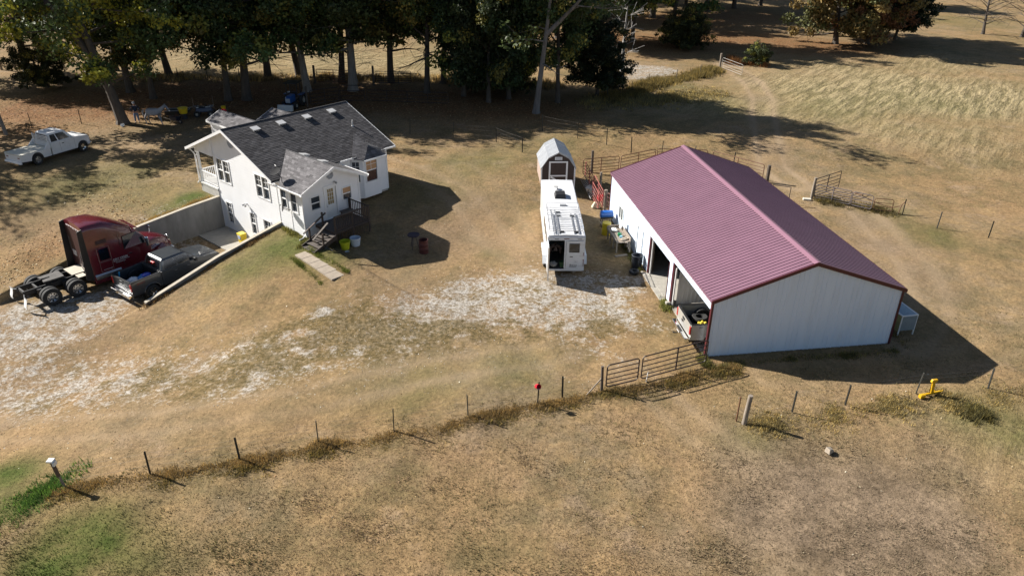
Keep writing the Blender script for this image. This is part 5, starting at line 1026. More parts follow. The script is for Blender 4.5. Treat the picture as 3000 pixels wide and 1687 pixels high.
# ---------------------------------------------------------------- horse trailer, local x forward
tr = empty('horse_trailer', (3.02, 38.45, T(3.02, 38.45)), R(90.8), 'long white horse trailer with roof hay rack and left rear door swung open', 'horse trailer')
TW = M('trailer_white', (.74, .76, .79), .3, var=.05, coat=.4, dirt=(.4, .38, .34), dirtamt=.25); ALU = M('brushed_alu', (.62, .63, .65), .35, metal=.7, var=.1)
hw_, L_, zb, zt_ = 1.04, 9.3, .42, 2.42
for s in (-1, 1):
    MB().box(.06, L_, s * hw_ - (.04 if s > 0 else 0), s * hw_ + (0 if s > 0 else .04), zb, zt_ - .02).build('side_wall', TW, tr)
    MB().box(0, L_, s * hw_ - (.0 if s > 0 else .02), s * hw_ + (.02 if s > 0 else 0), zb - .06, zb + .04).build('side_rail', ALU, tr)
    for k in range(3): MB().box(1.2 + k * 1.1, 1.8 + k * 1.1, s * (hw_ + .012) - .01, s * (hw_ + .012) + .01, 1.55, 2.0).build('side_window', DG, tr)
rs = []
for x, dz, dy in ((0, 0, 0), (8.6, 0, 0), (9.15, -.06, .03), (9.45, -.45, .1)):
    h = hw_ + .02 - dy; z = zt_ + dz; rs.append([(x, -h, z - .08), (x, -h, z), (x, -h + .05, z + .06), (x, -h * .5, z + .10), (x, 0, z + .12), (x, h * .5, z + .10), (x, h - .05, z + .06), (x, h, z), (x, h, z - .08)])
smooth_by_angle(MB().loft(rs).build('roof', M('trailer_roof', (.66, .67, .69), .4, var=.1, scale=1.5, dirt=(.35, .34, .32), dirtamt=.35), tr), 30)
MB().box(0, L_, -hw_ + .04, hw_ - .04, zb - .08, zb).build('floor', M('trailer_floor', (.1, .09, .08)), tr); MB().box(L_ - .05, L_, -hw_ + .04, hw_ - .04, zb, zt_).build('front_wall', TW, tr)
MB().box(3.2, 3.24, -hw_ + .05, hw_ - .05, zb, zt_ - .1).build('stall_divider', M('trailer_inner', (.16, .17, .19)), tr)
MB().box(.05, 3.2, -.17, -.13, zb, zt_ - .1).build('centre_partition', M('trailer_inner2', (.33, .36, .40)), tr)
rf = MB(); rf.box(-.04, .06, -hw_ - .02, hw_ + .02, zt_ - .22, zt_ + .0); rf.box(-.04, .06, hw_ - .06, hw_ + .02, zb - .1, zt_ - .22); rf.box(-.04, .06, -hw_ - .02, -hw_ + .1, zb - .1, zt_ - .22); rf.box(-.04, .06, -hw_ + .1, hw_ - .06, zb - .12, zb - .0); rf.box(-.035, .05, .0, .09, zb, zt_ - .22); rf.build('rear_frame', TW, tr, bevel=.012)
rd = MB().box(-.075, -.04, -hw_ + .08, -.01, zb, zt_ - .23).build('rear_door', TW, tr, bevel=.01)
MB().box(-.083, -.074, -.72, -.2, 1.52, 2.0).build('pane', DG, rd, bevel=.0); 
wf = MB(); wf.tube([(-.08, -.74, 1.50), (-.08, -.18, 1.50), (-.08, -.18, 2.02), (-.08, -.74, 2.02), (-.08, -.74, 1.50)], .022, 5); wf.build('frame', BLACK, rd)
MB().box(-.1, -.07, -.4, -.22, 1.2, 1.24).build('handle', BLACK, rd)
for z in (.6, 1.25, 1.95): MB().box(-.09, -.07, -hw_ - .0, -hw_ + .3, z, z + .04).build('hinge', ALU, rd)
text_mesh('Bison', .2, M('dark_decal', (.05, .05, .05)), 'lettering', rd, Matrix.Translation((-.078, -.22, .62)) @ Matrix.Rotation(R(-90), 4, 'Z') @ Matrix.Rotation(R(90), 4, 'X') @ Matrix.Shear('XZ', 4, (0, 0)), .003)
MB().box(-.08, -.076, -.62, -.2, .56, .585).build('pinstripe', M('dark_decal', (.05, .05, .05)), rd)
dq = MB(); dq.tube([(-.079, -.5, .84), (-.079, -.66, .84), (-.079, -.66, .98), (-.079, -.5, .98), (-.079, -.5, .84)], .006, 4); dq.box(-.082, -.077, -.6, -.56, .88, .93); dq.build('sticker', M('grey_decal', (.3, .3, .32)), rd)
for z in (1.3, 1.42, 1.0): MB().cyl((-.045, -hw_ + .04, z), .035, -.02, 10, axis='x').build('tail_lamp', M('dark_red_lamp', (.15, .01, .01)), tr)
MB().box(-.06, -.04, -hw_ + .02, -hw_ + .05, .6, .95).build('reflector_strip', M('dark_red_lamp', (.15, .01, .01)), tr)
MB().box(-.06, -.04, -.15, .15, zt_ - .13, zt_ - .1).build('top_lamp_bar', M('dark_red_lamp', (.15, .01, .01)), tr)
for y in (.55, -.75): MB().box(-.055, -.04, y - .11, y + .11, zt_ - .15, zt_ - .1).build('top_lamp', M('lamp_grey', (.35, .35, .36)), tr)
od = empty('open_rear_door', (-.04, hw_ - .02, 0), 0, parent=tr)
MB().box(-1.0, -.0, .0, .045, zb - .02, zt_ - .23).build('door_leaf', TW, od); MB().box(-1.02, -.98, -.02, .06, zb - .25, zt_ - .2).build('door_edge', ALU, od)
# fenders, wheels
for s in (-1, 1):
    fd = MB(); fd.loft([[(x, s * (hw_ + .02), z - .04), (x, s * (hw_ + .24), z - .05), (x, s * (hw_ + .24), z), (x, s * (hw_ + .02), z + .02)] for x, z in ((.55, .5), (.8, .92), (2.5, .92), (2.8, .5))]); fd.build('fender', TW, tr)
    for x in (1.2, 2.1): wheel(tr, x, s * (hw_ + .06), .36, .2, s, CHROME)
# roof equipment: hay rack, air conditioner, antenna, hatch vents, ladders
rk = empty('roof_rack', (0, 0, 0), 0, parent=tr); zr_ = zt_ + .12
for s in (-1, 1):
    MB().tube([(.15, s * .95, zr_ + .15), (3.95, s * .95, zr_ + .15)], .018, 5).build('rack_rail', ALU, rk); MB().tube([(.15, s * .95, zr_ + .33), (3.95, s * .95, zr_ + .33)], .015, 5).build('rack_rail', ALU, rk)
    for k in range(5): MB().tube([(.2 + k * .93, s * .95, zr_ - .06), (.2 + k * .93, s * .95, zr_ + .33)], .014, 5).build('rack_post', ALU, rk)
for k in range(15): MB().tube([(.2 + k * .26, -.95, zr_ + .15), (.2 + k * .26, .95, zr_ + .15)], .016, 5).build('rack_bar', ALU, rk)
for x in (3.95, 1.5): MB().tube([(x, -.95, zr_ + .33), (x, .95, zr_ + .33)], .014, 5).build('rack_rail', ALU, rk)
for y in (-.7, -.45, .4, .62): MB().box(.15, 3.0, y - .035, y + .035, zr_ + .0, zr_ + .04).build('walk_slat', M('dull_grey_slat', (.22, .23, .25), .5), rk)
for x, y in ((.25, .25), (.25, -.55), (2.6, .3), (2.6, -.5), (3.1, .3)): MB().box(x, x + .2, y - .13, y + .13, zr_ - .03, zr_ + .06).build('roof_vent', BLACK, tr, bevel=.02)
ac = MB(); ac.hexa([(5.5, -.36, zr_ - .04), (6.45, -.36, zr_ - .04), (6.45, .36, zr_ - .04), (5.5, .36, zr_ - .04), (5.6, -.3, zr_ + .26), (6.3, -.3, zr_ + .26), (6.3, .3, zr_ + .26), (5.6, .3, zr_ + .26)]); ac.build('air_conditioner', BLACK, tr, bevel=.05, seg=3)
MB().box(4.25, 4.5, -.28, .12, zr_ - .02, zr_ + .06).build('roof_hatch', M('dull_grey_slat', (.22, .23, .25)), tr, bevel=.01)
an = MB(); an.tube([(7.1, .1, zr_), (7.15, .1, zr_ + .12), (7.25, .2, zr_ + .16)], .03, 6); an.cyl((7.25, .2, zr_ + .14), .17, .05, 16); an.build('tv_antenna', M('antenna_grey', (.45, .45, .45)), tr)
# gear inside, seen through the open door
def at_tr(o, x, y, z): o.matrix_world = Matrix.Translation(Vector(tr.location)) @ Matrix.Rotation(R(90.8), 4, 'Z') @ Matrix.Translation((x, y, z)); return o
mb = MB(); mb.lathe([(.001, 0), (.16, 0), (.19, .3), (.17, .3), (.15, .03), (.001, .03)], n=16); at_tr(tag(mb.build('bucket', M('dull_green', (.05, .12, .05), .5)), 'green bucket on the floor inside the open horse trailer', 'bucket'), .35, .15, zb)
mb = MB(); mb.hexa([(-.3, -.12, 0), (.3, -.12, 0), (.3, .12, 0), (-.3, .12, 0), (-.22, -.02, .3), (.24, -.02, .36), (.24, .02, .36), (-.22, .02, .3)]); mb.tube([(-.1, 0, .3), (.0, .28, .1), (0, .3, -.3)], [.1, .12, .05], 6); mb.tube([(-.1, 0, .3), (.0, -.28, .1), (0, -.3, -.3)], [.1, .12, .05], 6); at_tr(tag(mb.build('saddle', M('saddle_leather', (.07, .045, .04), .6), bevel=.02), 'dark saddle on a rack inside the open horse trailer', 'saddle'), .7, .55, 1.35)
mb = MB(); mb.blob((0, 0, .16), .22, 8, .2, (1, 1, .7)); at_tr(tag(mb.build('feed_sack', M('pale_sack', (.4, .38, .35))), 'pale crumpled sack on the trailer floor beside the green bucket', 'sack'), .3, .68, zb)
# ---------------------------------------------------------------- fences, gates, yard objects
TP = M('t_post_steel', (.035, .035, .03), .7, var=.25); WIRE = M('fence_wire', (.22, .2, .18), .5, metal=.6); PIPE = M('dark_pipe', (.035, .022, .02), .6, var=.3, scale=5)
REDP = M('faded_red_pipe', (.30, .085, .07), .6, var=.25, scale=5)
_tp = MB(); _tp.prism([(-.02, 0), (.02, 0), (.02, 1.12), (-.02, 1.12)], -.018, .018); _tp.prism([(-.006, -.0), (.006, -.0), (.006, 1.16), (-.006, 1.16)], -.04, .04); TPM = _tp.data('t_post', TP)
def wire_fence(label, pts, heights=(.35, .7, 1.0), group=None, posts=None, h=1.0, jig=.04):
    f = empty('wire_fence', (0, 0, 0), 0, label, 'fence', group); tops = []
    for i, (x, y) in enumerate(pts):
        z = T(x, y); tx, ty = random.uniform(-jig, jig), random.uniform(-jig, jig)
        if posts is None or posts[i]:
            o = obj('t_post', TPM, f, (x, y, z - .06), (tx, ty, random.uniform(0, 3))); o.scale = (1, 1, h * random.uniform(.95, 1.05))
        tops.append((x, y, z, tx, ty))
    for hh in heights:
        path = []
        for (x, y, z, tx, ty), nx in zip(tops, tops[1:] + [None]):
            path.append((x + ty * hh, y - tx * hh, z + hh * h))
            if nx: path.append(((x + nx[0]) / 2, (y + nx[1]) / 2, (z + nx[2]) / 2 + hh * h - .03))
        MB().tube(path, .003, 3).build('wire', WIRE, f)
    return f
def wood_post(x, y, h, r, label, lean=(0, 0), mat=WOODG, name='fence_post', cat='post', group=None):
    mb = MB(); mb.tube([(0, 0, -.1), (lean[0] * .5, lean[1] * .5, h * .5), (lean[0], lean[1], h)], [r * 1.05, r, r * .95], 10)
    o = mb.build(name, mat, loc=(x, y, T(x, y))); smooth_by_angle(o, 50); return tag(o, label, cat, group)
def pipe_gate(p0, p1, h, n, label, mat=PIPE, mids=(.5,), r=.03, z0=.18, name='pipe_gate', cat='gate', group=None, zb=None, round_=True):
    a = Vector((*p0, (T(*p0) if zb is None else zb[0]))); b = Vector((*p1, (T(*p1) if zb is None else zb[1]))); L = (b - a).length; d = (b - a) / L; up = Vector((0, 0, 1))
    g = empty(name, tuple(a), 0, label, cat, group); P = lambda s, z: d * s + up * z; c = .09 if round_ else .0
    MB().tube([P(c, z0), P(0, z0 + c), P(0, h - c), P(c, h), P(L - c, h), P(L, h - c), P(L, z0 + c), P(L - c, z0), P(c, z0)], r, 6).build('frame', mat, g)
    for k in range(1, n - 1): z = z0 + (h - z0) * (k / (n - 1)) ** 1.12; MB().tube([P(0, z), P(L, z)], r * .8, 5).build('rail', mat, g)
    for m in mids: MB().tube([P(L * m, z0), P(L * m, h)], r * 1.25, 5).build('upright', mat, g)
    return g
F0 = [(-16.3, 20.9), (-13.51, 21.6), (-10.38, 22.37), (-7.61, 23.43), (-4.72, 24.22), (-1.77, 25.3), (1.17, 26.26), (2.26, 26.77), (4.05, 27.22)]
wire_fence('wire fence on dark steel posts running along the foreground grass strip', F0, posts=[0, 1, 1, 1, 1, 1, 1, 1, 0], heights=(.4, .75, .98))
p = empty('corner_post', (-16.35, 20.9, T(-16.35, 20.9)), 0, 'leaning wooden post with a white cap at the left end of the front fence', 'post')
MB().tube([(0, 0, -.1), (-.1, .02, .7)], .045, 8).build('lower_post', WOODG, p); MB().tube([(-.1, .0, .6), (-.2, .03, 1.28)], .07, 8).build('wooden_post', M('brown_post', (.13, .085, .06), .85, var=.3), p)
MB().box(-.32, -.1, -.09, .13, 1.28, 1.35).build('cap', WHITE, p, bevel=.01); MB().box(-.13, -.06, -.09, .1, 1.12, 1.28).build('insulator', WHITE, p)
mb = MB(); mb.lathe([(.001, 0), (.1, 0), (.12, .2), (.11, .2), (.09, .02), (.001, .02)], n=14); o = tag(mb.build('red_cup', M('red_plastic', (.55, .01, .03), .35)), 'small red and white plastic pail hung on a fence post top', 'pail'); o.location = (1.10, 26.2, T(1.17, 26.26) + .93); o.rotation_euler = (R(65), 0, R(30))
MB().box(-.03, .03, -.124, -.09, .03, .17).build('white_label', WHITE, o)

wire_fence('wire fence with thin posts right of the tall weathered post', [(9.75, 25.08), (12.0, 25.88), (14.47, 26.43), (17.99, 27.39), (21.41, 27.79), (26, 28.9)], posts=[0, 1, 1, 1, 1, 1], heights=(.4, .8, 1.0))
wood_post(9.72, 25.02, 1.45, .10, 'thick weathered grey wooden post standing in the front right grass', (.06, .0)); wood_post(9.45, 25.2, 1.25, .03, 'thin steel stake just left of the thick weathered post', mat=RUST, name='steel_stake', cat='stake')
wood_post(4.02, 27.2, 1.32, .065, 'dark wooden gate post at the left end of the pipe gates', (-.05, 0), mat=M('dark_post', (.10, .08, .065), .85, var=.3)); 
MB_ = MB(); MB_.tube([(3.35, 26.95, T(3.35, 26.95) - .02), (3.98, 27.18, T(4, 27.2) + .72)], .03, 6); tag(MB_.build('post_brace', WOODG), 'pale diagonal brace leaning on the dark gate post', 'brace')
pipe_gate((4.2, 27.27), (5.68, 27.88), 1.32, 6, 'short dark pipe gate beside the dark wooden gate post', mids=()); pipe_gate((5.84, 27.93), (9.07, 29.42), 1.36, 6, 'long dark pipe gate reaching the near barn corner', mids=(.53,))
MB().tube([(6.1, 27.95, -.78), (6.14, 27.97, -.2)], .02, 5).build('stake', WHITE).update_tag(); tag(bpy.data.objects['stake'], 'thin white stake behind the long pipe gate', 'stake')
# back fences

wire_fence('wire fence on thin posts across the grass behind the small shed', [(-9, 63.6), (-5.2, 62.6), (-1.49, 61.52), (.68, 58.81)], (.4, .8, 1.05), h=1.15)
wire_fence('wire fence with thin rusty posts beyond the barn corral', [(2.5, 65.0), (5.45, 63.05), (7.82, 61.73), (9.74, 60.4), (12.11, 59.6), (14.6, 58.8), (17.5, 57.6)], (.4, .8, 1.05), h=1.25)
wire_fence('wire fence with two lone posts in the field right of the barn', [(26.9, 48.4), (28.18, 46.13), (30.77, 44.65), (33.5, 43.0)], (.4, .8, 1.05), h=1.1)
wire_fence('low wire fence along the far side of the oak grove', [(-70, 83.5), (-63, 84)] + [(-50 + 3.3 * i, 83.6 + .7 * math.sin(i)) for i in range(8)], (.4, .8, 1.05), h=1.1)
wire_fence('wire fence beyond the middle of the grove beside the pipe gate', [(-12.6 + 3.1 * i, 82.4 + .5 * math.sin(i)) for i in range(4)], (.4, .8, 1.05), h=1.1)
wire_fence('wire fence running up the grassy hill to the field gate', [(9.5, 76.9), (12.3, 79.3), (14.7, 83.3), (18.2, 86), (21.5, 88.9), (24.9, 92.5)], (.4, .8, 1.05), h=1.1)
wire_fence('thin wire fence in the leaf litter beyond the white truck', [(-47, 62.8), (-41.88, 63.9), (-38.19, 65.14), (-35.6, 66.5)], (.4, .8, 1.05), h=1.2)
for (x, y), lb in (((-58.29, 86.59), 'leftmost stout wooden post in the pasture at the upper left edge'), ((-57.0, 87.04), 'middle stout wooden post in the pasture at the upper left'), ((-54.5, 86.76), 'rightmost of three stout wooden posts in the upper left pasture')): wood_post(x, y, 1.5, .14, lb, group='posts at the upper left edge')
pipe_gate((24.9, 92.5), (26.2, 88.3), 1.3, 5, 'pale pipe gate on the track up the far field', M('dull_galvanised', (.3, .29, .27), .6), (), .022); wood_post(24.8, 93.0, 1.7, .12, 'grey wooden post at the pale field gate on the track'); wood_post(29.16, 95.59, 1.7, .11, 'lone pale wooden post in brush right of the field track')
pipe_gate((-21.34, 81.95), (-17.6, 81.5), 1.5, 6, 'old pipe gate between the trunks beyond the grove', RUST, (.5,), .035); wood_post(-21.6, 82, 1.9, .13, 'wooden gate post between two trunks beyond the grove', mat=M('dark_post', (.10, .08, .065)))
pipe_gate((-15.0, 81.8), (-11.2, 82.1), 1.4, 6, 'dark pipe gate right of the pale oak in the grove', PIPE, (.5,), .035); wood_post(-15.1, 81.2, 2.1, .12, 'tall wooden post right of the pale oak in the grove', mat=M('dark_post', (.10, .08, .065)))
pipe_gate((-19.7, 72.4), (-17.3, 74.0), 1.5, 5, 'dark pipe corral panel directly behind the house ridge', PIPE, (.5,), .035, name='pipe_fence_section', cat='corral panel'); pipe_gate((-17.2, 74.1), (-14.8, 74.2), 1.65, 4, 'taller dark pipe corral panel right of the first behind the house', PIPE, (), .04, name='pipe_fence_section', cat='corral panel')
wood_post(-20.0, 72.3, 1.9, .08, 'rough post beside the blue tractor', mat=M('dark_post', (.10, .08, .065)))
pipe_gate((-14.6, 74.3), (-6.5, 73.5), 1.2, 4, 'long low dark rail fence in deep shade right of the house roof', PIPE, (.25, .5, .75), .03, name='rail_fence', cat='fence')
# corral behind the barn
pipe_gate((5.3, 55.0), (8.2, 56.3), 1.36, 6, 'brown pipe corral gate nearest the small shed', RUST, (.5,), .03, name='corral_gate', cat='corral gate'); pipe_gate((8.35, 56.35), (11.3, 58.0), 1.36, 6, 'brown pipe corral gate right of the first one behind the barn', RUST, (.5,), .03, name='corral_gate', cat='corral gate')
pipe_gate((11.45, 58.05), (15.4, 57.9), 1.36, 6, 'brown pipe corral gate hidden mostly behind the barn ridge', RUST, (.5,), .03, name='corral_gate', cat='corral gate'); pipe_gate((15.8, 57.7), (19.0, 54.7), 1.36, 6, 'brown pipe corral gate beyond the far barn eave', RUST, (.5,), .03, name='corral_gate', cat='corral gate')
wood_post(19.35, 54.6, 1.35, .13, 'thick dark post at the far corner of the corral', mat=M('dark_post', (.10, .08, .065))); wood_post(6.09, 56.1, 1.75, .1, 'tall dark post with a pale top behind the corral gate', mat=M('dark_post', (.10, .08, .065)))
wood_post(6.35, 48.55, 1.45, .12, 'weathered post where the red panels meet the barn corner'); wood_post(6.5, 53.2, 1.1, .09, 'short post with a pale cut top inside the corral')
pipe_gate((5.45, 54.6), (5.75, 51.2), 1.35, 6, 'faded red pipe panel standing behind the shed corner', REDP, (.5,), .03, name='pipe_fence_section', cat='corral panel'); pipe_gate((5.85, 51.6), (6.15, 48.4), 1.4, 6, 'faded red pipe panel nearest the barn corner', REDP, (.5,), .03, name='pipe_fence_section', cat='corral panel'); pipe_gate((5.5, 51.8), (5.85, 48.2), 1.25, 5, 'second faded red panel leaning against the nearest one', REDP, (.4,), .028, name='pipe_fence_section', cat='corral panel')
pipe_gate((6.45, 48.4), (7.0, 47.4), 1.3, 5, 'short brown gate between weathered post and barn corner', M('brown_pipe', (.16, .07, .06), .7, var=.2), (), .035)
lad = empty('ladder', (5.2, 53.9, T(5.2, 53.9) + .35), R(-84), 'pale metal ladder lying against the faded red panels', 'ladder')
for s in (-1, 1): MB().box(0, 4.2, s * .2 - .025, s * .2 + .025, 0, .07).build('rail', STEEL, lad)
for k in range(13): MB().tube([(.2 + k * .31, -.19, .035), (.2 + k * .31, .19, .035)], .018, 5).build('rung', STEEL, lad)
lad.rotation_euler = (R(40), 0, R(-84))
mb = MB(); [mb.blob((random.uniform(-.2, .2), k * .28, .2 + .1 * random.random()), .2, 8, .25) for k in range(4)]; o = tag(mb.build('white_tarp', M('dirty_white_tarp', (.45, .43, .4), .8)), 'crumpled dirty white tarp bundle on the red corral panels', 'tarp'); o.location = (5.55, 50.6, T(5.5, 50.5) + .3)
mb = MB(); mb.lathe([(.001, 0), (.2, 0), (.25, .34), (.23, .34), (.19, .02), (.001, .02)], n=18); BK = mb; o = tag(mb.build('red_tub', M('red_plastic', (.55, .01, .03))), 'bright red feed tub inside the corral by the weathered post', 'tub'); o.location = (6.1, 49.4, T(6, 49.4) + .35)
mb = MB(); mb.hexa([(-.3, -.2, 0), (.3, -.2, 0), (.3, .2, 0), (-.3, .2, 0), (-.1, -.1, .4), (.15, -.1, .32), (.15, .1, .32), (-.1, .1, .4)]); o = tag(mb.build('cream_sack', M('cream_sack', (.6, .52, .38), .8), bevel=.04), 'cream coloured sack slumped below the red tub', 'sack'); o.location = (5.75, 48.9, T(5.8, 48.9)); 
# stored panels in the field right of the barn
pz = (-.75, -.75)
wood_post(21.56, 51.2, 1.6, .10, 'weathered post holding old stock panels right of the barn', (.06, .03)); pipe_gate((21.7, 51.25), (24.2, 53.1), 1.5, 6, 'dark pipe gate swung away from the field post', PIPE, (.5,), .03)
pipe_gate((21.7, 51.1), (23.75, 49.75), 1.15, 6, 'grey pipe panel nearest the weathered field post', M('grey_pipe', (.13, .11, .12), .6, var=.2), (.5,), .026, name='pipe_fence_section', cat='stock panel'); pipe_gate((23.8, 49.7), (24.9, 48.9), 1.15, 5, 'grey pipe panel in the middle of the old panel row', M('grey_pipe', (.13, .11, .12)), (), .026, name='pipe_fence_section', cat='stock panel'); pipe_gate((25.0, 48.85), (26.2, 48.6), 1.0, 4, 'rusty end panel of the old panel row in the field', RUST, (), .026, name='pipe_fence_section', cat='stock panel')
mb = MB(); 
mb.tube([(23.9, 50.2, .2), (24.4, 49.7, .15), (24.9, 49.6, -.1), (25.6, 49.2, -.3), (26.3, 48.7, -.35), (26.7, 48.6, -.2)], .03, 5); tag(mb.build('bent_pipe', RUST), 'bent rusty pipe lying over the old stock panels', 'pipe')
mb = MB(); mb.tube([(26.65, 48.5, -.8), (26.75, 48.5, -.05), (27.1, 48.7, .15)], .03, 5); tag(mb.build('rusty_stake', RUST), 'crooked rusty stake at the right end of the panel row', 'stake')
mb = MB(); mb.box(-.28, .28, -.15, .15, 0, .16); o = tag(mb.build('concrete_block', M('pale_block', (.55, .52, .44), .9), bevel=.03), 'pale concrete block at the foot of the field post', 'block'); o.location = (21.15, 50.9, -.76); o.rotation_euler = (0, 0, -.2)
mb = MB(); mb.tube([(18.4, 50.6, .5), (19.5, 50.0, .55), (19.3, 49.5, -.5)], .035, 5); tag(mb.build('bent_pipe', PIPE), 'dark bent pipe showing past the far barn eave', 'pipe')
# yard clutter by the barn
bl_ = lambda x, y: pl(x, y, 0)
bench = empty('outdoor_bench', tuple(bl_(-.72, 12.75)), BYAW, 'weathered grey plank work table with junk outside the barn', 'table')
for k in range(5): MB().box(-.42 + k * .17, -.27 + k * .17, -1.15 + random.uniform(-.1, .1), 1.1 + random.uniform(-.1, .1), .74, .78).build('plank', WOODG, bench)
MB().box(-.46, -.42, -1.1, 1.1, .7, .88).build('side_board', WOODG, bench); MB().box(.42, .46, -1.1, 1.15, .7, 1.0).build('side_board', WOODG, bench); MB().box(-.42, .42, 1.08, 1.13, .7, .95).build('end_board', WOODG, bench)
for x in (-.42, .34):
    for y in (-1.05, -.35, .35, 1.0): MB().box(x, x + .09, y, y + .07, 0, .74).build('leg', WOODG, bench)
def on(o, lx, ly, z, rz=0): o.location = pl(lx, ly, z); o.rotation_euler = (0, 0, BYAW + rz); return o
mb = MB(); mb.blob((0, 0, .08), .16, 8, .3, (1.2, 1.6, .6)); on(tag(mb.build('white_rag', M('white_cloth', (.6, .6, .58), .9)), 'crumpled white rag on the weathered outdoor table', 'rag'), -.85, 13.3, .79)
mb = MB(); mb.hexa([(-.04, -.16, 0), (.04, -.16, 0), (.04, .16, 0), (-.04, .16, 0), (.12, -.2, .5), (.15, -.2, .5), (.15, .12, .42), (.12, .12, .42)]); on(tag(mb.build('white_board', WHITE), 'white board propped up at the back of the outdoor table', 'board'), -.42, 13.5, .9)
mb = MB(); mb.lathe([(.001, 0), (.12, 0), (.13, .16), (.05, .2), (.001, .2)], n=12); on(tag(mb.build('green_can', M('green_plastic', (.01, .16, .06), .4)), 'dark green can in the middle of the outdoor table', 'can'), -.72, 12.55, .79)
mb = MB(); mb.lathe([(.001, 0), (.08, 0), (.09, .12), (.001, .13)], n=12); on(tag(mb.build('blue_cup', M('pale_blue_plastic', (.2, .45, .6), .4)), 'pale blue cup beside the green can on the table', 'cup'), -.72, 12.25, .79)
mb = MB(); mb.box(-.3, .3, -.12, .12, 0, .04); mb.box(-.26, .2, -.02, .1, .04, .07); on(tag(mb.build('scrap_plank', M('pale_wood', (.38, .32, .25), .85, var=.2)), 'pale broken planks lying across the near end of the table', 'planks'), -.6, 11.95, .82, .5)
mb = MB(); mb.box(-.4, .4, -.1, .1, 0, .05); on(tag(mb.build('loose_plank', WOODG), 'loose grey plank on the ground below the outdoor table', 'plank'), -.9, 11.3, .02, .2)
for k in range(3): 
    mb = MB(); mb.box(-.05, .05, -.75, .75, 0, .03); o = on(tag(mb.build('leaning_board', M('pale_wood', (.38, .32, .25))), 'pale board leaning between the table and barn wall, ' + ('lowest', 'middle', 'topmost')[k] + ' of three', 'board', 'boards behind the outdoor table'), -.16 - .04 * k, 12.1 + .15 * k, .35 + .1 * k); o.rotation_euler = (R(20), R(60), BYAW)
g = empty('barrel_grill', tuple(bl_(-.68, 15.85)), BYAW, 'blue barrel grill on a black stand at the barn wall', 'grill')
mb = MB(); mb.lathe([(.001, -.42), (.2, -.42), (.26, -.38), (.26, .38), (.2, .42), (.001, .42)], c=(0, 0, .86), n=20, axis='x'); smooth_by_angle(mb.build('lid', M('grill_blue', (.01, .11, .42), .35, coat=.4), g), 40)
MB().box(-.4, .4, -.25, .25, .6, .8).build('firebox', BLACK, g, bevel=.05)
for x in (-.32, .3):
    for y in (-.2, .18): MB().tube([(x, y, 0), (x, y, .65)], .02, 5).build('leg', BLACK, g)
MB().box(-.36, .36, -.22, .22, .25, .28).build('shelf', M('pale_wood', (.38, .32, .25)), g)
mb = MB(); mb.lathe([(.001, 0), (.27, 0), (.285, .04), (.28, .28), (.285, .3), (.28, .56), (.285, .6), (.27, .84), (.001, .84)], n=22); o = on(tag(mb.build('yellow_drum', M('yellow_plastic', (.56, .43, .02), .4)), 'yellow plastic drum between the outdoor table and blue grill', 'drum'), -1.0, 14.55, 0); smooth_by_angle(o)
mb = MB(); mb.lathe([(.001, 0), (.27, 0), (.3, .06), (.32, .75), (.34, .78), (.31, .8), (.29, .74), (.26, .05), (.001, .05)], n=22); o = on(tag(mb.build('rubbish_bin', M('black_bin', (.025, .03, .04), .45)), 'black round rubbish bin against the white barn wall', 'bin'), -.42, 9.75, 0); smooth_by_angle(o)
mb = MB(); mb.tube([(.30 * math.cos(a), 0, .82 + .1 * math.sin(a)) for a in [math.pi * k / 8 for k in range(9)]], .01, 4); mb.build('handle', STEEL, o)
mb = MB(); mb.lathe([(.12, -.07), (.26, -.09), (.3, -.04), (.3, .04), (.26, .09), (.12, .07)], n=20, close=True); o = on(tag(mb.build('black_pan', M('black_rubber', (.02, .022, .026), .5)), 'black rubber feed pan on the ground near the black bin', 'pan'), -.78, 9.0, .1); smooth_by_angle(o)
mb = MB(); mb.blob((0, 0, .05), .12, 7, .3, (1, .8, .5)); on(tag(mb.build('pale_stone', M('pale_block', (.55, .52, .44))), 'pale stone by the first open bay jamb', 'stone'), -.3, 8.95, 0)
mb = MB(); mb.box(-.12, .12, -.1, .1, -.05, .3); on(tag(mb.build('concrete_footing', CONC, bevel=.01), 'small concrete footing beside the second open bay jamb', 'footing'), -.12, 5.0, -.04)
# right side: feeder
fd = empty('hay_feeder', tuple(pl(10.75, 1.55, 0)), BYAW + .05, 'pale metal feed trough on legs at the shaded side of the barn', 'feeder')
FM = M('pale_blue_sheet', (.38, .50, .58), .4, var=.1)
for x in (-.42, .42):
    for y in (-.9, .9): MB().box(x - .025, x + .025, y - .025, y + .025, 0, 1.1).build('leg', WHITE, fd)
for x in (-.42, .42): MB().box(x - .03, x + .03, -.93, .93, 1.1, 1.15).build('rim', WHITE, fd)
for y in (-.9, .9): MB().box(-.39, .39, y - .03, y + .03, 1.1, 1.148).build('rim', WHITE, fd)
for s in (-1, 1): MB().hexa([(s * .02, -.87, .7), (s * .04, -.87, .7), (s * .04, .87, .7), (s * .02, .87, .7), (s * .36, -.87, 1.12), (s * .39, -.87, 1.12), (s * .39, .87, 1.12), (s * .36, .87, 1.12)]).build('trough_side', FM, fd)
MB().box(-.45, -.43, -.88, .88, .2, 1.08).build('side_panel', M('tan_panel', (.28, .25, .1), .7, var=.2), fd); MB().box(-.39, .39, -.94, -.925, .3, 1.08).build('end_panel', M('smoky_panel', (.22, .27, .30), .4), fd)
for k in range(2): mb = MB(); mb.box(-.05, .05, -1.0, 1.0, 0, .06); o = tag(mb.build('timber', WOODG), ('old grey timber nearest the barn wall behind the feeder', 'old grey timber farther from the barn wall behind the feeder')[k], 'timber', 'timbers by the feeder'); o.location = pl(11.1 + .25 * k, 3.4 + .2 * k, .02); o.rotation_euler = (0, 0, BYAW + .25)
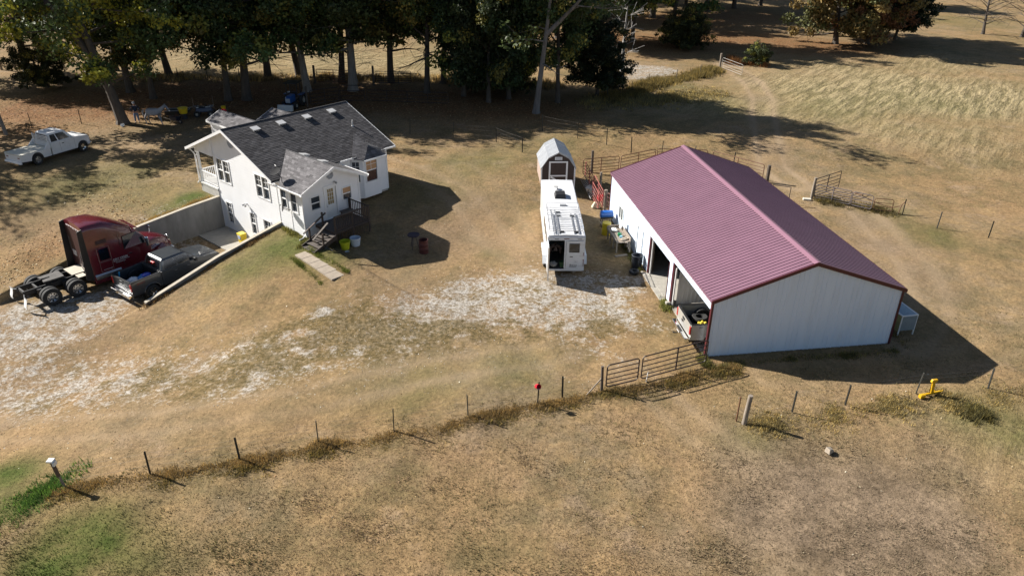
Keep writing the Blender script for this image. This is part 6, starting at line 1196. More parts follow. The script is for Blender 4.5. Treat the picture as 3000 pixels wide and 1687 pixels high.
# yellow implement
ym = M('implement_yellow', (.62, .36, .01), .4, var=.12, dirt=(.2, .12, .03), dirtamt=.3)
im = empty('yellow_implement', (18.55, 27.2, T(18.5, 27.2)), R(18), 'bright yellow three point implement standing in the fence row', 'farm implement'); im.scale = (.66, .66, .75)
MB().box(-.85, .75, -.06, .06, .12, .24).build('beam', ym, im, bevel=.01); MB().hexa([(-.15, -.08, .24), (.1, -.08, .24), (.1, .08, .24), (-.15, .08, .24), (-.25, -.06, 1.05), (-.08, -.06, 1.05), (-.08, .06, 1.05), (-.25, .06, 1.05)]).build('mast', ym, im, bevel=.01)
MB().hexa([(-.36, -.08, 1.02), (.08, -.08, .98), (.08, .08, .98), (-.36, .08, 1.02), (-.3, -.08, 1.2), (.14, -.08, 1.16), (.14, .08, 1.16), (-.3, .08, 1.2)]).build('hook_head', ym, im, bevel=.02)
MB().tube([(.0, .0, .95), (.22, 0, .3)], .03, 6).build('strut', ym, im); MB().box(-.95, -.55, -.12, .12, .0, .22).build('foot_plate', ym, im, bevel=.02); MB().box(.1, .16, -.04, .04, .45, .6).build('white_tag', WHITE, im); MB().box(.7, .95, -.03, .03, .18, .22).build('pin', ym, im)
mb = MB(); mb.hexa([(-.17, -.12, 0), (.17, -.1, 0), (.15, .12, 0), (-.15, .14, 0), (-.13, -.08, .2), (.1, -.09, .13), (.12, .08, .17), (-.12, .12, .24)]); o = tag(mb.build('wood_chunk', M('pale_wood', (.38, .32, .25)), bevel=.02), 'pale chunk of wood lying alone in the near right grass', 'wood chunk'); o.location = (12.66, 23.32, T(12.66, 23.3)); o.rotation_euler = (0, 0, .6)
# tubs by the deck
def tub(mat, label, x, y, r=.31, h=.5, ribs=0, z=None):
    mb = MB(); mb.lathe([(.001, 0), (r * .78, 0), (r * .98, h - .05), (r * 1.06, h - .05), (r * 1.06, h), (r * .95, h), (r * .75, .02), (.001, .02)], n=28); o = tag(mb.build('tub', mat, loc=(x, y, T(x, y) if z is None else z)), label, 'tub'); smooth_by_angle(o, 40)
    for k in range(ribs): a = 2 * math.pi * k / ribs; MB().tube([(r * .8 * math.cos(a), r * .8 * math.sin(a), .03), (r * .99 * math.cos(a), r * .99 * math.sin(a), h - .06)], .012, 4).build('rib', mat, o)
    return o
tub(M('lime_yellow_plastic', (.50, .52, .02), .4), 'round lime yellow tub on the grass beside the deck', -10.02, 40.84); tub(M('pale_tub', (.62, .66, .72), .4), 'round white ribbed tub on the grass behind the yellow one', -9.50, 41.36, .31, .52, 16)
mb = MB(); mb.lathe([(.26, 0), (.28, .02), (.28, .28), (.295, .3), (.28, .32), (.28, .56), (.295, .58), (.28, .6), (.28, .86), (.29, .88), (.26, .88), (.25, .05), (.001, .05)], n=24); o = tag(mb.build('burn_barrel', M('shaded_rusty_red_barrel', (.085, .022, .018), .7, var=.4, scale=5)), 'rusty red open burn barrel in the house shadow', 'barrel'); o.location = (-5.37, 41.2, T(-5.4, 41.2)); smooth_by_angle(o)  # rusty red darkened: the house shadow is put into the barrel colour
mb = MB(); mb.lathe([(.001, .86), (.36, .86), (.38, .9), (.36, .94), (.3, .92), (.001, .9)], n=24); [mb.tube([(.3 * math.cos(a), .3 * math.sin(a), 0), (.1 * math.cos(a), .1 * math.sin(a), .87)], .018, 5) for a in (0.3, 2.4, 4.5)]; o = tag(mb.build('fire_pan', M('purple_black', (.03, .02, .035), .7)), 'dark round pan on legs just behind the burn barrel', 'pan'); o.location = (-6.02, 41.75, T(-6, 41.7))
mb = MB(); mb.lathe([(.001, 0), (.1, 0), (.15, .07), (.14, .07), (.09, .01), (.001, .01)], n=18); o = tag(mb.build('metal_bowl', STEEL), 'shiny metal pet bowl on the grass by the walkway', 'bowl'); o.location = (-9.82, 40.4, T(-9.8, 40.4) + .02)
mb = MB(); mb.tube([(0, 0, .05), (.5, -.35, .05)], .03, 5); mb.box(-.2, .1, -.1, .1, 0, .12); o = tag(mb.build('scrap_metal', M('dark_steel', (.06, .06, .06))), 'dark scrap metal with a pale bar beside the stair foot', 'scrap'); o.location = (-11.0, 40.05, T(-11, 40))
mb = MB(); mb.hexa([(-.2, -.17, 0), (.2, -.17, 0), (.2, .17, 0), (-.2, .17, 0), (-.28, -.22, .68), (.28, -.22, .68), (.28, .22, .68), (-.28, .22, .68)]); bxx, byy = xy_of(-.75, -3.75); o = tag(mb.build('mop_bucket', M('bright_yellow', (.70, .50, .02), .35), bevel=.03), 'bright yellow bucket with a blue and white label by the basement door', 'bucket'); o.location = (bxx, byy, -2.02); o.rotation_euler = (0, 0, HYAW - R(90))
MB().hexa([(-.13, -.222, .3), (.13, -.222, .3), (.13, -.2, .3), (-.13, -.2, .3), (-.15, -.235, .55), (.15, -.235, .55), (.15, -.2, .55), (-.15, -.2, .55)]).build('label', M('blue_white_label', (.35, .42, .6), .5, var=.6, scale=14), o)
mb = MB(); mb.lathe([(.001, .02), (.14, 0), (.17, .22), (.16, .22), (.12, .04), (.001, .04)], n=16); o = tag(mb.build('white_pail', WHITE), 'white pail on the ground at the foot of the forked oak', 'pail'); o.location = (-34.3, 64.55, 0.02); o.rotation_euler = (.5, .3, 0)
# yard pole
mb = MB(); mb.tube([(0, 0, -.2), (-.35, .0, 3.5), (-.7, .0, 7.2)], [.16, .145, .13], 10); o = tag(mb.build('utility_pole', M('grey_pole', (.22, .20, .18), .85, var=.2, stretch=(1, 1, .1))), 'grey wooden pole leaning at the left edge behind the white truck', 'pole'); o.location = (-42.7, 61.6, 0); smooth_by_angle(o)

# ---------------------------------------------------------------- farm machines under the trees
def lug(parent, x, y, r, w, s=1):
    t = wheel(parent, x, y, r, w, s, M('tractor_rim', (.45, .43, .38), .5), spokes=4, rr=.5); mb = MB()
    for k in range(20):
        a = 2 * math.pi * k / 20; c = Vector((math.cos(a) * r, 0, math.sin(a) * r)); u_ = Vector((-math.sin(a), 0, math.cos(a))) * .035
        mb.hexa([c - u_ + Vector((0, -w / 2, 0)), c + u_ + Vector((0, -w / 2, 0)), c + u_ + Vector((0, w / 2, 0)), c - u_ + Vector((0, w / 2, 0))] + [(c * 1.05 - u_ + Vector((0, yy, 0))) if i in (0, 3) else (c * 1.05 + u_ + Vector((0, yy, 0))) for i, yy in enumerate((-w / 2, -w / 2, w / 2, w / 2))])
    q = mb.build('tread_lugs', RUBBER, t); q['kind'] = 'stuff'; return t
TB = M('tractor_blue', (.02, .09, .30), .35, coat=.4, var=.1)
tc = empty('tractor', (-21.3, 72.4, T(-21.3, 72.4)), R(-97), 'blue compact tractor with black canopy behind the house roof', 'tractor')
MB().loft([[(x, -h, .6), (x, h, .6), (x, h, z - .08), (x, h - .08, z), (x, -h + .08, z), (x, -h, z - .08)] for x, h, z in ((.25, .3, 1.25), (1.2, .29, 1.2), (1.4, .26, 1.1))]).build('hood', TB, tc, bevel=.03)
MB().box(1.4, 1.44, -.22, .22, .66, 1.02).build('grille', M('pale_grille', (.35, .4, .45), .4), tc); MB().box(-.8, 1.2, -.2, .2, .45, .62).build('chassis', BLACK, tc); MB().box(-.3, .2, -.25, .25, .85, .95).build('seat', BLACK, tc, bevel=.03); MB().box(-.38, -.28, -.25, .25, .95, 1.3).build('seat_back', BLACK, tc, bevel=.03)
for s in (-1, 1):
    lug(tc, -.35, s * .72, .58, .32, s); lug(tc, 1.05, s * .6, .33, .22, s); MB().box(-.85, .2, s * .72 - .2, s * .72 + .2, 1.14, 1.18).build('fender', TB, tc, bevel=.01)
    for x in (-.6, .3): MB().box(x - .035, x + .035, s * .52 - .035, s * .52 + .035, .9, 2.22).build('canopy_post', BLACK, tc)
    MB().box(1.3, 2.1, s * .42 - .04, s * .42 + .04, .35, .5).build('loader_arm', TB, tc)
MB().box(-.85, .6, -.68, .68, 2.22, 2.29).build('canopy', BLACK, tc, bevel=.03); MB().hexa([(2.05, -.75, .12), (2.4, -.75, .1), (2.4, .75, .1), (2.05, .75, .12), (2.05, -.75, .6), (2.12, -.75, .62), (2.12, .75, .62), (2.05, .75, .6)]).build('bucket', M('pale_bucket_steel', (.5, .5, .48), .5), tc)
mb = MB(); mb.tube([(.25, 0, 1.25), (.05, 0, 1.38)], .02, 5); mb.lathe([(.17, -.012), (.19, 0), (.17, .012)], c=(.03, 0, 1.4), n=14, close=True); mb.build('steering_wheel', BLACK, tc)
atv = empty('quad_bike', (-28.5, 68.4, 0), R(12), 'dark quad bike with a chrome rack parked under the oaks', 'quad bike')
for x in (-.6, .6):
    for s in (-1, 1): wheel(atv, x, s * .42, .28, .22, s, M('tractor_rim', (.45, .43, .38)), spokes=4, rr=.45)
MB().hexa([(-.75, -.3, .42), (.8, -.3, .42), (.8, .3, .42), (-.75, .3, .42), (-.7, -.2, .78), (.65, -.2, .82), (.65, .2, .82), (-.7, .2, .78)]).build('body', M('atv_dark_blue', (.015, .02, .05), .3, coat=.5), atv, bevel=.06)
MB().box(-.45, .15, -.14, .14, .8, .9).build('seat', BLACK, atv, bevel=.04); 
for x0, x1 in ((-.95, -.45), (.35, .85)): 
    rkk = MB(); [rkk.tube([(x0, y, .9), (x1, y, .9)], .012, 4) for y in (-.3, -.1, .1, .3)]; rkk.tube([(x0, -.3, .9), (x0, .3, .9)], .014, 4); rkk.tube([(x1, -.3, .9), (x1, .3, .9)], .014, 4); rkk.tube([(.5 * (x0 + x1), 0, .75), (.5 * (x0 + x1), 0, .9)], .02, 4); q = rkk.build('rack', CHROME, atv)
mb = MB(); mb.tube([(.3, 0, .82), (.2, 0, 1.05)], .03, 5); mb.tube([(.1, -.38, 1.08), (.2, -.1, 1.05), (.2, .1, 1.05), (.1, .38, 1.08)], .018, 5); mb.build('handlebar', BLACK, atv)
for x in (-.9, .85): MB().tube([(x, .28, .6), (x, .28, 1.7)], .008, 4).build('whip_antenna', STEEL, atv)
mb = MB(); mb.lathe([(.001, 0), (.18, 0), (.22, .28), (.2, .28), (.17, .02), (.001, .02)], n=16); o = tag(mb.build('yellow_pail', M('bright_yellow', (.70, .50, .02))), 'yellow pail beyond the quad bike handlebar', 'pail'); o.location = (-27.0, 69.2, .45)
mb = MB(); mb.hexa([(-.22, -.15, 0), (.22, -.15, 0), (.22, .15, 0), (-.22, .15, 0), (-.2, -.13, .3), (.18, -.13, .26), (.18, .13, .26), (-.2, .13, .3)]); o = tag(mb.build('red_fuel_can', M('red_plastic', (.55, .01, .03)), bevel=.03), 'red fuel can next to the yellow pail behind the house', 'fuel can'); o.location = (-26.8, 68.7, .3)
mb = MB(); mb.box(-.3, .3, -.3, .3, 0, .45); o = tag(mb.build('crate_stand', M('dark_post', (.10, .08, .065))), 'dark crate carrying the yellow pail and fuel can', 'crate'); o.location = (-26.95, 69.0, 0)
mb = MB(); mb.lathe([(.001, 0), (.27, 0), (.29, .5), (.27, .52), (.001, .52)], n=20); o = tag(mb.build('black_drum', M('black_bin', (.025, .03, .04))), 'black drum under the yellow tub near the horse', 'drum'); o.location = (-29.95, 67.3, 0); smooth_by_angle(o)
tub(M('bright_yellow', (.70, .50, .02)), 'bright yellow tub set on a black drum near the horse', -29.95, 67.3, .42, .5, 0, .525)
bt_ = empty('jon_boat', (-30.7, 67.9, 0), R(10), 'dark flat bottomed boat with a pale gunwale behind the horse', 'boat'); bt_.scale = (.55, .8, .9)
prof = [(-1.9, .3), (1.5, .3), (2.1, .75), (-1.9, .75)]
hull = MB(); hull.loft([[(-1.9, -.5, .3), (-1.9, .5, .3), (-1.9, .62, .75), (-1.9, .56, .75), (-1.9, .45, .36), (-1.9, -.45, .36), (-1.9, -.56, .75), (-1.9, -.62, .75)], [(1.3, -.48, .3), (1.3, .48, .3), (1.3, .6, .76), (1.3, .54, .76), (1.3, .42, .36), (1.3, -.42, .36), (1.3, -.54, .76), (1.3, -.6, .76)], [(2.1, -.3, .68), (2.1, .3, .68), (2.1, .42, .86), (2.1, .36, .86), (2.1, .26, .74), (2.1, -.26, .74), (2.1, -.36, .86), (2.1, -.42, .86)]])
hull.build('hull', M('dark_olive_hull', (.03, .03, .028), .5), bt_)
for s in (-1, 1): MB().tube([(-1.9, s * .6, .77), (1.3, s * .58, .78), (2.1, s * .4, .88)], .03, 5).build('gunwale', STEEL, bt_)
for x in (-1.2, .2): MB().box(x, x + .3, -.5, .5, .6, .64).build('thwart', BLACK, bt_); MB().box(x, x + .1, -.5, .5, 0, .3).build('stand', WOODG, bt_)
wb_ = empty('wheelbarrow', (-30.2, 65.9, 0), R(-20), 'dark wheelbarrow loaded with brush in front of the horse', 'wheelbarrow')
MB().hexa([(-.3, -.2, .28), (.3, -.2, .28), (.3, .2, .28), (-.3, .2, .28), (-.45, -.32, .58), (.5, -.32, .62), (.5, .32, .62), (-.45, .32, .58)]).build('tray', M('navy_tray', (.02, .025, .05), .5), wb_, bevel=.02)
wheel(wb_, .55, 0, .2, .09, -1, STEEL, spokes=4, rr=.4)
for s in (-1, 1): MB().tube([(.55, s * .06, .2), (-.2, s * .22, .3), (-.95, s * .3, .5)], .02, 5).build('handle', WOODG, wb_); MB().tube([(-.3, s * .2, .3), (-.38, s * .22, .0)], .018, 5).build('leg', STEEL, wb_)
br = MB(); [br.tube([(random.uniform(-.3, .3), random.uniform(-.2, .2), .5), (random.uniform(-.6, .6), random.uniform(-.4, .4), random.uniform(.7, .95))], .015, 4) for k in range(14)]; br.build('brush_load', M('red_brown_brush', (.12, .05, .03), .9), wb_).__setitem__('kind', 'stuff')

# ---------------------------------------------------------------- person and horse: skinned skeletons
def skinned(name, verts, edges, radii, mat, parent=None, sub=2, root=0, sx=None):
    me = bpy.data.meshes.new(name); me.from_pydata(verts, edges, []); o = bpy.data.objects.new(name, me); COL.objects.link(o)
    o.modifiers.new('skin', 'SKIN'); sv = me.skin_vertices[0].data
    for i, r in enumerate(radii): sv[i].radius = (r, r) if not hasattr(r, '__len__') else r
    for i in range(len(verts)): sv[i].use_root = (i == root)
    s = o.modifiers.new('sub', 'SUBSURF'); s.levels = sub; s.render_levels = sub
    dg = bpy.context.evaluated_depsgraph_get(); m2 = bpy.data.meshes.new_from_object(o.evaluated_get(dg)); m2.name = name; bpy.data.objects.remove(o)
    m2.materials.clear(); m2.materials.append(mat); m2.polygons.foreach_set('use_smooth', [True] * len(m2.polygons))
    n = bpy.data.objects.new(name, m2); COL.objects.link(n)
    if parent: n.parent = parent
    return n
def chain(spec):
    """spec: list of chains [(name,(x,y,z),r),...]; shared names join"""
    v, e, r, idx = [], [], [], {}
    for ch in spec:
        prev = None
        for nm, co, rad in ch:
            if nm not in idx: idx[nm] = len(v); v.append(co); r.append(rad)
            if prev is not None: e.append((prev, idx[nm]))
            prev = idx[nm]
    return v, e, r
SKIN = M('skin', (.42, .24, .17), .6, var=.05)
pr = empty('person', (-33.65, 66.0, 0), R(-60), 'person in a dark navy jacket and blue jeans standing beside the big oak', 'person')
_ = 0
body = [[('pel', (0, 0, .95), .15), ('wst', (0, 0, 1.1), .15), ('chs', (.01, 0, 1.32), .18), ('nk0', (0, 0, 1.48), .075), ('nk1', (.01, 0, 1.55), .06), ('hd0', (.02, 0, 1.64), .09), ('hd1', (.02, 0, 1.75), .085)],
    [('chs', 0, 0), ('shL', (0, .18, 1.43), .075), ('elL', (-.05, .36, 1.2), .05), ('wrL', (.12, .22, 1.04), .035), ('paL', (.17, .16, 1.02), .035)], [('chs', 0, 0), ('shR', (0, -.18, 1.43), .075), ('elR', (-.06, -.34, 1.19), .05), ('wrR', (.1, -.22, 1.03), .035), ('paR', (.15, -.17, 1.0), .035)],
    [('pel', 0, 0), ('hpL', (0, .1, .88), .105), ('knL', (.03, .13, .5), .075), ('anL', (0, .15, .1), .05), ('toL', (.14, .17, .05), .04)], [('pel', 0, 0), ('hpR', (0, -.1, .88), .105), ('knR', (.05, -.12, .5), .075), ('anR', (.02, -.14, .1), .05), ('toR', (.16, -.16, .05), .04)]]
v, e, r = chain(body); skinned('body', v, e, r, SKIN, pr)
jk = [[('pel', (0, 0, .93), .165), ('wst', (0, 0, 1.1), .17), ('chs', (.01, 0, 1.32), .205), ('nk', (0, 0, 1.47), .09)], [('chs', 0, 0), ('shL', (0, .185, 1.43), .095), ('elL', (-.05, .37, 1.2), .072), ('wrL', (.1, .235, 1.055), .055)], [('chs', 0, 0), ('shR', (0, -.185, 1.43), .095), ('elR', (-.06, -.35, 1.19), .072), ('wrR', (.08, -.235, 1.045), .055)]]
v, e, r = chain(jk); skinned('jacket', v, e, r, M('navy_cloth', (.012, .022, .045), .85), pr)
jn = [[('pel', (0, 0, .97), .16), ('crt', (0, 0, .88), .15)], [('crt', 0, 0), ('hpL', (0, .1, .8), .125), ('knL', (.03, .13, .5), .092), ('anL', (0, .15, .13), .075)], [('crt', 0, 0), ('hpR', (0, -.1, .8), .125), ('knR', (.05, -.12, .5), .092), ('anR', (.02, -.14, .13), .075)]]
v, e, r = chain(jn); skinned('jeans', v, e, r, M('blue_denim', (.14, .20, .30), .85, var=.15, scale=9), pr)
for s, x in ((1, 0), (-1, .02)): MB().hexa([(x - .09, s * .15 - .05, 0), (x + .2, s * .16 - .05, 0), (x + .2, s * .16 + .05, 0), (x - .09, s * .15 + .05, 0), (x - .07, s * .15 - .045, .12), (x + .12, s * .16 - .04, .08), (x + .12, s * .16 + .04, .08), (x - .07, s * .15 + .045, .12)]).build('boot', BLACK, pr, bevel=.02)
cp = MB(); cp.lathe([(.118, 1.70), (.116, 1.76), (.09, 1.83), (.04, 1.86), (.001, 1.865)], c=(.01, 0, 0), n=16); cp.hexa([(.08, -.08, 1.72), (.24, -.06, 1.71), (.24, .06, 1.71), (.08, .08, 1.72), (.08, -.08, 1.735), (.24, -.06, 1.72), (.24, .06, 1.72), (.08, .08, 1.735)]); smooth_by_angle(cp.build('cap', M('grey_cap', (.30, .31, .33), .8), pr))
for s in (-1, 1): 
    MB().blob((.112, s * .035, 1.69), .012, 6, 0).build('eye', BLACK, pr); MB().blob((.02, s * .105, 1.67), .03, 6, 0, (.6, .4, 1)).build('ear', SKIN, pr)
    for k in range(5):
        a = -.035 + .017 * k; MB().tube([(.17 if s > 0 else .15, s * .16 + a * .4, 1.02 + a * .6), (.2, s * .13 + a * .3, 1.0 + a), (.2, s * .10 + a * .2, .98 + a)], [.010, .009, .007], 5).build('finger' if k < 4 else 'thumb', SKIN, pr)
MB().blob((.128, 0, 1.665), .02, 6, 0, (1, .7, 1.2)).build('nose', SKIN, pr)
hr = empty('horse', (-31.75, 65.45, 0), R(-6), 'light grey horse standing in tree shade beside the person', 'horse')
HG = M('grey_horse_coat', (.30, .31, .34), .7, var=.12, scale=5, dirt=(.25, .25, .26), dirtamt=.3)
hb_ = [[('rmp', (-.72, 0, 1.2), .27), ('hip', (-.5, 0, 1.2), .33), ('bly', (-.05, 0, 1.1), .35), ('chs', (.42, 0, 1.13), .33), ('wth', (.6, 0, 1.28), .2), ('nk1', (.82, 0, 1.42), .2), ('nk2', (1.02, 0, 1.58), .15), ('pol', (1.17, 0, 1.66), .12), ('fce', (1.33, 0, 1.5), .10), ('muz', (1.47, 0, 1.3), .075)],
    *[[('hip', 0, 0), ('st' + n, (-.52, s * .14, 1.0), .17), ('hk' + n, (-.58 + dx, s * .16, .78), .10), ('ho' + n, (-.74 + dx, s * .16, .52), .055), ('ft' + n, (-.66 + dx, s * .16, .14), .04), ('hf' + n, (-.6 + dx, s * .16, .04), .055)] for s, n, dx in ((1, 'a', .0), (-1, 'b', -.12))],
    *[[('chs', 0, 0), ('sh' + n, (.48, s * .14, .98), .13), ('el' + n, (.46, s * .15, .78), .075), ('kn' + n, (.48 + dx, s * .15, .46), .05), ('ft' + n, (.49 + dx * 1.5, s * .15, .12), .036), ('hf' + n, (.53 + dx * 1.5, s * .15, .04), .052)] for s, n, dx in ((1, 'c', -.0), (-1, 'd', .13))]]
v, e, r = chain(hb_); skinned('body', v, e, r, HG, hr)
MB().tube([(-.9, 0, 1.28), (-1.04, 0, 1.1), (-1.05, 0, .75), (-1.0, 0, .5)], [.05, .07, .06, .02], 8).build('tail', M('horse_hair', (.25, .25, .27), .9), hr)
mn = MB(); mn.tube([(.62, 0, 1.47), (.85, 0, 1.58), (1.04, 0, 1.74), (1.18, 0, 1.79), (1.27, 0, 1.7)], [.03, .05, .045, .03, .015], 6); mn.build('mane', M('horse_hair', (.25, .25, .27)), hr)
for s in (-1, 1): MB().tube([(1.14, s * .06, 1.74), (1.16, s * .08, 1.9)], [.035, .005], 6).build('ear', HG, hr); MB().blob((1.29, s * .1, 1.6), .018, 6, 0).build('eye', BLACK, hr)
hl = MB(); hl.lathe([(.095, 0), (.1, .015), (.095, .03)], c=(1.42, 0, 1.38), n=12, close=True); hl.tube([(1.18, -.12, 1.72), (1.4, -.095, 1.42)], .012, 4); hl.tube([(1.18, .12, 1.72), (1.4, .095, 1.42)], .012, 4); hl.build('halter', BLACK, hr)
MB().blob((1.5, 0, 1.27), .06, 8, 0, (1, 1, 1.1)).build('pale_muzzle', M('pale_muzzle', (.62, .6, .58), .7), hr)
# ---------------------------------------------------------------- trees
BARK = M('oak_bark', (.085, .07, .058), .9, var=.3, scale=5, bump=.02, bscale=12, stretch=(1, 1, .25)); BARKP = M('pale_bark', (.24, .215, .19), .9, var=.3, scale=4, bump=.02, bscale=12, stretch=(1, 1, .25)); DEAD = M('dead_wood', (.36, .34, .32), .85, var=.25, scale=5, stretch=(1, 1, .3))
LEAF = Mattr('oak_leaves', 'tint', .6, var=.12, scale=.6, trans=.22, spec=.35, objvar=1)
def leaf_quads(centers, radii, n, size, base, vary, r, flat=.75):
    """clusters of leaf-sized quads; returns verts, tints"""
    C = np.repeat(centers, n, 0); Rr = np.repeat(radii, n)
    d = r.normal(size=C.shape); d /= np.linalg.norm(d, axis=1)[:, None]; rad = r.random(len(C)) ** .45
    P = C + d * (rad * Rr)[:, None] * np.array([1, 1, flat])
    nrm = d * .5 + r.normal(size=C.shape) * .7 + np.array([0, 0, .35]); nrm /= np.linalg.norm(nrm, axis=1)[:, None]
    a = np.cross(nrm, r.normal(size=C.shape)); a /= np.linalg.norm(a, axis=1)[:, None]; b = np.cross(nrm, a)
    s = size * r.uniform(.6, 1.35, len(C))[:, None]
    q = np.stack([P - a * s * .5, P - b * s * .32, P + a * s * .5, P + b * s * .32], 1)
    ct = base * (1 + r.normal(size=(len(centers), 1)) * .16) ; 
    if vary is not None: k = (r.random(len(centers)) < vary[1])[:, None]; ct = np.where(k, np.array(vary[0]) * (1 + r.normal(size=(len(centers), 1)) * .15), ct)
    t = np.repeat(ct, n, 0) * r.uniform(.6, 1.45, (len(C), 1)); return q.reshape(-1, 3), np.clip(t, .005, 1)
def tree_mesh(seed, H=20, base=4.0, rad=6.5, lean=(0, 0), trunk_r=.42, nl=30, leaves=82, size=.34, col=(.075, .105, .032), vary=((.22, .21, .045), .16), fork=False, fork_at=1, limb_lo=.2, dead=0, open_=1.0, crad=1.15):
    r = np.random.default_rng(seed); rr = random.Random(seed); mb = MB(); cs = []; rs = []
    def trunk_pt(t): return Vector((lean[0] * t ** 1.2 + .35 * math.sin(3 * t + seed), lean[1] * t ** 1.2 + .35 * math.sin(2.3 * t + seed * 2) , H * .86 * t))
    N = 9; tp = [trunk_pt(i / N) for i in range(N + 1)]; o = tp[0].copy(); tp = [p - Vector((o.x, o.y, 0)) for p in tp]
    tp[0].z = -.25; rads = [trunk_r * (1.5 if i == 0 else 1.12 if i == 1 and N else 1) * (1 - .83 * (i / N)) for i in range(N + 1)]
    path = [tp[0], Vector((tp[0].x, tp[0].y, .35))] + tp[1:]; rads = [trunk_r * 1.55, trunk_r * 1.12] + [trunk_r * (1 - .82 * i / N) for i in range(1, N + 1)]
    mb.tube(path, rads, 9)
    stems = [tp]
    if fork:
        f0 = tp[fork_at].lerp(tp[fork_at + 1], .4); st = [f0]; 
        for i in range(1, 8): t = i / 7; st.append(f0 + Vector((fork[0] * t, fork[1] * t, (H * .75 - f0.z) * t)) + Vector((.3 * math.sin(3 * t), .2 * math.sin(5 * t), 0)))
        mb.tube(st, [trunk_r * .75 * (1 - .8 * i / 7) for i in range(8)], 8); stems.append(st)
    for k in range(nl):
        st = stems[k % len(stems)]; t = limb_lo + (1 - limb_lo) * (k + rr.random()) / nl; x = t * (len(st) - 1); i = min(int(x), len(st) - 2); p0 = st[i].lerp(st[i + 1], x - i)
        if p0.z < base * .55: continue
        az = k * 2.399 + rr.uniform(-.5, .5); prof = math.sin(math.pi * min(1, max(.05, (p0.z - base * .4) / (H - base * .4)) ** .8)) 
        L = rad * (.45 + .65 * prof) * rr.uniform(.75, 1.15); rise = rr.uniform(-.18, .5) + .35 * t
        pts = [p0]; d = Vector((math.cos(az), math.sin(az), rise)).normalized()
        for j in range(1, 6):
            d = (d + Vector((rr.uniform(-.2, .2), rr.uniform(-.2, .2), rr.uniform(-.14, .12)))).normalized(); pts.append(pts[-1] + d * L / 5)
        rl = trunk_r * (.36 - .22 * t); mb.tube(pts, [rl * (1 - .85 * j / 5) for j in range(6)], 6)
        for j in range(2, 6):
            if rr.random() < .93 * open_: cs.append(pts[j]); rs.append(rr.uniform(.75, 1.25) * crad)
            for m in range(2):
                d2 = (d + Vector((rr.uniform(-1, 1), rr.uniform(-1, 1), rr.uniform(-.6, .7)))).normalized(); q = pts[j] + d2 * rr.uniform(.8, 2.2)
                if j < 5 or m == 0: mb.tube([pts[j], q], [rl * .22, .015], 4, False)
                if rr.random() < .85 * open_: cs.append(q); rs.append(rr.uniform(.6, 1.1) * crad)
    tm = mb.data('trunk', None if 0 else BARK)
    me = None
    if leaves:
        c = np.array([tuple(p) for p in cs]); rad_ = np.array(rs); keep = c[:, 2] > base * .92; c = c[keep]; rad_ = rad_[keep]
        V, tint = leaf_quads(c, rad_, leaves, size, np.array(col), vary, r); me = fast_mesh('crown', V, 4, LEAF, tint)
    return tm, me
oaks = [tree_mesh(11, 18.5, 5.2, 5.4, (.5, .2), .44), tree_mesh(23, 19, 4.6, 5.0, (-1.2, .4), .40, col=(.066, .105, .032)), tree_mesh(37, 18, 5.6, 5.4, (1.0, -.3), .38, col=(.09, .115, .03), vary=((.26, .2, .05), .22)),
        tree_mesh(41, 18.5, 4.2, 4.8, (0, .3), .34, col=(.058, .095, .034), nl=34), tree_mesh(59, 17, 2.2, 4.0, (.3, 0), .28, col=(.04, .06, .022), nl=38, limb_lo=.08)]
fork = tree_mesh(71, 19, 4.6, 6.4, (-3.0, 1.0), .46, fork=(-6.5, .5), fork_at=2, nl=34, vary=((.30, .28, .035), .3))
cedar = tree_mesh(83, 7.2, 1.2, 2.0, (0, 0), .16, nl=34, leaves=120, size=.2, col=(.018, .032, .012), vary=((.05, .06, .014), .08), limb_lo=.12, crad=.62)
autumn = [tree_mesh(91, 14, 1.3, 6.4, (0, 0), .34, nl=36, leaves=110, size=.38, col=(.24, .185, .055), vary=((.12, .135, .045), .45), limb_lo=.08, crad=1.25), tree_mesh(97, 13, 1.6, 5.6, (.4, 0), .32, nl=34, leaves=110, size=.38, col=(.25, .125, .06), vary=((.2, .16, .055), .45), limb_lo=.08, crad=1.2)]
bare = tree_mesh(103, 12, 2.0, 4.5, (.4, .2), .24, nl=40, leaves=0, limb_lo=.12)
snag = tree_mesh(107, 9.5, 3.0, 1.2, (.3, 0), .27, nl=9, leaves=0, limb_lo=.2)
shrub = tree_mesh(113, 4.2, .5, 1.9, (0, 0), .07, nl=22, leaves=90, size=.2, col=(.04, .05, .016), limb_lo=.05, crad=.6)
def plant(kind, meshes, x, y, s=1., rz=0., label='', group=None, bark=None, name='oak_tree', cat='tree', sz=None):
    t = empty(name, (x, y, T(x, y) if abs(x) < 60 and y < 95 else 0), rz, label, cat, group); t.scale = (s, s, sz or s)
    tr_ = obj('trunk', meshes[0], t)
    if bark: tr_.material_slots[0].link = 'OBJECT'; tr_.material_slots[0].material = bark
    if meshes[1]: obj('crown', meshes[1], t)
    return t
plant(0, fork, -34.75, 65.6, 1.0, 0, 'big forked oak leaning left beside the person and horse', name='oak_tree')
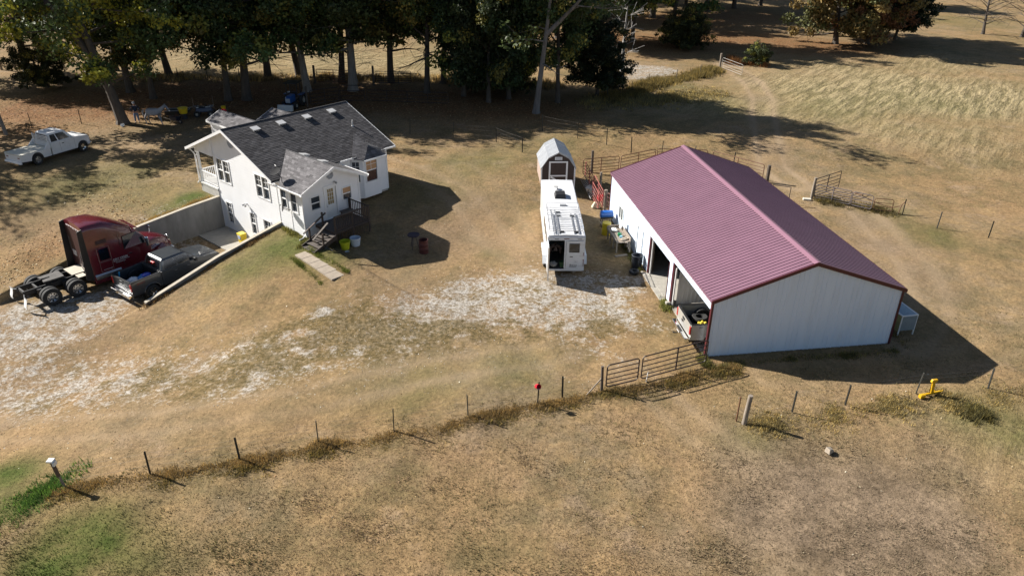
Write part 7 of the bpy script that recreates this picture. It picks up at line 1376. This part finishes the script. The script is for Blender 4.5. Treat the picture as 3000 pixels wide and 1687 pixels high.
GV = [(-52.7, 82.4, 0, 1.0, 'thick dark oak trunk leaning at the upper left corner'), (-39.3, 77.1, 1, .95, 'oak right behind the forked oak'), (-35.9, 74.6, 3, .9, 'leaning oak between the forked oak and the horse'), (-38.4, 84.5, 2, 1.0, 'oak with a short dark trunk beyond the horse'),
    (-28.3, 74.2, 3, 1.0, 'left of two close dark oaks beyond the boat'), (-26.6, 74.6, 0, 1.0, 'right of two close dark oaks beyond the boat'), (-27.3, 84.2, 1, 1.0, 'dark oak standing left of the blue tractor far back'), (-24.2, 85.4, 2, 1.0, 'slim dark oak beyond the leaning pale trunk'),
    (-18.8, 82.6, 3, 1.05, 'dark oak just left of the big pale oak'), (-13.5, 82.8, 0, 1.0, 'straight dark oak right of the big pale oak'), (-9.1, 78.4, 2, .95, 'oak with spreading limbs above the house ridge end'), (-7.8, 83, 1, .9, 'small dark oak left of the dense evergreen group'),
    (-5.2, 77.2, 4, .98, 'leftmost dark tree of the dense evergreen group'), (-2.58, 74.9, 4, .95, 'second dark tree in the dense evergreen group'), (-.6, 76.2, 4, 1.0, 'third dark tree in the dense evergreen group'), (4.33, 75.3, 3, .82, 'stout dark oak right of the pale forked trunk')]
for i, (x, y, k, s, lb) in enumerate(GV): plant(0, oaks[k], x, y, s * (.85 if x > -15 else 1), i * 1.37, lb, 'oaks of the grove', sz=s * (1.12 if x > 3 else 1))
plant(0, oaks[1], -21.5, 78.3, 1.0, .4, 'leaning pale grey oak behind the blue tractor', 'oaks of the grove', BARKP); t = plant(0, oaks[0], -16.9, 79.0, 1.08, 2.2, 'big pale barked oak with flared base behind the house ridge', 'oaks of the grove', BARKP)
plant(0, tree_mesh(131, 17, 6.5, 3.2, (.6, .2), .30, fork=(5.0, 0), fork_at=4, nl=16, leaves=14, crad=.9), 2.08, 71.0, 1.0, 0, 'tall pale forked tree standing alone in front of the grove', 'oaks of the grove', M('sycamore_bark', (.17, .155, .145), .9, var=.35, scale=3, bump=.02, bscale=12, stretch=(1, 1, .25)))
MORE = [(-1.5, 81.5, 4, .9), (-62, 84, 1, 1.), (-45.5, 87, 3, 1.)]
for i, (x, y, k, s) in enumerate(MORE): plant(0, oaks[k], x, y, s, i * 2.1, ('dark tree just behind the dense evergreen group', 'farthest left oak beyond the pasture posts', 'dark oak beyond the leaning upper left trunk')[i], 'oaks deep in the grove')
LEFTS = [(-52.5, 62.8, 2, .95), (-56, 57.5, 3, .9)]
airy = tree_mesh(151, 18, 5.0, 5.6, (.3, 0), .4, leaves=42, open_=.7, nl=26, vary=((.26, .22, .05), .3))
for i, (x, y, k, s) in enumerate(LEFTS): plant(0, airy, x, y, s, i * 1.1, ('oak at the left edge level with the utility pole', 'oak at the left edge farthest towards the lower left')[i], 'oaks at the left edge')
plant(0, cedar, 8.53, 78.05, 1.0, 0, 'dense dark rounded cedar with a green tip beside the dead tree', name='cedar_tree', cat='cedar'); plant(0, snag, 11.5, 82.3, 1.0, 1.0, 'pale dead tree trunk with broken branches', name='dead_tree', cat='dead tree', bark=DEAD)
plant(0, tree_mesh(141, 5, 1.6, 2.2, (0, 0), .09, nl=20, leaves=0), -17.1, 82.4, 1.0, 0, 'small bare sapling behind the big pale oak', name='bare_sapling', bark=BARKP, cat='sapling')
# second stand, upper right
ST = [(22.0, 109.5, 1, .95, 1.0), (16.5, 110, 3, .9, 2.), (11.5, 108, 0, .95, .2), (6, 112, 2, .95, 3.), (1, 110, 1, 1., 4.), (14, 128, 3, 1.0, 1.9), (23, 133, 0, 1.1, .7), (34, 141, 2, 1.1, 2.2), (40, 146, 1, 1., .5), (22, 141, 2, 1.1, 2.), (46, 150, 3, 1., 3.3), (60, 158, 1, 1., 4.), (32, 150, 4, 1.1, 1.)]
for i, (x, y, k, s, rz_2) in enumerate(ST): plant(0, oaks[k], x, y, s, rz_2, 'dark tree of the wood on the far slope at the top', 'trees of the far wood')
for i in range(18):
    x, y = -95 + i * 7.4 + random.uniform(-2, 2), 140 + random.uniform(-6, 26); plant(0, oaks[i % 5], x, y, 1.1, i, 'dark tree of the wood on the far slope at the top', 'trees of the far wood') if x < 35 and not (-45 < x < 0 and i % 2) else None
plant(0, autumn[0], 45.3, 110.5, 1.12, 0, 'olive and gold autumn tree with a low wide crown', name='autumn_tree'); plant(0, autumn[1], 50.0, 111.0, 1.0, 1.2, 'russet red autumn tree joined to the golden one', name='autumn_tree'); plant(0, cedar, 55.5, 114.5, 1.35, 0, 'dark green cedar right of the russet autumn tree', name='cedar_tree', cat='cedar'); plant(0, cedar, 74.6, 149, 1.1, 2, 'small dark cedar alone on the far hillside', name='cedar_tree', cat='cedar')
plant(0, oaks[3], 52, 118, .75, 0, 'dark oak behind the russet autumn tree')
plant(0, bare, 71.8, 120.7, .95, 0, 'bare spreading tree left of two near the right edge', name='bare_tree'); plant(0, bare, 76.5, 118.5, 1.0, 2.4, 'bare tree at the upper right edge', name='bare_tree')
for i, (x, y, s) in enumerate(((22.5, 105, 1.), (23.8, 106.5, .8), (-48.5, 78.5, .9), (10.4, 80.6, .45), (29.8, 95.3, .5), (-3.5, 80, .8), (0, 79.5, .7))): plant(0, shrub, x, y, s, i, ('bushy shrub at the foot of the dark wood above the bare pale patch', 'smaller shrub just right of the one above the pale patch', 'leafy shrub under the thick oak at the upper left', 'tiny shrub at the foot of the dead tree', 'small brown shrub by the lone pale post on the field track', 'shrub under the dense dark trees, left one', 'shrub under the dense dark trees beside the stout oak')[i], 'shrubs under the trees', name='shrub', cat='shrub')

# ---------------------------------------------------------------- grass, weeds, leaves
GRS = Mattr('grass_blades', 'tint', .8, var=.2, scale=1.2, trans=.38, spec=.15)
def tufts(name, X, Y, h, n, tint, w=.012, spread=.05, lean=.5, z=None):
    N = len(X); Z = (terr(X, Y) + lump(X, Y) - .01) if z is None else z; k = n; M_ = N * k
    bx = np.repeat(X, k) + rng.normal(0, spread, M_); by = np.repeat(Y, k) + rng.normal(0, spread, M_); bz = np.repeat(Z, k); hh = np.repeat(h, k) * rng.uniform(.5, 1.2, M_)
    a = rng.uniform(0, 6.283, M_); l = rng.uniform(.1, 1, M_) * lean * hh; ww = w * rng.uniform(.7, 1.6, M_)
    ox, oy = np.cos(a + 1.57) * ww, np.sin(a + 1.57) * ww
    v = np.stack([np.stack([bx - ox, by - oy, bz], -1), np.stack([bx + ox, by + oy, bz], -1), np.stack([bx + np.cos(a) * l, by + np.sin(a) * l, bz + hh], -1)], 1).reshape(-1, 3)
    t = np.repeat(tint, k, 0) * rng.uniform(.65, 1.35, (M_, 1)); me = fast_mesh(name, v, 3, GRS, np.clip(t, 0, 1)); o = obj(name, me); o['kind'] = 'stuff'; o['label'] = 'dry grass blades over the ground'; return o
def free(x, y, pad=0):
    p, q = pq_of(x, y); m = ~((p > -.5) & (p < 9.2) & (q > -9.7) & (q < .2)) & ~((p > -.3) & (p < 4.5) & (q >= 0) & (q < 2.9)) & ~((p > -2.4) & (p < .2) & (q > -7.2) & (q < 0)) & ~((p > -9.3) & (p < 0) & (((q > -.25) & (q < .2)) | ((q > -7.5) & (q < -7.05)))) & ~((p > -2.2) & (p < -.8) & (q > 3.4) & (q < 7.7))
    c, s = math.cos(BYAW), math.sin(BYAW); lx = c * (x - BX) + s * (y - BY); ly = -s * (x - BX) + c * (y - BY); return m & ~((lx > -.4) & (lx < 9.6) & (ly > -.1) & (ly < 17.8))
def tint_at(x, y):
    g = mask('green', x, y)[:, None]; hy = mask('hay', x, y)[:, None]; di = mask('dirt', x, y)[:, None]; li = mask('litter', x, y)[:, None]
    n = np.clip(.5 + .5 * wav(x, y, .5, 9), 0, 1)[:, None]; b = np.array([.37, .265, .165]) * n + np.array([.29, .225, .13]) * (1 - n); o2 = np.clip(wav(x, y, .55, 41) * .9 + .1, 0, .75)[:, None]; b = b * (1 - o2) + np.array([.20, .175, .085]) * o2
    k = (rng.random(len(x)) < .16)[:, None]; b = np.where(k, np.array([.21, .19, .08]), b)
    b = b * (1 - di * .6) + np.array([.26, .21, .155]) * di * .6; b = b * (1 - hy * .7) + np.array([.33, .275, .165]) * hy * .7; b = b * (1 - g * .85) + np.array([.08, .13, .026]) * g * .85; b = b; return (b * (1 - li * .8) + np.array([.14, .085, .04]) * li * .8) * .88
n_ = 170000; u_, v_ = rng.random(n_), rng.random(n_); y = 15 + 48 * v_ ** 1.6; x = (u_ - .5) * 2 * (3 + y * .78)
k = free(x, y) & (rng.random(n_) > 1.1 * track_mask(x, y)) & (rng.random(n_) < .45 + .55 * np.clip(.5 + .6 * wav(x, y, .9, 77), 0, 1)) & (rng.random(n_) > np.clip(mask('gravel', x, y) * 1.25 - .12 + .25 * wav(x, y, 2.0, 5), 0, .97)); x, y = x[k], y[k]
front = (y < 21 + (x + 17) * .335) | ((x > 9.5) & (y < 25 + (x - 9.5) * .16))           # unmown strip nearer than the fence
tufts('grass', x, y, np.where(front, .055 + .05 * np.clip(wav(x, y, 1.6, 88), 0, 1), .03) * rng.uniform(.6, 1.3, len(x)), 3, tint_at(x, y), .013, .06, 1.1)
# far fields: bigger, sparser clumps
n_ = 60000; y = 50 + 95 * rng.random(n_) ** 1.3; x = (rng.random(n_) - .5) * 2 * (y * .80); k = free(x, y) & (rng.random(n_) > mask('gravel', x, y)) & (rng.random(n_) > 1.2 * track_mask(x, y)); x, y = x[k], y[k]
tufts('grass', x, y, .04 + .05 * mask('hay', x, y), 3, tint_at(x, y) * 1.15, .035, .12, 2.2)
def strip(pts, w, n, h, tint, blades=9, bw=.012, sp=.09):
    P = np.array(pts, float); d = np.hypot(*(P[1:] - P[:-1]).T); c = np.concatenate([[0], np.cumsum(d)]); s = rng.random(n) * c[-1]; s = s + .35 * np.sin(s * 2.3)
    x = np.interp(s, c, P[:, 0]); y = np.interp(s, c, P[:, 1]) + rng.normal(0, w, n); x = x + rng.normal(0, w * .4, n); lumpy = .55 + .45 * np.sin(s * 1.3 + 2 * np.sin(s * .7)); k = (rng.random(n) < .35 + .65 * lumpy)
    x, y, l = x[k], y[k], lumpy[k]; t = np.array(tint)[None] * rng.uniform(.7, 1.4, (len(x), 1)) * (np.where(rng.random((len(x), 1)) < .4, np.array([[1.8, 1.6, 1.1]]), 1)); tufts('tall_weeds', x, y, h * (.5 + .7 * l), blades, t, bw, sp, .7)['label'] = 'rank brown weeds growing along a fence line'
S1 = [(-16.71, 20.57), (-15.09, 21.13), (-13.31, 21.45), (-11.54, 21.85), (-10.14, 22.31), (-8.55, 22.76), (-7.49, 23.32), (-6.02, 23.44), (-4.61, 24.0), (-3.0, 24.46), (-1.35, 25.19), (.07, 25.69), (1.54, 26.2), (3.04, 26.65), (3.97, 27.05), (5.3, 27.3), (6.89, 27.9), (9.17, 28.9), (10.6, 29.3)]
strip(S1, .15, 5200, .13, (.22, .16, .08)); strip([(x, y - .4) for x, y in S1], .22, 1800, .11, (.16, .13, .055)); strip([(x + .3, y - .1) for x, y in S1[-6:]], .25, 600, .15, (.17, .14, .06))
S2 = [(9.75, 25.0), (10.74, 24.9), (12.26, 25.2), (13.89, 25.7), (15.6, 26.2), (17.26, 26.6), (18.9, 26.9), (19.9, 26.3), (21.19, 27.0), (22.75, 27.3), (26, 28.5)]
strip(S2, .42, 3200, .13, (.23, .19, .095)); strip([(19.2, 26.0), (20.2, 25.9)], .3, 300, .22, (.10, .09, .04))
strip([(9.3, 29.2), (10.5, 29.5), (13, 29.95), (16, 30.4), (18.6, 30.8)], .12, 420, .16, (.15, .14, .06)); strip([(9.2, 29.4), (9.0, 29.8)], .2, 140, .2, (.13, .13, .05))
strip([(9.5, 76.9), (12.3, 79.3), (14.7, 83.3), (18.2, 86), (21.5, 88.9), (24.6, 91.9)], .9, 3800, .55, (.15, .12, .05), 7, .03, .2); strip([(26.5, 96), (31, 95)], .6, 500, .8, (.13, .07, .035), 8, .03, .2); strip([(7, 75), (12, 76), (17, 78), (22, 80)], 1.3, 2600, .3, (.24, .20, .10), 7, .03, .2)
strip([(-47, 83), (-28, 84), (-22, 84.5), (-8, 84.5), (5, 82)], .8, 2600, .5, (.26, .20, .11), 7, .035, .2)
strip([(-20.4, 36.2), (-17.5, 39.4), (-14.6, 42.9)], .15, 700, .16, (.13, .09, .05)); a0 = [xy_of(-.1, .35), xy_of(-.25, 1.6), xy_of(-.3, 2.9), xy_of(-1.0, 3.3)]; strip(a0, .12, 420, .22, (.12, .12, .04))
a0 = [xy_of(-8.5, -7.6), xy_of(-4, -7.65), xy_of(-.4, -7.7)]; strip(a0, .15, 700, .22, (.26, .19, .08)); a0 = [xy_of(-1.95, 3.7), xy_of(-2.5, 7.3)]; strip(a0, .06, 260, .12, (.10, .12, .03)); a0 = [xy_of(-.85, 3.7), xy_of(-.95, 7.6)]; strip(a0, .06, 260, .14, (.10, .12, .03))
aa = [tuple(pl(-.25, y_)[:2]) for y_ in (5.3, 4.9)] ; strip(aa, .3, 160, .13, (.14, .15, .05)); aa = [tuple(pl(-.35, y_)[:2]) for y_ in (9.2, 11, 13, 15)]; strip(aa, .15, 420, .22, (.12, .13, .04)); aa = [tuple(pl(10.3, y_)[:2]) for y_ in (0, 6, 12, 17)]; strip(aa, .3, 500, .2, (.13, .11, .05))
strip([(21.8, 50.9), (23.7, 50.3), (25.5, 49.2), (26.6, 48.6)], .45, 900, .3, (.10, .085, .04)); strip([(-16.2, 21.6), (-18, 20.3), (-17, 19.6)], .5, 500, .2, (.06, .12, .03))
# fallen leaves, stones
LV = Mattr('fallen_leaves', 'tint', .8, var=.1, scale=2, spec=.2)
def scatter(name, x, y, size, tints, label, lift=.02, tri=False):
    n = len(x); z = terr(x, y) + lump(x, y) + lift; C = np.stack([x, y, z], -1); nn = np.stack([rng.normal(0, .45, n), rng.normal(0, .45, n), np.ones(n)], -1); nn /= np.linalg.norm(nn, axis=1)[:, None]
    a = np.cross(nn, rng.normal(size=(n, 3))); a /= np.linalg.norm(a, axis=1)[:, None]; b = np.cross(nn, a); s = (size * rng.uniform(.6, 1.4, n))[:, None]
    V = np.stack([C - a * s * .5, C - b * s * .35, C + a * s * .5, C + b * s * .35], 1).reshape(-1, 3); t = np.array(tints)[rng.integers(0, len(tints), n)] * rng.uniform(.7, 1.3, (n, 1)); o = obj(name, fast_mesh(name, V, 4, LV, np.clip(t, 0, 1))); o['kind'] = 'stuff'; o['label'] = label
lc = [(.42, .30, .14), (.36, .22, .09), (.5, .42, .28), (.25, .13, .06)]
n = 2600; p = rng.uniform(-17, -3, n); q = -8.2 - rng.random(n) ** 1.5 * 9; x, y = xy_of(p, q); dens = np.clip(.5 + .6 * wav(x, y, .8, 21), 0, 1); k = rng.random(n) < dens; scatter('fallen_leaves', x[k], y[k], .11, lc, 'tan fallen leaves on the slope beside the semi truck')
n = 9000; x = rng.uniform(-62, 8, n); y = rng.uniform(56, 84, n); k = rng.random(n) < mask('litter', x, y) + .05; scatter('fallen_leaves', x[k], y[k], .13, [(.30, .17, .08), (.22, .11, .05), (.42, .30, .16), (.16, .08, .04)], 'brown fallen oak leaves covering the ground of the grove')
n = 700; x = rng.uniform(-26, 22, n); y = rng.uniform(17, 50, n); k = free(x, y); scatter('fallen_leaves', x[k], y[k], .07, lc + [(.6, .55, .42)], 'scattered pale leaves and litter on the lawn')
n = 16000; x = rng.uniform(-30, 10, n); y = rng.uniform(22, 48, n); k = free(x, y) & (rng.random(n) < mask('gravel', x, y) ** 1.2); x, y = x[k], y[k]
scatter('gravel_stones', x, y, .05, [(.46, .43, .38), (.38, .34, .29), (.55, .52, .48), (.26, .23, .2)], 'loose pale gravel stones on the drive', .015)
